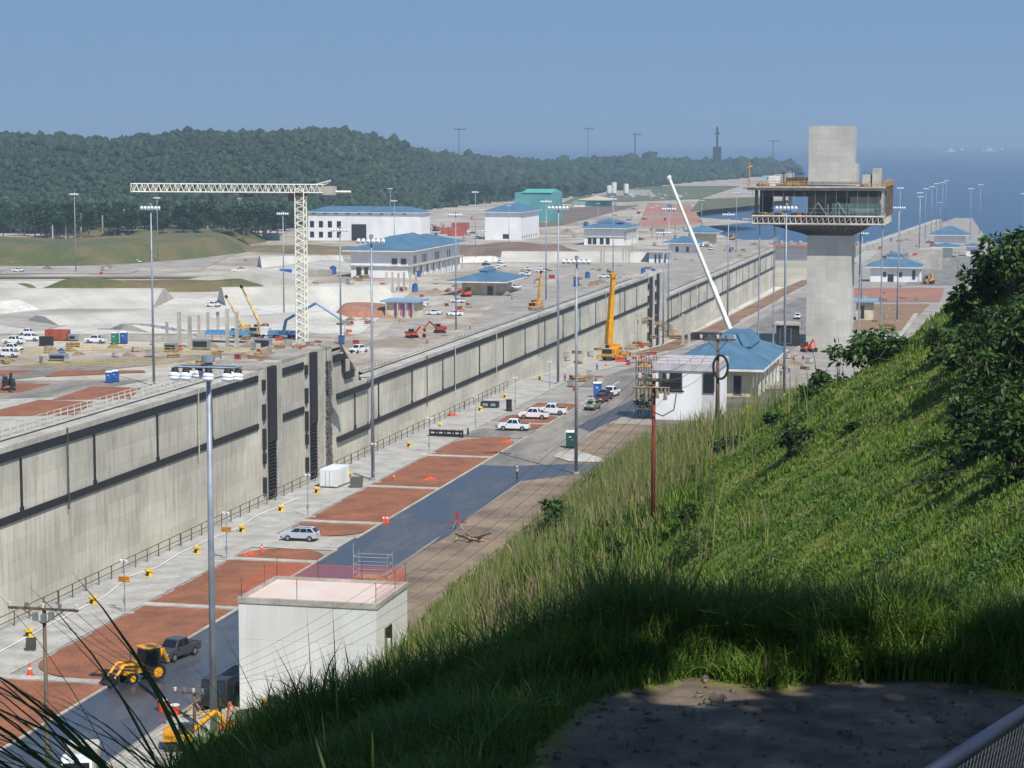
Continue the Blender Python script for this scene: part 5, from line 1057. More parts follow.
# foreground ring-head mast
a = N(214, 736); h = PY(207, 362, a.y).z
t = thing('light_mast', 'tall foreground light mast with a cluster of eight round lamps at its top', 'light mast', tuple(a))
lean = PY(207.5, 362, a.y).x-a.x
mb = MB(); mb.cyl((0, 0, 0), (lean*.0, 0, h), .3, .2, n=16); mb.build('pole', STEEL, t, smooth=True)
mb = MB(); mb.cyl((0, 0, 0), (0, 0, .4), .6, n=16); mb.build('base_flange', SLAB, t)
mb = MB(); mb.cyl((0, 0, h), (0, 0, h+.55), .55, n=16); mb.cyl((0, 0, h-.55), (0, 0, h), .35, n=12); mb.build('winch_head', STEEL, t)
mb = MB()
for s__ in (-1, 1): mb.bar((-2.5, s__*.8, h-.35), (2.5, s__*.8, h-.35), .14)
mb.bar((-2.5, -.8, h-.35), (-2.5, .8, h-.35), .14); mb.bar((2.5, -.8, h-.35), (2.5, .8, h-.35), .14); mb.build('lamp_frame', STEEL, t)
for (x, y) in ((-2.5, -.8), (-1.55, -.85), (-1.1, .8), (.35, -.85), (1.5, .8), (1.95, -.85), (2.65, -.4), (-2.0, .8)):
    mb = MB(); mb.cyl((x, y, h-.4), (x, y-.05, h-.85), .26, .34, n=14); lo = mb.build('lamp', DARK, t, smooth=False)
    mb = MB(); mb.cyl((x, y-.05, h-.86), (x, y-.15, h-1.15), .42, .5, n=16); mb.cyl((x, y-.15, h-1.15), (x, y-.2, h-1.4), .5, .36, n=16); mb.build('globe', LENS, lo, smooth=True)
# walkway lamp posts
t = thing('walkway_lamp', 'x', 'lamp post', (0, 0, 0))
mb = MB(); mb.cyl((0, 0, 0), (0, 0, 5.6), .06, .045, n=8); mb.build('post', STEEL, t); mb = MB(); mb.bx(-1.2, 1.0, -.35, .35, .0, .12); mb.build('base', SLAB2, t)
mb = MB(); mb.cyl((0, -.1, 1.1), (0, -.1, 1.6), .13, n=8); mb.build('junction_box', STEEL, t)
for s__ in (-1, 1): mb = MB(); mb.cyl((0, 0, 5.55), (s__*.28, 0, 5.5), .03, n=4); mb.cyl((s__*.25, -.02, 5.35), (s__*.25, -.2, 5.55), .16, .09, n=8); mb.build('spotlight', LENS, t)
WL = Proto(t); Y = 206; i = 0
while Y < 430:
    o = WL.put((-88.3, Y, 0), 0, 'slim walkway lamp post with twin spots, %s' % (['nearest one, with an amber sign', 'second along, with an amber sign'][i] if i < 2 else 'beside the red planting beds'), 'walkway lamp posts' )
    if i < 2:
        s_ = thing('amber_sign', ['amber sign board on the nearest walkway lamp post', 'amber sign board on the second walkway lamp post'][i], 'sign', (-88.3, Y, 3.55))
        mb = MB(); mb.bx(-.62, .62, -.12, -.08, -.3, .3); mb.build('board', mat('amber_board', (206, 146, 40), c2=(170, 112, 30), scale=2), s_, bevel=.02)
        mb = MB()
        for r_ in range(3): mb.bx(-.5+.05*r_, .5-.1*r_, -.13, -.122, .12-.17*r_, .17-.17*r_)
        mb.build('lettering', mat('faded_marks', (132, 88, 30), var=.02), s_)
    Y += 29.6; i += 1
# mooring bollards, painted yellow, along the lock edge
t = thing('bollard', 'x', 'bollard', (0, 0, 0))
mb = MB(); mb.bx(-.42, .42, -.42, .42, 0, .06); mb.cyl((0, 0, .06), (0, 0, .5), .26, .22, n=12); mb.cyl((0, 0, .5), (0, 0, .68), .4, n=12); mb.build('body', BOLY, t); mb = MB(); mb.bx(-.12, .16, -.45, -.4, .1, .45); mb.build('marking', BLACK, t)
BO = Proto(t)
for (px, py) in ((29, 637), (93, 604), (149, 576), (197, 553), (242, 532), (281, 511), (317, 493), (350, 478), (409, 447), (480, 411), (440, 428), (505, 398), (540, 380)):
    p = N(px, py); BO.put((p.x, p.y, p.z+.02), 0, 'yellow mooring bollard on the concrete walkway by the chamber handrail', 'yellow bollards along the lock edge', 1.15)
# handrails
def rail_section(name, label, n_, sp, h, m, r=.035, mids=(.5,), wires=0):
    t = thing(name, label, 'railing', (0, 0, 0)); L = n_*sp
    for i in range(n_+1): mb = MB(); mb.cyl((0, i*sp, 0), (0, i*sp, h), r*1.25, n=6); mb.build('post', m, t)
    mb = MB(); mb.cyl((0, 0, h), (0, L, h), r, n=6); mb.build('top_rail', m, t)
    for k_ in mids: mb = MB(); mb.cyl((0, 0, h*k_), (0, L, h*k_), r*.9, n=6); mb.build('mid_rail', m, t)
    return t
RS = Proto(rail_section('handrail', 'x', 10, 3.4, 1.45, RAIL, .05)); Y = 140
while Y < 400: RS.put((XN+.25, Y, .05), 0, 'section of rusty grey handrail along the near edge of the chamber', 'handrail sections on the near chamber edge'); Y += 34.2
FRW = Proto(rail_section('edge_fence', 'x', 12, 2.8, 1.3, mat('white_rail', (206, 204, 196), rough=.5), .06))
Y = 200
while Y < 405:
    for x in (XF-5.6, XF-8.2): FRW.put((x, Y, 0), 0, 'section of pale post and rail fence along the far chamber edge', 'fence sections on the far chamber edge')
    Y += 33.7
Y = 514
while Y < 890: FRW.put((XF-5.6, Y, zF(Y)), 0, 'section of pale post and rail fence along the far chamber edge', 'fence sections on the far chamber edge'); Y += 33.7
YR = Proto(rail_section('yellow_rail', 'x', 8, 2.4, 1.1, mat('yellow_rail_paint', (206, 176, 60), rough=.5), .05)); k = 0
for (px, py) in ((0, 367), (42, 366), (84, 365), (126, 364), (34, 351), (74, 350), (112, 351), (0, 355), (150, 356), (190, 352)):
    p = FR(px, py); YR.put((p.x, p.y, p.z), -math.pi/2, 'section of yellow guard rail on the far plateau', 'yellow guard rail sections by the basins')
# white columns
t = thing('concrete_post', 'x', 'post', (0, 0, 0)); mb = MB(); mb.bx(-.32, .32, -.32, .32, 0, 10); mb.build('shaft', SLAB2, t); mb = MB(); mb.bx(-.6, .6, -.6, .6, 0, .5); mb.build('footing', SLAB, t)
CPp = Proto(t)
def posts(lst, zf, label, group):
    for (px, yt, yb) in lst:
        a = G(px, yb, zf); h = PY(px, yt, a.y).z-a.z; CPp.put(tuple(a), 0, label, group, (1.1, 1.1, h/10))
posts([(167, 322, 338), (179.5, 312, 350), (190, 316, 347), (199, 315, 336), (208, 312, 334), (218, 312, 333), (227.5, 309, 350), (237, 312, 347)], zF, 'white bare column standing near the blue tarpaulin roof', 'bare columns near the blue tarpaulin')
posts([(386.5, 272, 294), (392.5, 272, 293), (398.5, 273, 292), (404, 272, 291), (410, 272, 290), (416, 272, 289)], zF, 'white post in the row behind the checkpoint kiosk', 'white posts behind the kiosk')
posts([(601, 246, 267), (604, 247, 268), (623, 246, 266), (626, 247, 267), (629, 246, 266)], zF, 'slim pale post in front of the two storey office', 'pale posts before the office')
posts([(53, 225, 246), (66, 220, 246), (81.5, 213, 243), (103, 215, 244), (112, 217, 244), (124.5, 209, 240), (137, 216, 241), (144, 215, 240), (171, 216, 238), (201, 227, 241), (208, 226, 241), (224, 225, 241)], zF, 'pale upright pole on the grassy mound before the dark woods', 'pale poles on the mound')
posts([(683, 314, 345), (689, 315, 344), (640, 312, 342), (636, 314, 342)], zN, 'tall white pipe post at the lock edge behind the control building', 'white pipe posts at the lock edge')
# utility poles with wires
def utility_pole(label, base, top_z, arm, m, aw=2.4, ang=0, coils=0, r=.15):
    x, y, z = base; h = top_z-z; t = thing('utility_pole', label, 'utility pole', (x, y, z), ang)
    mb = MB(); mb.cyl((0, 0, -1), (0, 0, h), r*1.1, r*.8, n=10); mb.build('pole', m, t, smooth=True)
    mb = MB(); mb.bx(-arm/2, arm/2, -.22, -.1, h-.55, h-.38); mb.bx(-arm/2+.3, arm/2-.3, .1, .22, h-.62, h-.47)
    mb.bar((0, -.16, h-1.5), (-arm*.3, -.16, h-.5), .06); mb.bar((0, -.16, h-1.5), (arm*.3, -.16, h-.5), .06); mb.build('crossarm', WOOD, t)
    for i in range(5):
        x_ = -arm/2+.12+(arm-.24)*i/4; mb = MB(); mb.cyl((x_, -.16, h-.38), (x_, -.16, h-.08), .09, .14, n=8); mb.build('insulator', CHROME if i % 2 else WHITE, t)
    return t, h
pA = PY(44, 606, 132); uA, hA = utility_pole('weathered wooden utility pole at lower left with a wide crossarm and insulators', (pA.x, 132, 0), pA.z+.3, 5.0, WOOD)
for (x, z) in ((-.55, -.95), (.6, -.85), (.05, -1.05)): mb = MB(); mb.cyl((x, -.2, hA+z-.3), (x, -.2, hA+z+.2), .2, n=10); mb.build('transformer_cap', CHROME, uA)
pB = PY(194, 687, 165); uB, hB = utility_pole('short wooden utility pole beside the foreground light mast', (pB.x, 165, 0), pB.z, 3.4, WOOD)
pC = N(0, 0) if False else None
hC = hill_hit(654, 524); c_ = PY(654, 372, hC); uC, h_ = utility_pole('red brown utility pole rooted in the tall grass before the control building', (c_.x, hC, float(hill(c_.x, hC))), c_.z, 2.0, WOODR, r=.14)
mb = MB(); [mb.cyl((x_, -.25, h_-.9-l_), (x_, -.25, h_-.9), .08+.05*(i_ % 2), .06, n=8) for i_, (x_, l_) in enumerate(((-1.2, .5), (-.95, .8), (-.7, .45), (-.45, .9), (-.2, .6), (.25, .7), (.5, .4), (.75, .8), (.95, .5)))]; mb.bar((-1.3, -.25, h_-.95), (1.05, -.25, h_-.95), .09); mb.build('switch_gear', mat('dull_ceramic', (150, 140, 118), c2=(112, 104, 84), scale=6), uC)
mb = MB(); mb.bar((0, -.2, h_-1.0), (1.9, -.2, h_-1.15), .09); mb.tube([(-.3, -.3, h_-1.8), (-.1, -.3, h_-2.4), (.6, -.3, h_-2.7), (1.3, -.3, h_-2.3), (1.45, -.3, h_-1.3)], .035); mb.build('jumper_cable', DARK, uC)
hD = hill_hit(718, 436); c_ = PY(718, 334, hD); uD, h2_ = utility_pole('grey utility pole with a black cable coil right of the control building window', (c_.x, hD, float(hill(c_.x, hD))), c_.z, 3.2, WOOD, r=.17)
mb = MB(); pts = [(.3+.65*math.cos(a_), -.3, h2_-2.9+1.05*math.sin(a_)) for a_ in np.linspace(0, 2*math.pi, 17)]; mb.tube(pts, .11, n=6); mb.build('cable_coil', BLACK, uD)
hE = hill_hit(711, 442); c2 = PY(711, 420, hE); t = thing('leaning_stake', 'thin white stake at the foot of the grey utility pole', 'stake', (c2.x, hE, float(hill(c2.x, hE)))); mb = MB(); mb.cyl((0, 0, -.3), (.3, 0, 4.4), .08); mb.build('stake', WHITE, t)
def wire(name, label, a, b, sag, r=.02):
    a = Vector(a); b = Vector(b); mb = MB(); n_ = 24
    pts = [a.lerp(b, i/n_)-Vector((0, 0, sag*4*(i/n_)*(1-i/n_))) for i in range(n_+1)]; mb.tube(pts, r, n=4); return tag(mb.build(name, RAIL), label, 'cable', 'power wires between the poles')
LB = Vector((pB.x, 165, pB.z)); LA = Vector((pA.x, 132, pA.z)); LC = PY(652, 380, hC)
for i in range(5):
    wire('power_wire', 'thin power wire crossing in front of the white block towards the red brown pole', LB+Vector((-1.5+.75*i, 0, -.1)), LC+Vector((-.8+.4*i, 0, .3-.35*i)), 2.2+.35*i, .011)
for i in range(3):
    wire('power_wire', 'thin power wire running down from the lower left pole to the short pole', LA+Vector((-.4+1.2*i, 0, -.1)), LB+Vector((-1.2+1.2*i, 0, -.1)), .5+.25*i, .022)
for i in range(3):
    wire('power_wire', 'thin power wire between the red brown pole and the grey pole', LC+Vector((.5, 0, .5-.5*i)), PY(717, 338, hD)+Vector((-.8+.8*i, 0, 0)), .7+.4*i, .02)
# ================================================================ VEHICLES
def paint(name, c): return mat(name, c, rough=.32, var=.03, spec=.6)
PW = paint('car_white', (224, 226, 226)); PS = paint('car_silver', (176, 182, 190)); PG = paint('car_grey', (66, 69, 72)); PB = paint('car_black', (34, 36, 40)); PGR = paint('car_green_grey', (112, 124, 104)); PR = paint('car_dark_red', (96, 54, 56))
LAMPW = mat('headlight_glass', (222, 226, 230), rough=.15, var=.02); LAMPR = mat('tail_light', (160, 30, 26), rough=.3, var=.02)
def wheels(t, ys, hw, r, w_=.24, rim=CHROME, n=16):
    for y in ys:
        for s__ in (-1, 1):
            mb = MB(); mb.wheel((s__*hw, y, r), r, w_, n=n); wo = mb.build('wheel', TYRE, t); mb = MB(); mb.wheel((s__*(hw+.02), y, r), r*.58, w_, n=10); mb.build('rim', rim, wo)
def glasshouse(t, prof, x, m, zb, zt, ins, split=()):
    """cabin with inset windows; prof = [(y front low), (y front top), (y rear top), (y rear low)]"""
    y0, y1, y2, y3 = prof
    mb = MB(); mb.prof([(y0, zb), (y1, zt), (y2, zt), (y3, zb)], -x, x, ins=ins); cab = mb.build('cabin', m, t, bevel=.05)
    g_ = MB(); e = .012; zl, zh = zb+.06, zt-.09
    def ya(a, b, z): u = (z-zb)/(zt-zb); return a+(b-a)*u
    def xa(z): return x-ins*(z-zb)/(zt-zb)+e
    segs = [0]+list(split)+[1]
    for s__ in (-1, 1):
        for a, b in zip(segs[:-1], segs[1:]):
            lo0 = ya(y0, y1, zl)+.12; lo1 = ya(y3, y2, zl)-.12; hi0 = ya(y0, y1, zh)+.12; hi1 = ya(y3, y2, zh)-.12
            q = [(s__*xa(zl), lo0+(lo1-lo0)*a+.03, zl), (s__*xa(zl), lo0+(lo1-lo0)*b-.03, zl), (s__*xa(zh), hi0+(hi1-hi0)*b-.03, zh), (s__*xa(zh), hi0+(hi1-hi0)*a+.03, zh)]
            gg = MB(); gg.add(q, [(0, 1, 2, 3)]); gg.build('side_window', GLASS, cab)
    for (a, b, sg, nm) in ((y0, y1, -1, 'windscreen'), (y3, y2, 1, 'rear_window')):
        gg = MB(); q = [(-xa(zl)+.12, ya(a, b, zl)+sg*e, zl), (xa(zl)-.12, ya(a, b, zl)+sg*e, zl), (xa(zh)-.1, ya(a, b, zh)+sg*e, zh), (-xa(zh)+.1, ya(a, b, zh)+sg*e, zh)]
        gg.add(q, [(0, 1, 2, 3)]); gg.build(nm, GLASS, cab)
    return cab
def lights(t, y0, y1, hw, z):
    for s__ in (-1, 1):
        mb = MB(); mb.bx(s__*hw-.2, s__*hw+.2, y0-.03, y0+.1, z-.08, z+.1); mb.build('headlight', LAMPW, t)
        mb = MB(); mb.bx(s__*(hw+.03)-.1, s__*(hw+.03)+.1, y1-.08, y1+.03, z-.02, z+.26); mb.build('tail_light', LAMPR, t)
def pickup(m, name='pickup_truck'):
    t = thing(name, 'x', 'pickup', (0, 0, 0)); w_ = .92
    mb = MB(); mb.prof([(-2.62, .5), (-2.66, .85), (-2.5, 1.06), (-1.35, 1.24), (.9, 1.24), (.95, 1.2), (2.62, 1.2), (2.62, .5), (2.2, .42), (-2.3, .42)], -w_, w_); mb.build('body', m, t, bevel=.06)
    glasshouse(t, (-1.4, -.72, .68, 1.0), w_-.04, m, 1.18, 1.94, .15, (.5,))
    mb = MB(); mb.bx(-.78, .78, 1.08, 2.52, 1.1, 1.215); mb.build('cargo_bed', DARK, t)
    mb = MB(); mb.bx(-.95, .95, -2.74, -2.6, .45, .68); mb.build('front_bumper', DARK, t); mb = MB(); mb.bx(-.45, .45, -2.69, -2.62, .74, .92); mb.build('grille', DARK, t)
    lights(t, -2.62, 2.63, .7, .85); wheels(t, (-1.65, 1.55), .84, .42)
    for s__ in (-1, 1): mb = MB(); mb.bx(s__*1.0-.1, s__*1.0+.1, -1.12, -1.0, 1.15, 1.33); mb.build('mirror', m, t)
    return t
def suv(m, name='parked_car'):
    t = thing(name, 'x', 'car', (0, 0, 0)); w_ = .9
    mb = MB(); mb.prof([(-2.22, .45), (-2.28, .75), (-2.1, .95), (-1.2, 1.08), (2.1, 1.14), (2.24, .95), (2.24, .5), (2.0, .36), (-2.0, .36)], -w_, w_); mb.build('body', m, t, bevel=.08)
    glasshouse(t, (-1.3, -.5, 1.5, 2.12), w_-.04, m, 1.04, 1.66, .18, (.38, .72))
    mb = MB(); mb.bx(-.9, .9, -2.32, -2.2, .36, .56); mb.build('front_bumper', DARK, t); lights(t, -2.24, 2.24, .66, .84); wheels(t, (-1.38, 1.38), .82, .36)
    for s__ in (-1, 1): mb = MB(); mb.bx(s__*.62-.02, s__*.62+.02, -.4, 1.5, 1.68, 1.74); mb.build('roof_rail', DARK, t)
    return t
def bus(m):
    t = thing('minibus', 'x', 'bus', (0, 0, 0)); mb = MB(); mb.prof([(-5, .45), (-5.05, 1.2), (-4.75, 2.9), (4.9, 2.95), (5, .45)], -1.2, 1.2); mb.build('body', m, t, bevel=.1)
    for s__ in (-1, 1):
        for i in range(7): mb = MB(); mb.bx(s__*1.215-.01, s__*1.215+.01, -4.2+i*1.28, -3.1+i*1.28, 1.5, 2.4); mb.build('side_window', GLASS, t)
    mb = MB(); mb.add([(-1.05, -5.07, 1.3), (1.05, -5.07, 1.3), (1.0, -4.84, 2.65), (-1.0, -4.84, 2.65)], [(0, 1, 2, 3)]); mb.build('windscreen', GLASS, t); wheels(t, (-3.2, 3.0), 1.05, .48); return t
def lorry(m, load=SLAB):
    t = thing('lorry', 'x', 'truck', (0, 0, 0)); mb = MB(); mb.prof([(-4.2, .6), (-4.25, 1.5), (-4.0, 2.7), (-2.5, 2.75), (-2.45, .6)], -1.15, 1.15); cab = mb.build('cab', m, t, bevel=.08)
    mb = MB(); mb.add([(-1, -4.26, 1.6), (1, -4.26, 1.6), (.95, -4.05, 2.5), (-.95, -4.05, 2.5)], [(0, 1, 2, 3)]); mb.build('windscreen', GLASS, cab)
    mb = MB(); mb.bx(-1.2, 1.2, -2.35, 4.2, .95, 2.0); mb.build('tipper_body', load, t, bevel=.04); mb = MB(); mb.bx(-.6, .6, -4, 4, .55, .9); mb.build('chassis', DARK, t)
    mb = MB(); mb.bx(-1.15, 1.15, -4.34, -4.2, .5, .85); mb.build('bumper', DARK, t); wheels(t, (-3.2, 2.0, 3.2), 1.0, .5, .3); return t
def mixer():
    t = lorry(PW, SLAB); t.name = 'mixer_truck'; t['category'] = 'truck'
    for c in kids(t):
        if c.name.startswith('tipper'): bpy.data.objects.remove(c)
    mb = MB(); mb.cyl((0, -1.9, 1.9), (0, 1.0, 2.4), .8, 1.35, n=14); mb.cyl((0, 1.0, 2.4), (0, 3.6, 3.1), 1.35, .6, n=14); mb.build('drum', SLAB2, t, smooth=True); return t
def excavator(m, track=True):
    t = thing('excavator', 'x', 'excavator', (0, 0, 0))
    for s__ in (-1, 1): mb = MB(); mb.prof([(-1.7, .35), (-1.4, .8), (1.4, .8), (1.7, .35), (1.4, 0), (-1.4, 0)], s__*1.0-.25, s__*1.0+.25); mb.build('track', BLACK, t)
    mb = MB(); mb.bx(-1.2, 1.2, -1.2, 1.7, .95, 1.7); mb.bx(-1.2, 1.2, .6, 1.8, 1.2, 2.0); mb.build('body', m, t, bevel=.08)
    mb = MB(); mb.bx(-1.2, -.3, -1.3, .3, 1.7, 2.75); mb.build('cab', GLASS, t, bevel=.06)
    mb = MB(); mb.bar((.2, -1, 1.6), (.2, -3.4, 3.6), .38); mb.build('boom', m, t); mb = MB(); mb.bar((.2, -3.4, 3.6), (.2, -5, 1.5), .3); mb.build('arm', m, t); mb = MB(); mb.prof([(-5.3, 1.4), (-4.7, 1.5), (-4.4, .7), (-5.2, .4)], -.2, .6); mb.build('bucket', DARK, t); return t
def backhoe():
    t = thing('backhoe_loader', 'yellow backhoe loader with a black cab parked on the wet road', 'backhoe', (0, 0, 0))
    mb = MB(); mb.prof([(-2.2, .75), (-2.25, 1.3), (-1.9, 1.6), (-.2, 1.75), (.9, 1.5), (.9, .8)], -.5, .5); mb.build('bonnet', YEL, t, bevel=.06)
    mb = MB(); mb.prof([(-.4, 1.2), (-.25, 2.0), (-.1, 2.85), (1.3, 2.9), (1.45, 1.9), (1.2, 1.0)], -.78, .78); cab = mb.build('cab', DARK, t, bevel=.05)
    for s__ in (-1, 1): mb = MB(); mb.bx(s__*.79-.01, s__*.79+.01, -.1, 1.2, 1.75, 2.7); mb.build('side_window', GLASS, cab)
    mb = MB(); mb.bx(-.85, .85, -.3, 1.45, 2.9, 3.0); mb.build('roof', YEL, cab)
    wheels(t, (.85,), .95, .78, .46, YEL); wheels(t, (-1.6,), .85, .5, .34, YEL)
    for s__ in (-1, 1):
        mb = MB(); mb.bar((s__*.6, 0, 1.5), (s__*.62, -2.3, 1.75), .2); mb.bar((s__*.62, -2.3, 1.75), (s__*.65, -3.2, .7), .2); mb.build('loader_arm', YEL, t)
        mb = MB(); mb.cyl((s__*.6, -1.2, 1.2), (s__*.62, -2.5, 1.5), .06); mb.build('ram', CHROME, t)
    mb = MB(); mb.prof([(-3.3, .2), (-3.15, .95), (-3.0, 1.0), (-3.0, .35), (-3.8, .12), (-3.9, .2)], -1.15, 1.15); mb.build('bucket', DARK, t)
    mb = MB(); mb.bar((-.2, 1.6, 1.1), (-.2, 2.1, 2.5), .26); mb.bar((-.2, 2.1, 2.5), (-.2, 2.7, 1.2), .22); mb.build('backhoe_boom', YEL, t)
    mb = MB(); mb.cyl((-.7, -.9, 1.7), (-.7, -.9, 2.5), .07); mb.build('exhaust', CHROME, t)
    return t
# near side
p = N(137, 684); t = backhoe(); t.location = (p.x, p.y+1.5, .03); t.rotation_euler = (0, 0, R(-38))
PP = {k_: Proto(pickup(m_)) for k_, m_ in (('w', PW), ('g', PG))}
SV = {k_: Proto(suv(m_, n_)) for k_, m_, n_ in (('s', PS, 'parked_car'), ('b', PB, 'parked_car'), ('gg', PGR, 'parked_car'), ('r', PR, 'parked_car'))}
def at(proto, px, py, rz, label, zf=zN, group=None, dz=.04, sc_=1.0):
    p = G(px, py, zf); return proto.put((p.x, p.y, p.z+dz), R(rz), label, group, sc_)
at(PP['g'], 177, 658, -14, 'dark grey pickup coming down the wet road beside the backhoe')
at(SV['s'], 301, 540.5, -90, 'silver car parked across the gap between two red planting beds')
at(PP['w'], 514, 430.5, -88, 'white pickup parked nearest, just beyond the last long red bed')
at(PP['w'], 534, 419, -88, 'white pickup parked second from the front by the red beds')
at(PP['w'], 552, 414.5, -88, 'white pickup parked third, partly hidden behind the second')
at(SV['gg'], 592.5, 409.5, -8, 'green grey car leading the short queue of vehicles near the blue toilet')
at(SV['r'], 601, 402.5, -8, 'dark red car behind the green grey one in the short queue')
at(PP['g'], 604.5, 400, -8, 'grey pickup in the middle of the short queue')
at(PP['w'], 611, 396.5, -10, 'white pickup at the rear of the short queue of vehicles')
at(SV['b'], 645, 404, -30, 'dark car half hidden in the shadow left of the control building')
LO = Proto(lorry(PB, DARK)); at(LO, 231, 700, 0, 'black truck tucked against the left side of the white block')
LW = Proto(lorry(PW, SLAB2)); p = PY(80, 742, 150); LW.put((p.x, p.y, .03), R(20), 'white truck half hidden behind the arching grass at lower left')
at(PP['w'], 797.5, 319, 5, 'white pickup left of the control tower shaft, seen from the front')
# far side vehicles
FG = None
for (px, py, rz, lb) in ((14, 344, -90, 'white pickup at the basins, left of the rust red container and lowest'), (29, 341, -80, 'white pickup just in front of the rust red container'), (28, 335, -90, 'white pickup behind the other two near the rust red container'),
                         (96, 343, -90, 'white pickup left of the green toilet'), (8, 357, -90, 'cream white pickup at the left picture edge below the container'), (11, 352, 90, 'white pickup at the left picture edge, behind the cream one'),
                         (213, 307, 80, 'white pickup on the pale basin floor'), (359, 353, -20, 'white pickup on the dirt beyond the first lock gate'), (434, 315, 90, 'white pickup right of the kiosk, nearer of two'), (455, 316, -60, 'white pickup right of the kiosk, close to the lamp mast'),
                         (458, 303, -90, 'white pickup in front of the low blue roofed house'), (516, 289, -20, 'white pickup right of the low blue roofed house'), (604, 278, 90, 'white pickup above the tip of the yellow crane boom'),
                         (137, 263, 80, 'small white pickup on the sloping dusty road'), (18, 272, 90, 'white pickup at the left edge below the green mound')):
    at(PP['w'], px, py, rz, lb, zF)
BU = Proto(bus(PW)); at(BU, 243, 276.5, -90, 'white minibus on the back road behind the basins', zF)
random.seed(5); i = 0
for (x0, x1, y0, y1, n_) in ((484, 503, 262, 270, 9), (514, 552, 269, 278, 7), (458, 484, 231, 240, 8), (640, 690, 194, 199, 16), (600, 640, 193, 199, 8), (405, 430, 300, 308, 3)):
    for _ in range(n_):
        q = random.random(); pr = PP['w'] if q < .7 else (SV['s'] if q < .85 else SV['b'])
        at(pr, random.uniform(x0, x1), random.uniform(y0, y1), random.choice((-90, 90, -70, 0, 20)), {True: 'white site pickup parked in the far yard', False: 'silver or dark car parked in the far yard'}[q < .7], zF, 'far parked site pickups' if q < .7 else 'far parked cars', sc_=1.0)
MX = Proto(mixer()); at(MX, 711, 250, 10, 'grey and white concrete mixer right of the white crane boom', zF); at(MX, 705, 247, -30, 'concrete mixer behind the first one near the pavilions', zF)
EX = Proto(excavator(ORA)); at(EX, 412, 338, 60, 'orange excavator on the dirt in front of the kiosk', zF); at(EX, 466, 297, -40, 'small orange excavator by the wall of the low blue roofed house', zF)
at(EX, 807, 352, 30, 'orange machine right in front of the control tower foot', zN)
EY = Proto(excavator(YEL)); at(EY, 928, 284, 20, 'yellow excavator beside the blue pyramid roof house', zN, sc_=1.35); at(EY, 731, 240, 30, 'yellow machine by the inlet beyond the lock', zF, sc_=1.2)
at(EY, 764, 424, -60, 'yellow machine parked at the grass edge right of the control building', zN, sc_=.9)
p = PY(176, 752, 160); EY.put((p.x+.5, p.y, .03), R(110), 'yellow machine half hidden in grass below the short utility pole', None, .8)
p = PY(277, 735, 172); EY.put((p.x, p.y, .03), R(60), 'yellow machine hidden behind grass tips at the foot of the white block', None, .6)
ER = Proto(excavator(REDP)); at(ER, 440, 333, -60, 'dark red roller machine beside the orange excavator', zF); at(ER, 436, 231, -30, 'red machine with raised arm beside the rust red containers', zF, sc_=1.5)
EB = Proto(excavator(DARK)); at(EB, 9, 390, 30, 'dark machine standing on a red bed at the left picture edge', zF)
# ================================================================ CONTAINERS, TOILETS, SITE THINGS
def container(name, label, loc, rz, dims, m, door=True, cat='container'):
    t = thing(name, label, cat, loc, rz); w_, l_, h = dims; mb = MB(); mb.bx(-w_/2, w_/2, 0, l_, .12, h); mb.build('box', m, t, bevel=.03)
    n_ = int(l_/.55)
    for s__ in (-1, 1):
        mb = MB(); mb.bx(s__*(w_/2+.012)-.01, s__*(w_/2+.012)+.01, .2, l_-.1, .25, h-.12)
        for i in range(n_): mb.bx(s__*(w_/2+.02)-.02, s__*(w_/2+.02)+.02, .2+i*.55, .45+i*.55, .25, h-.12)
        mb.build('corrugated_side', m, t)
    if door:
        for s__ in (-1, 1):
            mb = MB(); mb.bx(min(s__*.05, s__*(w_/2-.12)), max(s__*.05, s__*(w_/2-.12)), -.05, -.005, .25, h-.15); do = mb.build('door', m, t)
            mb = MB(); mb.cyl((s__*.3, -.08, .3), (s__*.3, -.08, h-.2), .025, n=6); mb.build('lock_bar', STEEL, do)
    mb = MB(); mb.bx(-w_/2-.04, w_/2+.04, -.04, l_+.04, 0, .12); mb.build('base_frame', DARK, t); return t
a = N(328, 488); container('storage_container', 'small white container on the walkway in front of the lock gate', (a.x, a.y, .03), R(-4), (2.5, 5, 2.6), WHITE)
a = FR(47, 340); container('shipping_container', 'rust red container behind the white pickups near the basins', tuple(a), R(-90), (2.5, 5.6, 2.6), RUSTR)
for i, (x, y) in enumerate(((441, 234), (448, 236), (452, 229))): a = FR(x, y); container('shipping_container', ['rust red container left of its two neighbours below the hangar', 'rust red container nearest in the group of three', 'rust red container standing farthest back of the three'][i], tuple(a), R(-70), (4, 14, 5), RUSTR)
for i, (x, y, m_) in enumerate(((276, 275.5, WHITE), (286.5, 276, BLUEW), (313, 276, SLAB2))): a = FR(x-6, y); container('site_container', ['cream site container left of the blue one behind the basins', 'blue site container behind the tower crane mast', 'long pale container right of the tower crane mast'][i], tuple(a), R(-90), (3, 11 if i != 1 else 5, 3), m_, False)
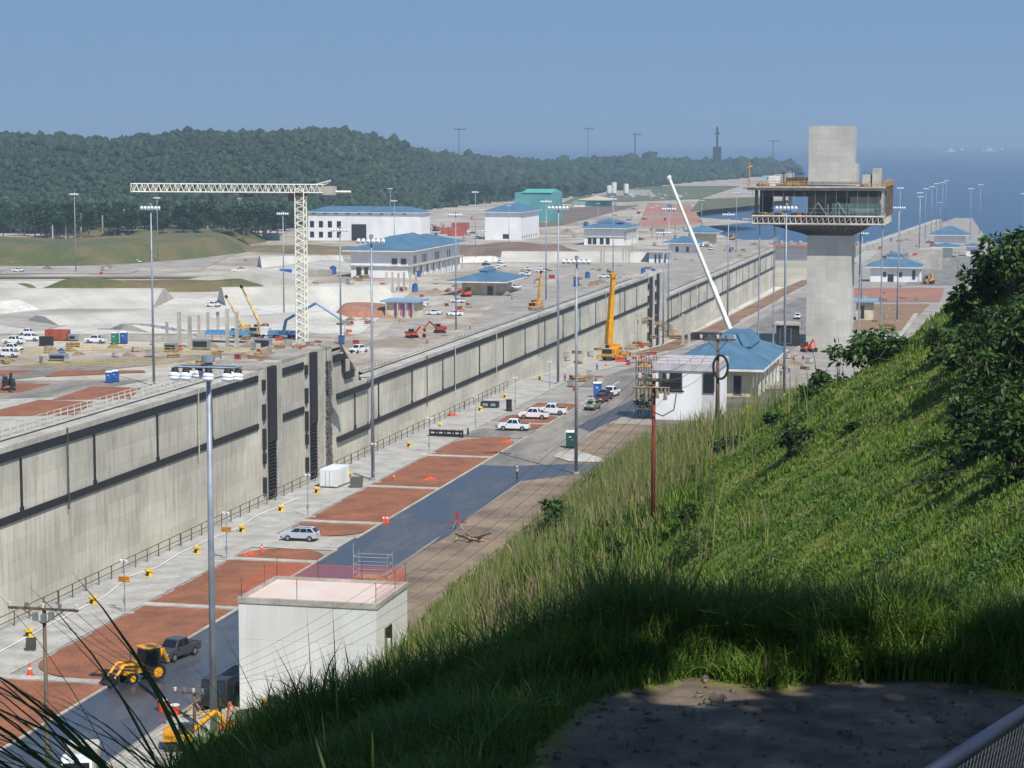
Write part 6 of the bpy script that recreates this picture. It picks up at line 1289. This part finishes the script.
def toilet(m, name='portable_toilet'):
    t = thing(name, 'x', 'toilet', (0, 0, 0)); mb = MB(); mb.bx(-.58, .58, -.58, .58, .1, 2.15); mb.build('cabin', m, t, bevel=.04)
    mb = MB(); mb.prof([(-.64, 2.15), (0, 2.4), (.64, 2.15)], -.64, .64); mb.build('roof', WHITE, t); mb = MB(); mb.bx(-.4, .4, -.61, -.585, .2, 2.0); do = mb.build('door', m, t); mb = MB(); mb.bx(.25, .33, -.64, -.61, 1.05, 1.2); mb.build('handle', WHITE, do)
    mb = MB(); mb.bx(-.2, .15, -.62, -.612, 1.45, 1.62); mb.build('notice', WHITE, do); mb = MB(); mb.bx(-.62, .62, -.62, .62, 0, .1); mb.build('skid', DARK, t); return t
TG = Proto(toilet(GRN)); TB = Proto(toilet(BLUEW)); TG2 = Proto(toilet(GRN2))
at(TG, 570.5, 448, 6, 'dark green portable toilet with a white top on the concrete island', sc_=1.12, dz=.13)
at(TB, 597.5, 397, 5, 'blue portable toilet behind the short queue of vehicles', sc_=1.2); at(TG2, 115, 344, 0, 'green portable toilet beside the blue one near the basins', zF, sc_=1.2); at(TB, 124, 343.5, 0, 'blue portable toilet right of the green one near the basins', zF, sc_=1.2)
at(TB, 341.5, 344, 0, 'blue portable toilet on the dirt right of the tower crane', zF, sc_=1.2); at(TB, 109.5, 383, 0, 'blue portable toilet beside a red bed, left of a pair', zF); at(TB, 115.5, 382, 0, 'blue portable toilet beside a red bed, right of a pair', zF)
# lock-side odds and ends
a = N(446, 437); t = thing('steel_platform', 'black open steel frame platform lying on the walkway', 'platform', (a.x, a.y, .04), R(-4))
mb = MB(); mb.bx(-2.9, 2.9, 0, 3, 1.15, 1.3); mb.build('deck', SLAB, t)
for x in (-2.8, -1.4, 0, 1.4, 2.8):
    for y in (.1, 2.9): mb = MB(); mb.bx(x-.12, x+.12, y-.1, y+.1, 0, 1.15); mb.build('leg', BLACK, t)
for z in (.15, .75): mb = MB(); mb.bx(-2.9, 2.9, -.05, .06, z, z+.35); mb.build('beam', BLACK, t)
a = N(489, 408); t = thing('steel_box', 'dark steel box with cut-outs on the walkway beyond the platform', 'box', (a.x, a.y, .04)); mb = MB(); mb.bx(-1.6, 1.6, 0, 1.5, 0, 1.1); mb.build('body', DARK, t, bevel=.05); mb = MB(); mb.bx(-1.2, -.2, -.04, 0, .3, .8); mb.bx(.3, 1.2, -.04, 0, .3, .8); mb.build('opening', STEEL, t)
a = N(509, 411); t = thing('cable_drum', 'black drum standing upright beside the parked white pickups', 'drum', (a.x, a.y, .05)); mb = MB(); mb.cyl((0, 0, 0), (0, 0, 1.9), .5, n=16); mb.build('core', BLACK, t); mb = MB(); mb.cyl((0, 0, 1.9), (0, 0, 2.0), .62, n=16); mb.cyl((0, 0, .0), (0, 0, .1), .62, n=16); mb.build('flange', DARK, t)
a = N(356, 488); t = thing('plywood_board', 'dark panel leaning beside the small white container', 'panel', (a.x, a.y, .04), R(20)); mb = MB(); mb.add([(-.9, 0, 0), (.9, 0, 0), (1.1, 1, 1.4), (-.7, 1, 1.4), (-.9, .12, 0), (.9, .12, 0), (1.1, 1.12, 1.4), (-.7, 1.12, 1.4)], [(0, 1, 2, 3), (4, 5, 6, 7), (0, 1, 5, 4), (1, 2, 6, 5), (2, 3, 7, 6), (3, 0, 4, 7)]); mb.build('board', DARK, t); mb = MB(); mb.bar((.1, 1, 1.35), (.1, 1.7, 0), .06); mb.build('prop', WOOD, t)
a = N(30, 652); t = thing('speaker_box', 'dark slanted box propped on the walkway behind the lower left pole', 'box', (a.x, a.y, .04), R(15)); mb = MB(); mb.prof([(0, 0), (.5, 1.15), (.9, 1.15), (.7, 0)], -.45, .45); mb.build('body', DARK, t); mb = MB(); mb.bx(-.5, .5, -.1, .9, 0, .06); mb.build('base', SLAB, t)
def cone():
    t = thing('traffic_cone', 'x', 'cone', (0, 0, 0)); mb = MB(); mb.cyl((0, 0, .04), (0, 0, .85), .2, .04, n=12); mb.build('body', ORA, t); mb = MB(); mb.cyl((0, 0, .42), (0, 0, .56), .128, .098, n=12); mb.build('reflective_band', WHITE, t); mb = MB(); mb.bx(-.24, .24, -.24, .24, 0, .04); mb.build('base', ORA, t); return t
CO = Proto(cone())
for (x, y, lb, s__) in ((383.5, 523, 'orange cone at the kerb of the wet road, left of a pair', 1.35), (387, 523, 'orange cone at the kerb of the wet road, right of a pair', 1.35), (30, 676, 'red orange cone at the near end of the walkway beside the lower left pole', 1.4), (262, 552, 'orange cone on the bed behind the silver car, seen above the white block', 1.1), (394, 480, 'small orange cone on the red bed by the walkway', 1.1), (606, 366, 'orange cone near the yellow mobile crane', 1.2), (640, 372, 'orange cone left of the access scaffold', 1.2)):
    at(CO, x, y, 0, lb, sc_=s__)
def netpile():
    t = thing('net_pile', 'x', 'net', (0, 0, 0)); mb = MB(); v = []; n_ = 14
    for j in range(n_+1):
        for i in range(n_+1):
            x = (i/n_-.5)*2.6; y = (j/n_-.5)*1.8; r_ = math.hypot(x/1.3, y/.9); v.append((x+random.uniform(-.1, .1), y+random.uniform(-.1, .1), max(0, 1-r_)*.55+random.random()*.28*(r_ < 1)))
    mb.add(v, [(j*(n_+1)+i, j*(n_+1)+i+1, (j+1)*(n_+1)+i+1, (j+1)*(n_+1)+i) for i in range(n_) for j in range(n_)]); mb.build('mesh', mat('faded_orange_net', (198, 92, 62), c2=(170, 76, 52)), t); return t
NP = Proto(netpile())
for (x, y, lb) in ((430, 480, 'crumpled orange net lying on a red bed, middle one'), (506, 442, 'crumpled orange net at the far end of the long red bed'), (250, 556, 'crumpled orange net on the bed behind the silver car'), (452, 416, 'crumpled orange net beside the walkway rail')): at(NP, x, y, 10, lb, sc_=.75)
def stack():
    t = thing('timber_stack', 'x', 'timber stack', (0, 0, 0))
    for i in range(4): mb = MB(); mb.bx(-1.3+random.random()*.3, 1.3, -.6+.05*i, .6, .02+i*.2, .18+i*.2); mb.build('layer', WOODL if i % 2 else WOOD, t)
    return t
def crate():
    t = thing('material_crate', 'x', 'crate', (0, 0, 0)); mb = MB(); mb.bx(-.7, .7, -.5, .5, .15, 1.0); mb.build('body', SLAB, t, bevel=.03); mb = MB(); mb.bx(-.75, .75, -.55, .55, 0, .12); mb.build('pallet', WOOD, t); mb = MB(); mb.bx(-.72, .72, -.52, .52, 1.01, 1.06); mb.build('lid', STEEL, t); return t
def tank():
    t = thing('water_tank', 'x', 'tank', (0, 0, 0)); mb = MB(); mb.cyl((0, 0, .1), (0, 0, 1.7), .7, n=14); mb.build('body', BLUEW, t); mb = MB(); mb.cyl((0, 0, 1.7), (0, 0, 1.9), .3, n=10); mb.build('cap', DARK, t); return t
def barrier():
    t = thing('plastic_barrier', 'x', 'barrier', (0, 0, 0)); mb = MB(); mb.prof([(-.3, 0), (-.12, .5), (-.1, .95), (.1, .95), (.12, .5), (.3, 0)], -.9, .9); mb.build('body', REDP, t); mb = MB(); mb.bx(-.5, -.2, -.16, .16, .5, .7); mb.build('slot', DARK, t); return t
def pile():
    t = thing('rubble_heap', 'x', 'heap', (0, 0, 0)); mb = MB(); v = [(0, 0, 1.0)]; n_ = 16
    for r_ in (.4, .8, 1.0):
        for i in range(n_): a_ = 6.283*i/n_; q = r_*random.uniform(.8, 1.15); v.append((2.2*q*math.cos(a_), 1.5*q*math.sin(a_), max(-.02, (1-r_)*.9+random.uniform(-.12, .12) if r_ < 1 else -.02)))
    f_ = [(0, 1+i, 1+(i+1) % n_) for i in range(n_)]+[(1+k_*n_+i, 1+(k_+1)*n_+i, 1+(k_+1)*n_+(i+1) % n_, 1+k_*n_+(i+1) % n_) for k_ in range(2) for i in range(n_)]; mb.add(v, f_); mb.build('heap', DIRT, t); return t
KINDS_ = [(Proto(stack()), 'stack of sawn timber lying on the building site', 'timber stacks about the site'), (Proto(crate()), 'grey crate on a pallet on the building site', 'crates about the site'), (Proto(tank()), 'small blue water tank on the building site', 'water tanks about the site'), (Proto(barrier()), 'red plastic barrier on the building site', 'red barriers about the site'), (Proto(pile()), 'low heap of soil and rubble on the building site', 'rubble heaps about the site')]
def scatter(x0, x1, y0, y1, n_, zf, wts, s_=1.0):
    for _ in range(n_):
        k_ = random.choices(range(5), wts)[0]; pr, lb, gp = KINDS_[k_]; p = G(random.uniform(x0, x1), random.uniform(y0, y1), zf)
        if zf is zF and p.y < 1400 and p.x > XF-3: continue
        pr.put(tuple(p), random.uniform(0, 3), lb, gp, s_*random.uniform(.7, 1.3))
random.seed(12)
scatter(618, 655, 345, 366, 24, zN, (3, 2, 0, 6, 1), 1.1); scatter(572, 600, 374, 392, 12, zN, (4, 2, .5, .4, 3)); scatter(560, 600, 350, 366, 6, zN, (2, 3, 0, 1, 0)); scatter(772, 812, 350, 372, 14, zN, (2, 2, 1, 3, 1)); scatter(640, 700, 318, 340, 12, zN, (2, 2, 0, 1, 3), 1.4)
scatter(0, 235, 343, 366, 30, zF, (4, 5, 1, .5, 2), 1.1); scatter(240, 330, 338, 352, 20, zF, (4, 3, 1, 2, 2), 1.1); scatter(330, 460, 318, 345, 16, zF, (2, 2, .5, 3, 4), 1.1); scatter(395, 470, 290, 312, 16, zF, (2, 3, .5, 3, 4), 1.3)
scatter(500, 660, 266, 296, 46, zF, (3, 4, 1, 1.5, 3), 1.4); scatter(640, 760, 243, 262, 24, zF, (3, 4, 1, 1.5, 3), 1.7); scatter(240, 460, 255, 290, 26, zF, (3, 4, 1, 2, 5), 1.6); scatter(560, 700, 200, 240, 30, zF, (3, 3, 1, 2, 5), 2.4)
scatter(880, 960, 240, 262, 30, zN, (3, 4, 1, 3, 3), 1.6); scatter(862, 925, 284, 330, 12, zN, (3, 3, 0, 3, 4), 1.2); scatter(430, 560, 218, 238, 18, zF, (2, 4, 1, 2, 4), 2); scatter(0, 120, 262, 275, 10, zF, (2, 2, .5, .5, 4), 1.6)
for _ in range(26):      # clutter on top of the first gate block
    k_ = random.choices(range(5), (4, 3, .5, 1.5, 3))[0]; pr, lb, gp = KINDS_[k_]; pr.put((random.uniform(-168, -158), random.uniform(447, 483), .76), random.uniform(0, 3), lb, gp, random.uniform(.6, 1.1))
for i in range(26):      # materials stored on the tower deck, and a few on the floor below
    k_ = random.choices(range(4), (5, 4, .4, 1.5))[0]; pr, lb, gp = KINDS_[k_]; up = i < 18; Yp = yd0+random.uniform(1.5, 6 if up else 4)
    pr.put((pxx(random.uniform(748, 804) if random.random() < .6 else random.uniform(858, 880), Yp), Yp, (z2+1.1) if up else z1), random.uniform(0, 3), 'building material stored on the unfinished tower deck', 'materials on the tower deck', random.uniform(.7, 1.3))
t = thing('deck_scaffold', 'thin grey scaffold frames along the front of the tower deck', 'scaffold', (0, 0, 0))
for i in range(13):
    x = pxx(752, yd0)+(dx1-pxx(752, yd0))*i/12.5; mb = MB(); mb.cyl((x, yd0+.6, z1), (x, yd0+.6, z2+.6), .05, n=5); mb.build('standard', STEEL, t)
for z_ in (1.1, 2.2): mb = MB(); mb.cyl((pxx(770, yd0), yd0+.55, z1+z_), (dx1, yd0+.55, z1+z_), .04, n=5); mb.build('ledger', STEEL, t)
# loose things near the white block
def bucket_(m): t = thing('bucket', 'x', 'bucket', (0, 0, 0)); mb = MB(); mb.cyl((0, 0, 0), (0, 0, .8), .34, .4, n=16); mb.build('body', m, t); mb = MB(); mb.cyl((0, 0, .8), (0, 0, .86), .43, n=16); mb.build('rim', WHITE, t); return t
BK = Proto(bucket_(ORA)); at(BK, 162.5, 711, 0, 'orange bucket left of a pair on the concrete beside the wet road', sc_=1.1); at(BK, 175, 715, 0, 'orange bucket right of a pair on the concrete beside the wet road')
a = N(227, 730); t = thing('orange_stand', 'orange steel stand with a raised arm beside the foreground mast', 'stand', (a.x, a.y, .03)); mb = MB(); mb.prof([(-.6, .15), (-.4, .55), (.5, .55), (.7, .15)], -.75, .75); mb.build('base', ORA, t); mb = MB(); mb.bar((0, 0, .5), (.2, 0, 2.3), .14); mb.bar((.2, 0, 2.3), (.8, 0, 1.7), .12); mb.build('arm', ORA, t)
for s__ in (-1, 1): mb = MB(); mb.wheel((s__*.78, 0, .2), .2, .1); mb.build('wheel', TYRE, t)
a = N(246, 728); t = thing('tarp_heap', 'dark grey tarpaulin covered heap in front of the white block', 'tarpaulin', (a.x, a.y, .03)); mb = MB(); mb.add([(-1.3, -.8, 0), (1.3, -.8, 0), (1.4, .9, 0), (-1.2, .9, 0), (-.7, -.3, 1.5), (.6, -.4, 1.75), (.8, .4, 1.6), (-.5, .5, 1.4)], [(0, 1, 5, 4), (1, 2, 6, 5), (2, 3, 7, 6), (3, 0, 4, 7), (4, 5, 6, 7)]); mb.build('cover', DARK, t, bevel=.15)
a = N(200, 713); t = thing('plank_pile', 'loose planks lying beside the short utility pole', 'planks', (a.x, a.y, .03))
for i in range(6): mb = MB(); b_ = Vector((random.uniform(-1.5, 1.5), random.uniform(-1, 1), .08+.08*i)); d = Vector((math.cos(.5+i*.4), math.sin(.5+i*.4), .02))*1.5; mb.bar(b_-d, b_+d, .12); mb.build('plank', WOODL, t)
# drain stand and debris in the dirt verge
a = N(457, 530); t = thing('warning_stand', 'small stand with red flags at the edge of the wet road', 'stand', (a.x, a.y, .03))
for i in range(3): mb = MB(); mb.bar((.9*math.cos(i*2.1), .9*math.sin(i*2.1), 0), (0, 0, 1.3), .06); mb.build('leg', STEEL, t)
mb = MB(); mb.bx(-1.2, 1.2, -.03, .03, .85, 1.0); mb.bx(-.2, .2, -.04, .04, 1.0, 2.2); mb.build('flag', REDP, t)
a = N(474, 541); t = thing('debris_pile', 'dark tangle of pipes and boards on the dirt verge', 'debris', (a.x, a.y, .03))
for i in range(11): mb = MB(); b_ = Vector((random.uniform(-2.2, 1.6), random.uniform(-1, 1), .15+.05*i)); d = Vector((math.cos(i*1.3), math.sin(i*1.3), .25))*random.uniform(.5, 1.3); mb.bar(b_-d, b_+d, .14); mb.build('scrap', DARK if i % 3 else WOODL, t)
# hose along the walkway
pts = [N(x, y)+Vector((0, 0, .12)) for x, y in ((0, 653), (60, 620), (104, 598), (128, 578), (158, 568), (178, 555), (208, 541), (235, 530), (258, 516), (300, 498))]; mb = MB(); mb.tube(pts, .07, n=6); tag(mb.build('white_hose', WHITE), 'pale hose snaking along the walkway beside the handrail', 'hose')
# white low wall and blue tarpaulin roof on the far plateau
a = FR(50, 339); b_ = FR(206, 340); mb = MB(); mb.bx(a.x, b_.x, a.y, a.y+.8, a.z, a.z+1.5); tag(mb.build('pipe_run', SLAB2), 'long white pipe casing lying in front of the basins', 'pipe')
a = FR(231, 342); t = thing('tarp_shelter', 'blue tarpaulin roof over materials left of the tower crane', 'shelter', tuple(a)); mb = MB(); mb.prof([(-3, 2.4), (0, 3.5), (3, 2.4), (3, 2.3), (-3, 2.3)], -7, 6); mb.build('roof', mat('blue_tarp', (74, 124, 160), c2=(58, 106, 142)), t)
for x in (-6.8, -2, 2, 5.8):
    for y in (-2.8, 2.8): mb = MB(); mb.cyl((x, y, 0), (x, y, 2.4), .09); mb.build('post', STEEL, t)
# dark frames by the crane mast and green net on far scaffold
for i, (x, y, w_, h) in enumerate(((57, 361, 4, 1.6), (72, 341, 2, 1.6), (45, 346, 3, 2.2), (200, 350, 4, 2.4), (170, 352, 3, 2), (262, 349, 4, 2.4))):
    a = FR(x, y); t = thing('generator_set', ['grey generator between the two lines of yellow rails', 'grey generator beside the white pipe casing', 'dark generator below the rust red container', 'grey generator among the bare columns, right one', 'grey generator among the bare columns, left one', 'dark generator at the foot of the tower crane'][i], 'generator', tuple(a)); mb = MB(); mb.bx(-w_/2, w_/2, 0, 1.6, .2, h); mb.build('housing', STEEL if i != 2 else DARK, t, bevel=.05); mb = MB(); mb.bx(-w_/2+.3, w_/2-.3, -.03, 0, .5, h-.4); mb.build('grille', DARK, t); mb = MB(); mb.bx(-w_/2, w_/2, 0, 1.6, 0, .2); mb.build('skid', DARK, t)
# far silos, masts, ships
for i, (x, y, h) in enumerate(((609, 197, 15), (614, 197, 19), (626, 197, 17))):
    a = FR(x, y); t = thing('cement_silo', ['white cement silo left of a group of three', 'tallest white cement silo in the group of three', 'white cement silo standing apart at the right of the group'][i], 'silo', tuple(a)); mb = MB(); mb.cyl((0, 0, 5), (0, 0, h), 3.4, n=14); mb.cyl((0, 0, 2), (0, 0, 5), .8, 3.4, n=14); mb.build('tank', WHITE, t)
    for k_ in range(4): mb = MB(); mb.bar((3*math.cos(k_*1.57+.8), 3*math.sin(k_*1.57+.8), 0), (3*math.cos(k_*1.57+.8), 3*math.sin(k_*1.57+.8), 7), .5); mb.build('leg', STEEL, t)
for (x, yt, yb, Y, lb, w_) in ((459, 128, 152, 3900, 'faint crane mast on the skyline above the woods, leftmost', .5), (588, 127, 158, 4600, 'faint crane mast with a short jib above the far shore woods', .5), (635, 133, 158, 4700, 'dim port crane on the skyline left of the dark tower', .9), (717, 127, 160, 4900, 'dark distant tower rising above the shore woods', 2.2), (773, 140, 160, 5000, 'thin distant mast left of the control tower', .7)):
    p = PY(x, yb, Y); h = PY(x, yt, Y).z-p.z; t = thing('distant_mast', lb, 'mast', tuple(p)); mb = MB(); mb.bx(-w_, w_, -w_, w_, -20, h); mb.build('mast', DARK, t); mb = MB(); mb.bx(-9, 14, -.6, .6, h*.93, h*.93+1.4) if w_ < 2 else mb.bx(-9, 9, -4, 4, -10, h*.4); mb.build('jib' if w_ < 2 else 'base_block', DARK, t)
    if w_ > 2: mb = MB(); mb.bx(-6, 6, -2, 2, h*.78, h*.82); mb.build('platform', DARK, t)
for i, (x, Y, L) in enumerate(((951, 14500, 44), (962, 15000, 36), (989, 15500, 60), (1002, 15600, 30))):
    p = PY(x, 150, Y); t = thing('ship', ['white ship nearest the control tower on the hazy horizon', 'small ship right of the first one on the hazy horizon', 'long low ship near the right end of the horizon', 'small ship farthest right on the hazy horizon'][i], 'ship', (p.x, Y, -30), R(12)); mb = MB(); mb.prof([(-8, 0), (-9, 8), (9, 8), (8, 0)], -L*.8, L*.8); mb.build('hull', PG if i % 2 else WHITE, t); mb = MB(); mb.bx(-L*.3, L*.35, -7, 7, 8, 22); mb.build('superstructure', WHITE, t); mb = MB(); mb.bx(-3, 3, -3, 3, 22, 32); mb.build('funnel', WHITE, t)
# ================================================================ PEOPLE
SKIN = mat('skin', (150, 104, 78), var=.03); HV = mat('hi_vis_vest', (206, 226, 62), rough=.7, var=.03); JEAN = mat('work_trousers', (60, 70, 96), var=.05); SHIRT = mat('light_shirt', (168, 180, 196), var=.04); HAT = mat('hard_hat_white', (230, 230, 226), rough=.4, var=.02); BOOT = mat('boot', (60, 50, 42), var=.02)
def skinmesh(name, J, E, m, parent, mods=2):
    me = bpy.data.meshes.new(name); me.from_pydata([j[0] for j in J], E, []); me.materials.append(m); o = bpy.data.objects.new(name, me); COL.objects.link(o)
    if parent: o.parent = parent
    s__ = o.modifiers.new('skin', 'SKIN'); s__.use_smooth_shade = True
    for v_, j in zip(me.skin_vertices[0].data, J): v_.radius = (j[1], j[1] if len(j) < 3 else j[2]); 
    me.skin_vertices[0].data[0].use_root = True
    u = o.modifiers.new('sub', 'SUBSURF'); u.levels = mods; u.render_levels = mods; return o
def person(vest=HV, step=.14):
    t = thing('person', 'x', 'person', (0, 0, 0))
    body = [((0, 0, .95), .13, .1), ((0, 0, 1.15), .13, .1), ((0, 0, 1.36), .16, .1), ((0, 0, 1.49), .06, .06), ((0, -.01, 1.58), .085, .09), ((0, -.01, 1.7), .085, .09),
            ((.19, 0, 1.4), .06, .06), ((.25, .02, 1.13), .045, .045), ((.26, -.1, .9), .035, .035), ((.265, -.14, .82), .03, .02), ((-.19, 0, 1.4), .06, .06), ((-.25, .03, 1.13), .045, .045), ((-.26, .0, .88), .035, .035), ((-.265, -.02, .79), .03, .02),
            ((.1, 0, .88), .09, .09), ((.11, -step, .48), .065, .065), ((.11, -step*.7, .09), .045, .045), ((.11, -step*.7-.14, .05), .04, .035), ((-.1, 0, .88), .09, .09), ((-.11, step*.3, .48), .065, .065), ((-.11, step, .1), .045, .045), ((-.11, step-.14, .05), .04, .035)]
    E_ = [(0, 1), (1, 2), (2, 3), (3, 4), (4, 5), (2, 6), (6, 7), (7, 8), (8, 9), (2, 10), (10, 11), (11, 12), (12, 13), (0, 14), (14, 15), (15, 16), (16, 17), (0, 18), (18, 19), (19, 20), (20, 21)]
    skinmesh('body', body, E_, SKIN, t)
    skinmesh('shirt', [((0, 0, .93), .155, .125), ((0, 0, 1.15), .155, .125), ((0, 0, 1.37), .175, .12), ((.2, 0, 1.4), .075, .075), ((.255, .02, 1.12), .06, .06), ((-.2, 0, 1.4), .075, .075), ((-.255, .03, 1.12), .06, .06)], [(0, 1), (1, 2), (2, 3), (3, 4), (2, 5), (5, 6)], SHIRT, t)
    skinmesh('vest', [((0, 0, .98), .17, .14), ((0, 0, 1.15), .17, .14), ((0, 0, 1.39), .185, .135)], [(0, 1), (1, 2)], vest, t)
    skinmesh('trousers', [((0, 0, .93), .145, .115), ((.1, 0, .86), .105, .105), ((.11, -step, .48), .08, .08), ((.11, -step*.7, .12), .062, .062), ((-.1, 0, .86), .105, .105), ((-.11, step*.3, .48), .08, .08), ((-.11, step, .13), .062, .062)], [(0, 1), (1, 2), (2, 3), (0, 4), (4, 5), (5, 6)], JEAN, t)
    for x, y in ((.11, -step*.7), (-.11, step)): mb = MB(); mb.prof([(y-.2, 0), (y-.2, .07), (y-.05, .14), (y+.08, .14), (y+.08, 0)], x-.055, x+.055); mb.build('boot', BOOT, t, bevel=.02)
    mb = MB(); mb.cyl((0, -.01, 1.68), (0, -.01, 1.75), .13, .125, n=16); mb.cyl((0, -.01, 1.75), (0, -.01, 1.83), .125, .05, n=16); mb.cyl((0, -.04, 1.67), (0, -.04, 1.69), .155, n=16); mb.build('hard_hat', HAT, t, smooth=True)
    return t
PE = Proto(person()); PO = Proto(person(mat('orange_vest', (226, 96, 44), var=.03), .05))
at(PE, 517, 479, 160, 'worker in yellow vest and white hard hat walking on the wet road')
for (pr, x, y, r_, lb) in ((PE, 789, 373, 20, 'worker in yellow vest farthest right in the group near the tower foot'), (PO, 784, 371, -40, 'worker in orange vest in the group near the tower foot, second from right'), (PO, 777, 372, 70, 'worker in orange vest at the left end of the group near the tower foot'), (PE, 781, 376, 10, 'worker in yellow vest standing nearest in the group by the tower foot'),
                        (PO, 565, 381, 0, 'worker in orange vest beside the floodlight mast at the lock edge'), (PE, 594, 410.5, 20, 'worker in yellow vest standing right in front of the queue of vehicles'), (PO, 597, 370, 60, 'worker in orange vest in front of the yellow mobile crane'), (PO, 643, 366, 0, 'worker in orange vest between the crane and the access scaffold')):
    at(pr, x, y, r_, lb, sc_=1.0)
for (x, y, lb) in ((427, 344, 'worker on the far chamber edge right of the orange excavator'), (470, 330, 'worker on the far chamber edge beyond the lamp mast'), (512, 300, 'worker on the dusty far road')): at(PO, x, y, 0, lb, zF)
for (px_, Yp, lb) in ((812, yd0+2, 'worker in orange vest on the control tower deck before the core'), (823, yd0+3, 'worker in orange vest on the control tower deck, right of the other')): PO.put((pxx(px_, Yp), Yp, z2+1.1), 0, lb)
# ================================================================ FENCE BESIDE THE VIEWER
a = PY(900, 792, 7.6); b_ = PY(1060, 689, 10.2)
t = thing('chain_link_fence', 'blue grey pipe topped chain link fence cutting the lower right corner', 'fence', (a.x, a.y, a.z)); d = b_-a; gz_ = -1.9
FP = mat('blue_grey_pipe', (36, 46, 70), c2=(30, 38, 58), rough=.55)  # blue grey darkened further: shade on the fence put into the pipe colour
mb = MB(); mb.cyl((0, 0, 0), tuple(d), .028, n=12); mb.build('top_rail', FP, t, smooth=True); mb = MB(); mb.cyl((0, 0, gz_+.1), (d.x, d.y, d.z+gz_+.1), .022, n=10); mb.build('bottom_rail', FP, t, smooth=True)
for u in (0, 1): mb = MB(); q = Vector(d)*u; mb.cyl((q.x, q.y, q.z-2.6), (q.x, q.y, q.z+.05), .033, n=12); mb.build('post', FP, t, smooth=True)
mb = MB(); n_ = 44; Hh = 1.75
for i in range(-26, n_):
    for s__ in (1, -1):
        u0 = i/n_; u1 = u0+26/n_; q0 = (u0, 0); q1 = (u1, 1)
        ua, va, ub, vb = u0, 0, u1, 1
        if ua < 0: va = -ua/(ub-ua)*1; ua = 0
        if ub > 1: vb = (1-u0)/(u1-u0); ub = 1
        if s__ < 0: pa = (ua, 1-va); pb = (ub, 1-vb)
        else: pa = (ua, va); pb = (ub, vb)
        A = Vector(d)*pa[0]-Vector((0, 0, .04+Hh*(1-pa[1]))); B = Vector(d)*pb[0]-Vector((0, 0, .04+Hh*(1-pb[1]))); mb.cyl(A, B, .0022, n=3, cap=False)
mb.build('wire_mesh', mat('dull_wire', (62, 64, 70), rough=.7), t)
# ------------------------------------------------ air
hb = MB(); hb.bx(-26300, 26300, -700, 27200, -60, 130)
hm = bpy.data.materials.new('haze_air'); hm.use_nodes = True; n = hm.node_tree.nodes; n.remove(n['Principled BSDF'])
pv = n.new('ShaderNodeVolumePrincipled'); pv.inputs['Color'].default_value = (.55, .74, .93, 1); pv.inputs['Density'].default_value = .00011; pv.inputs['Anisotropy'].default_value = .1
hm.node_tree.links.new(pv.outputs[0], n['Material Output'].inputs['Volume'])
ho_ = hb.build('haze', hm); ho_['kind'] = 'stuff'
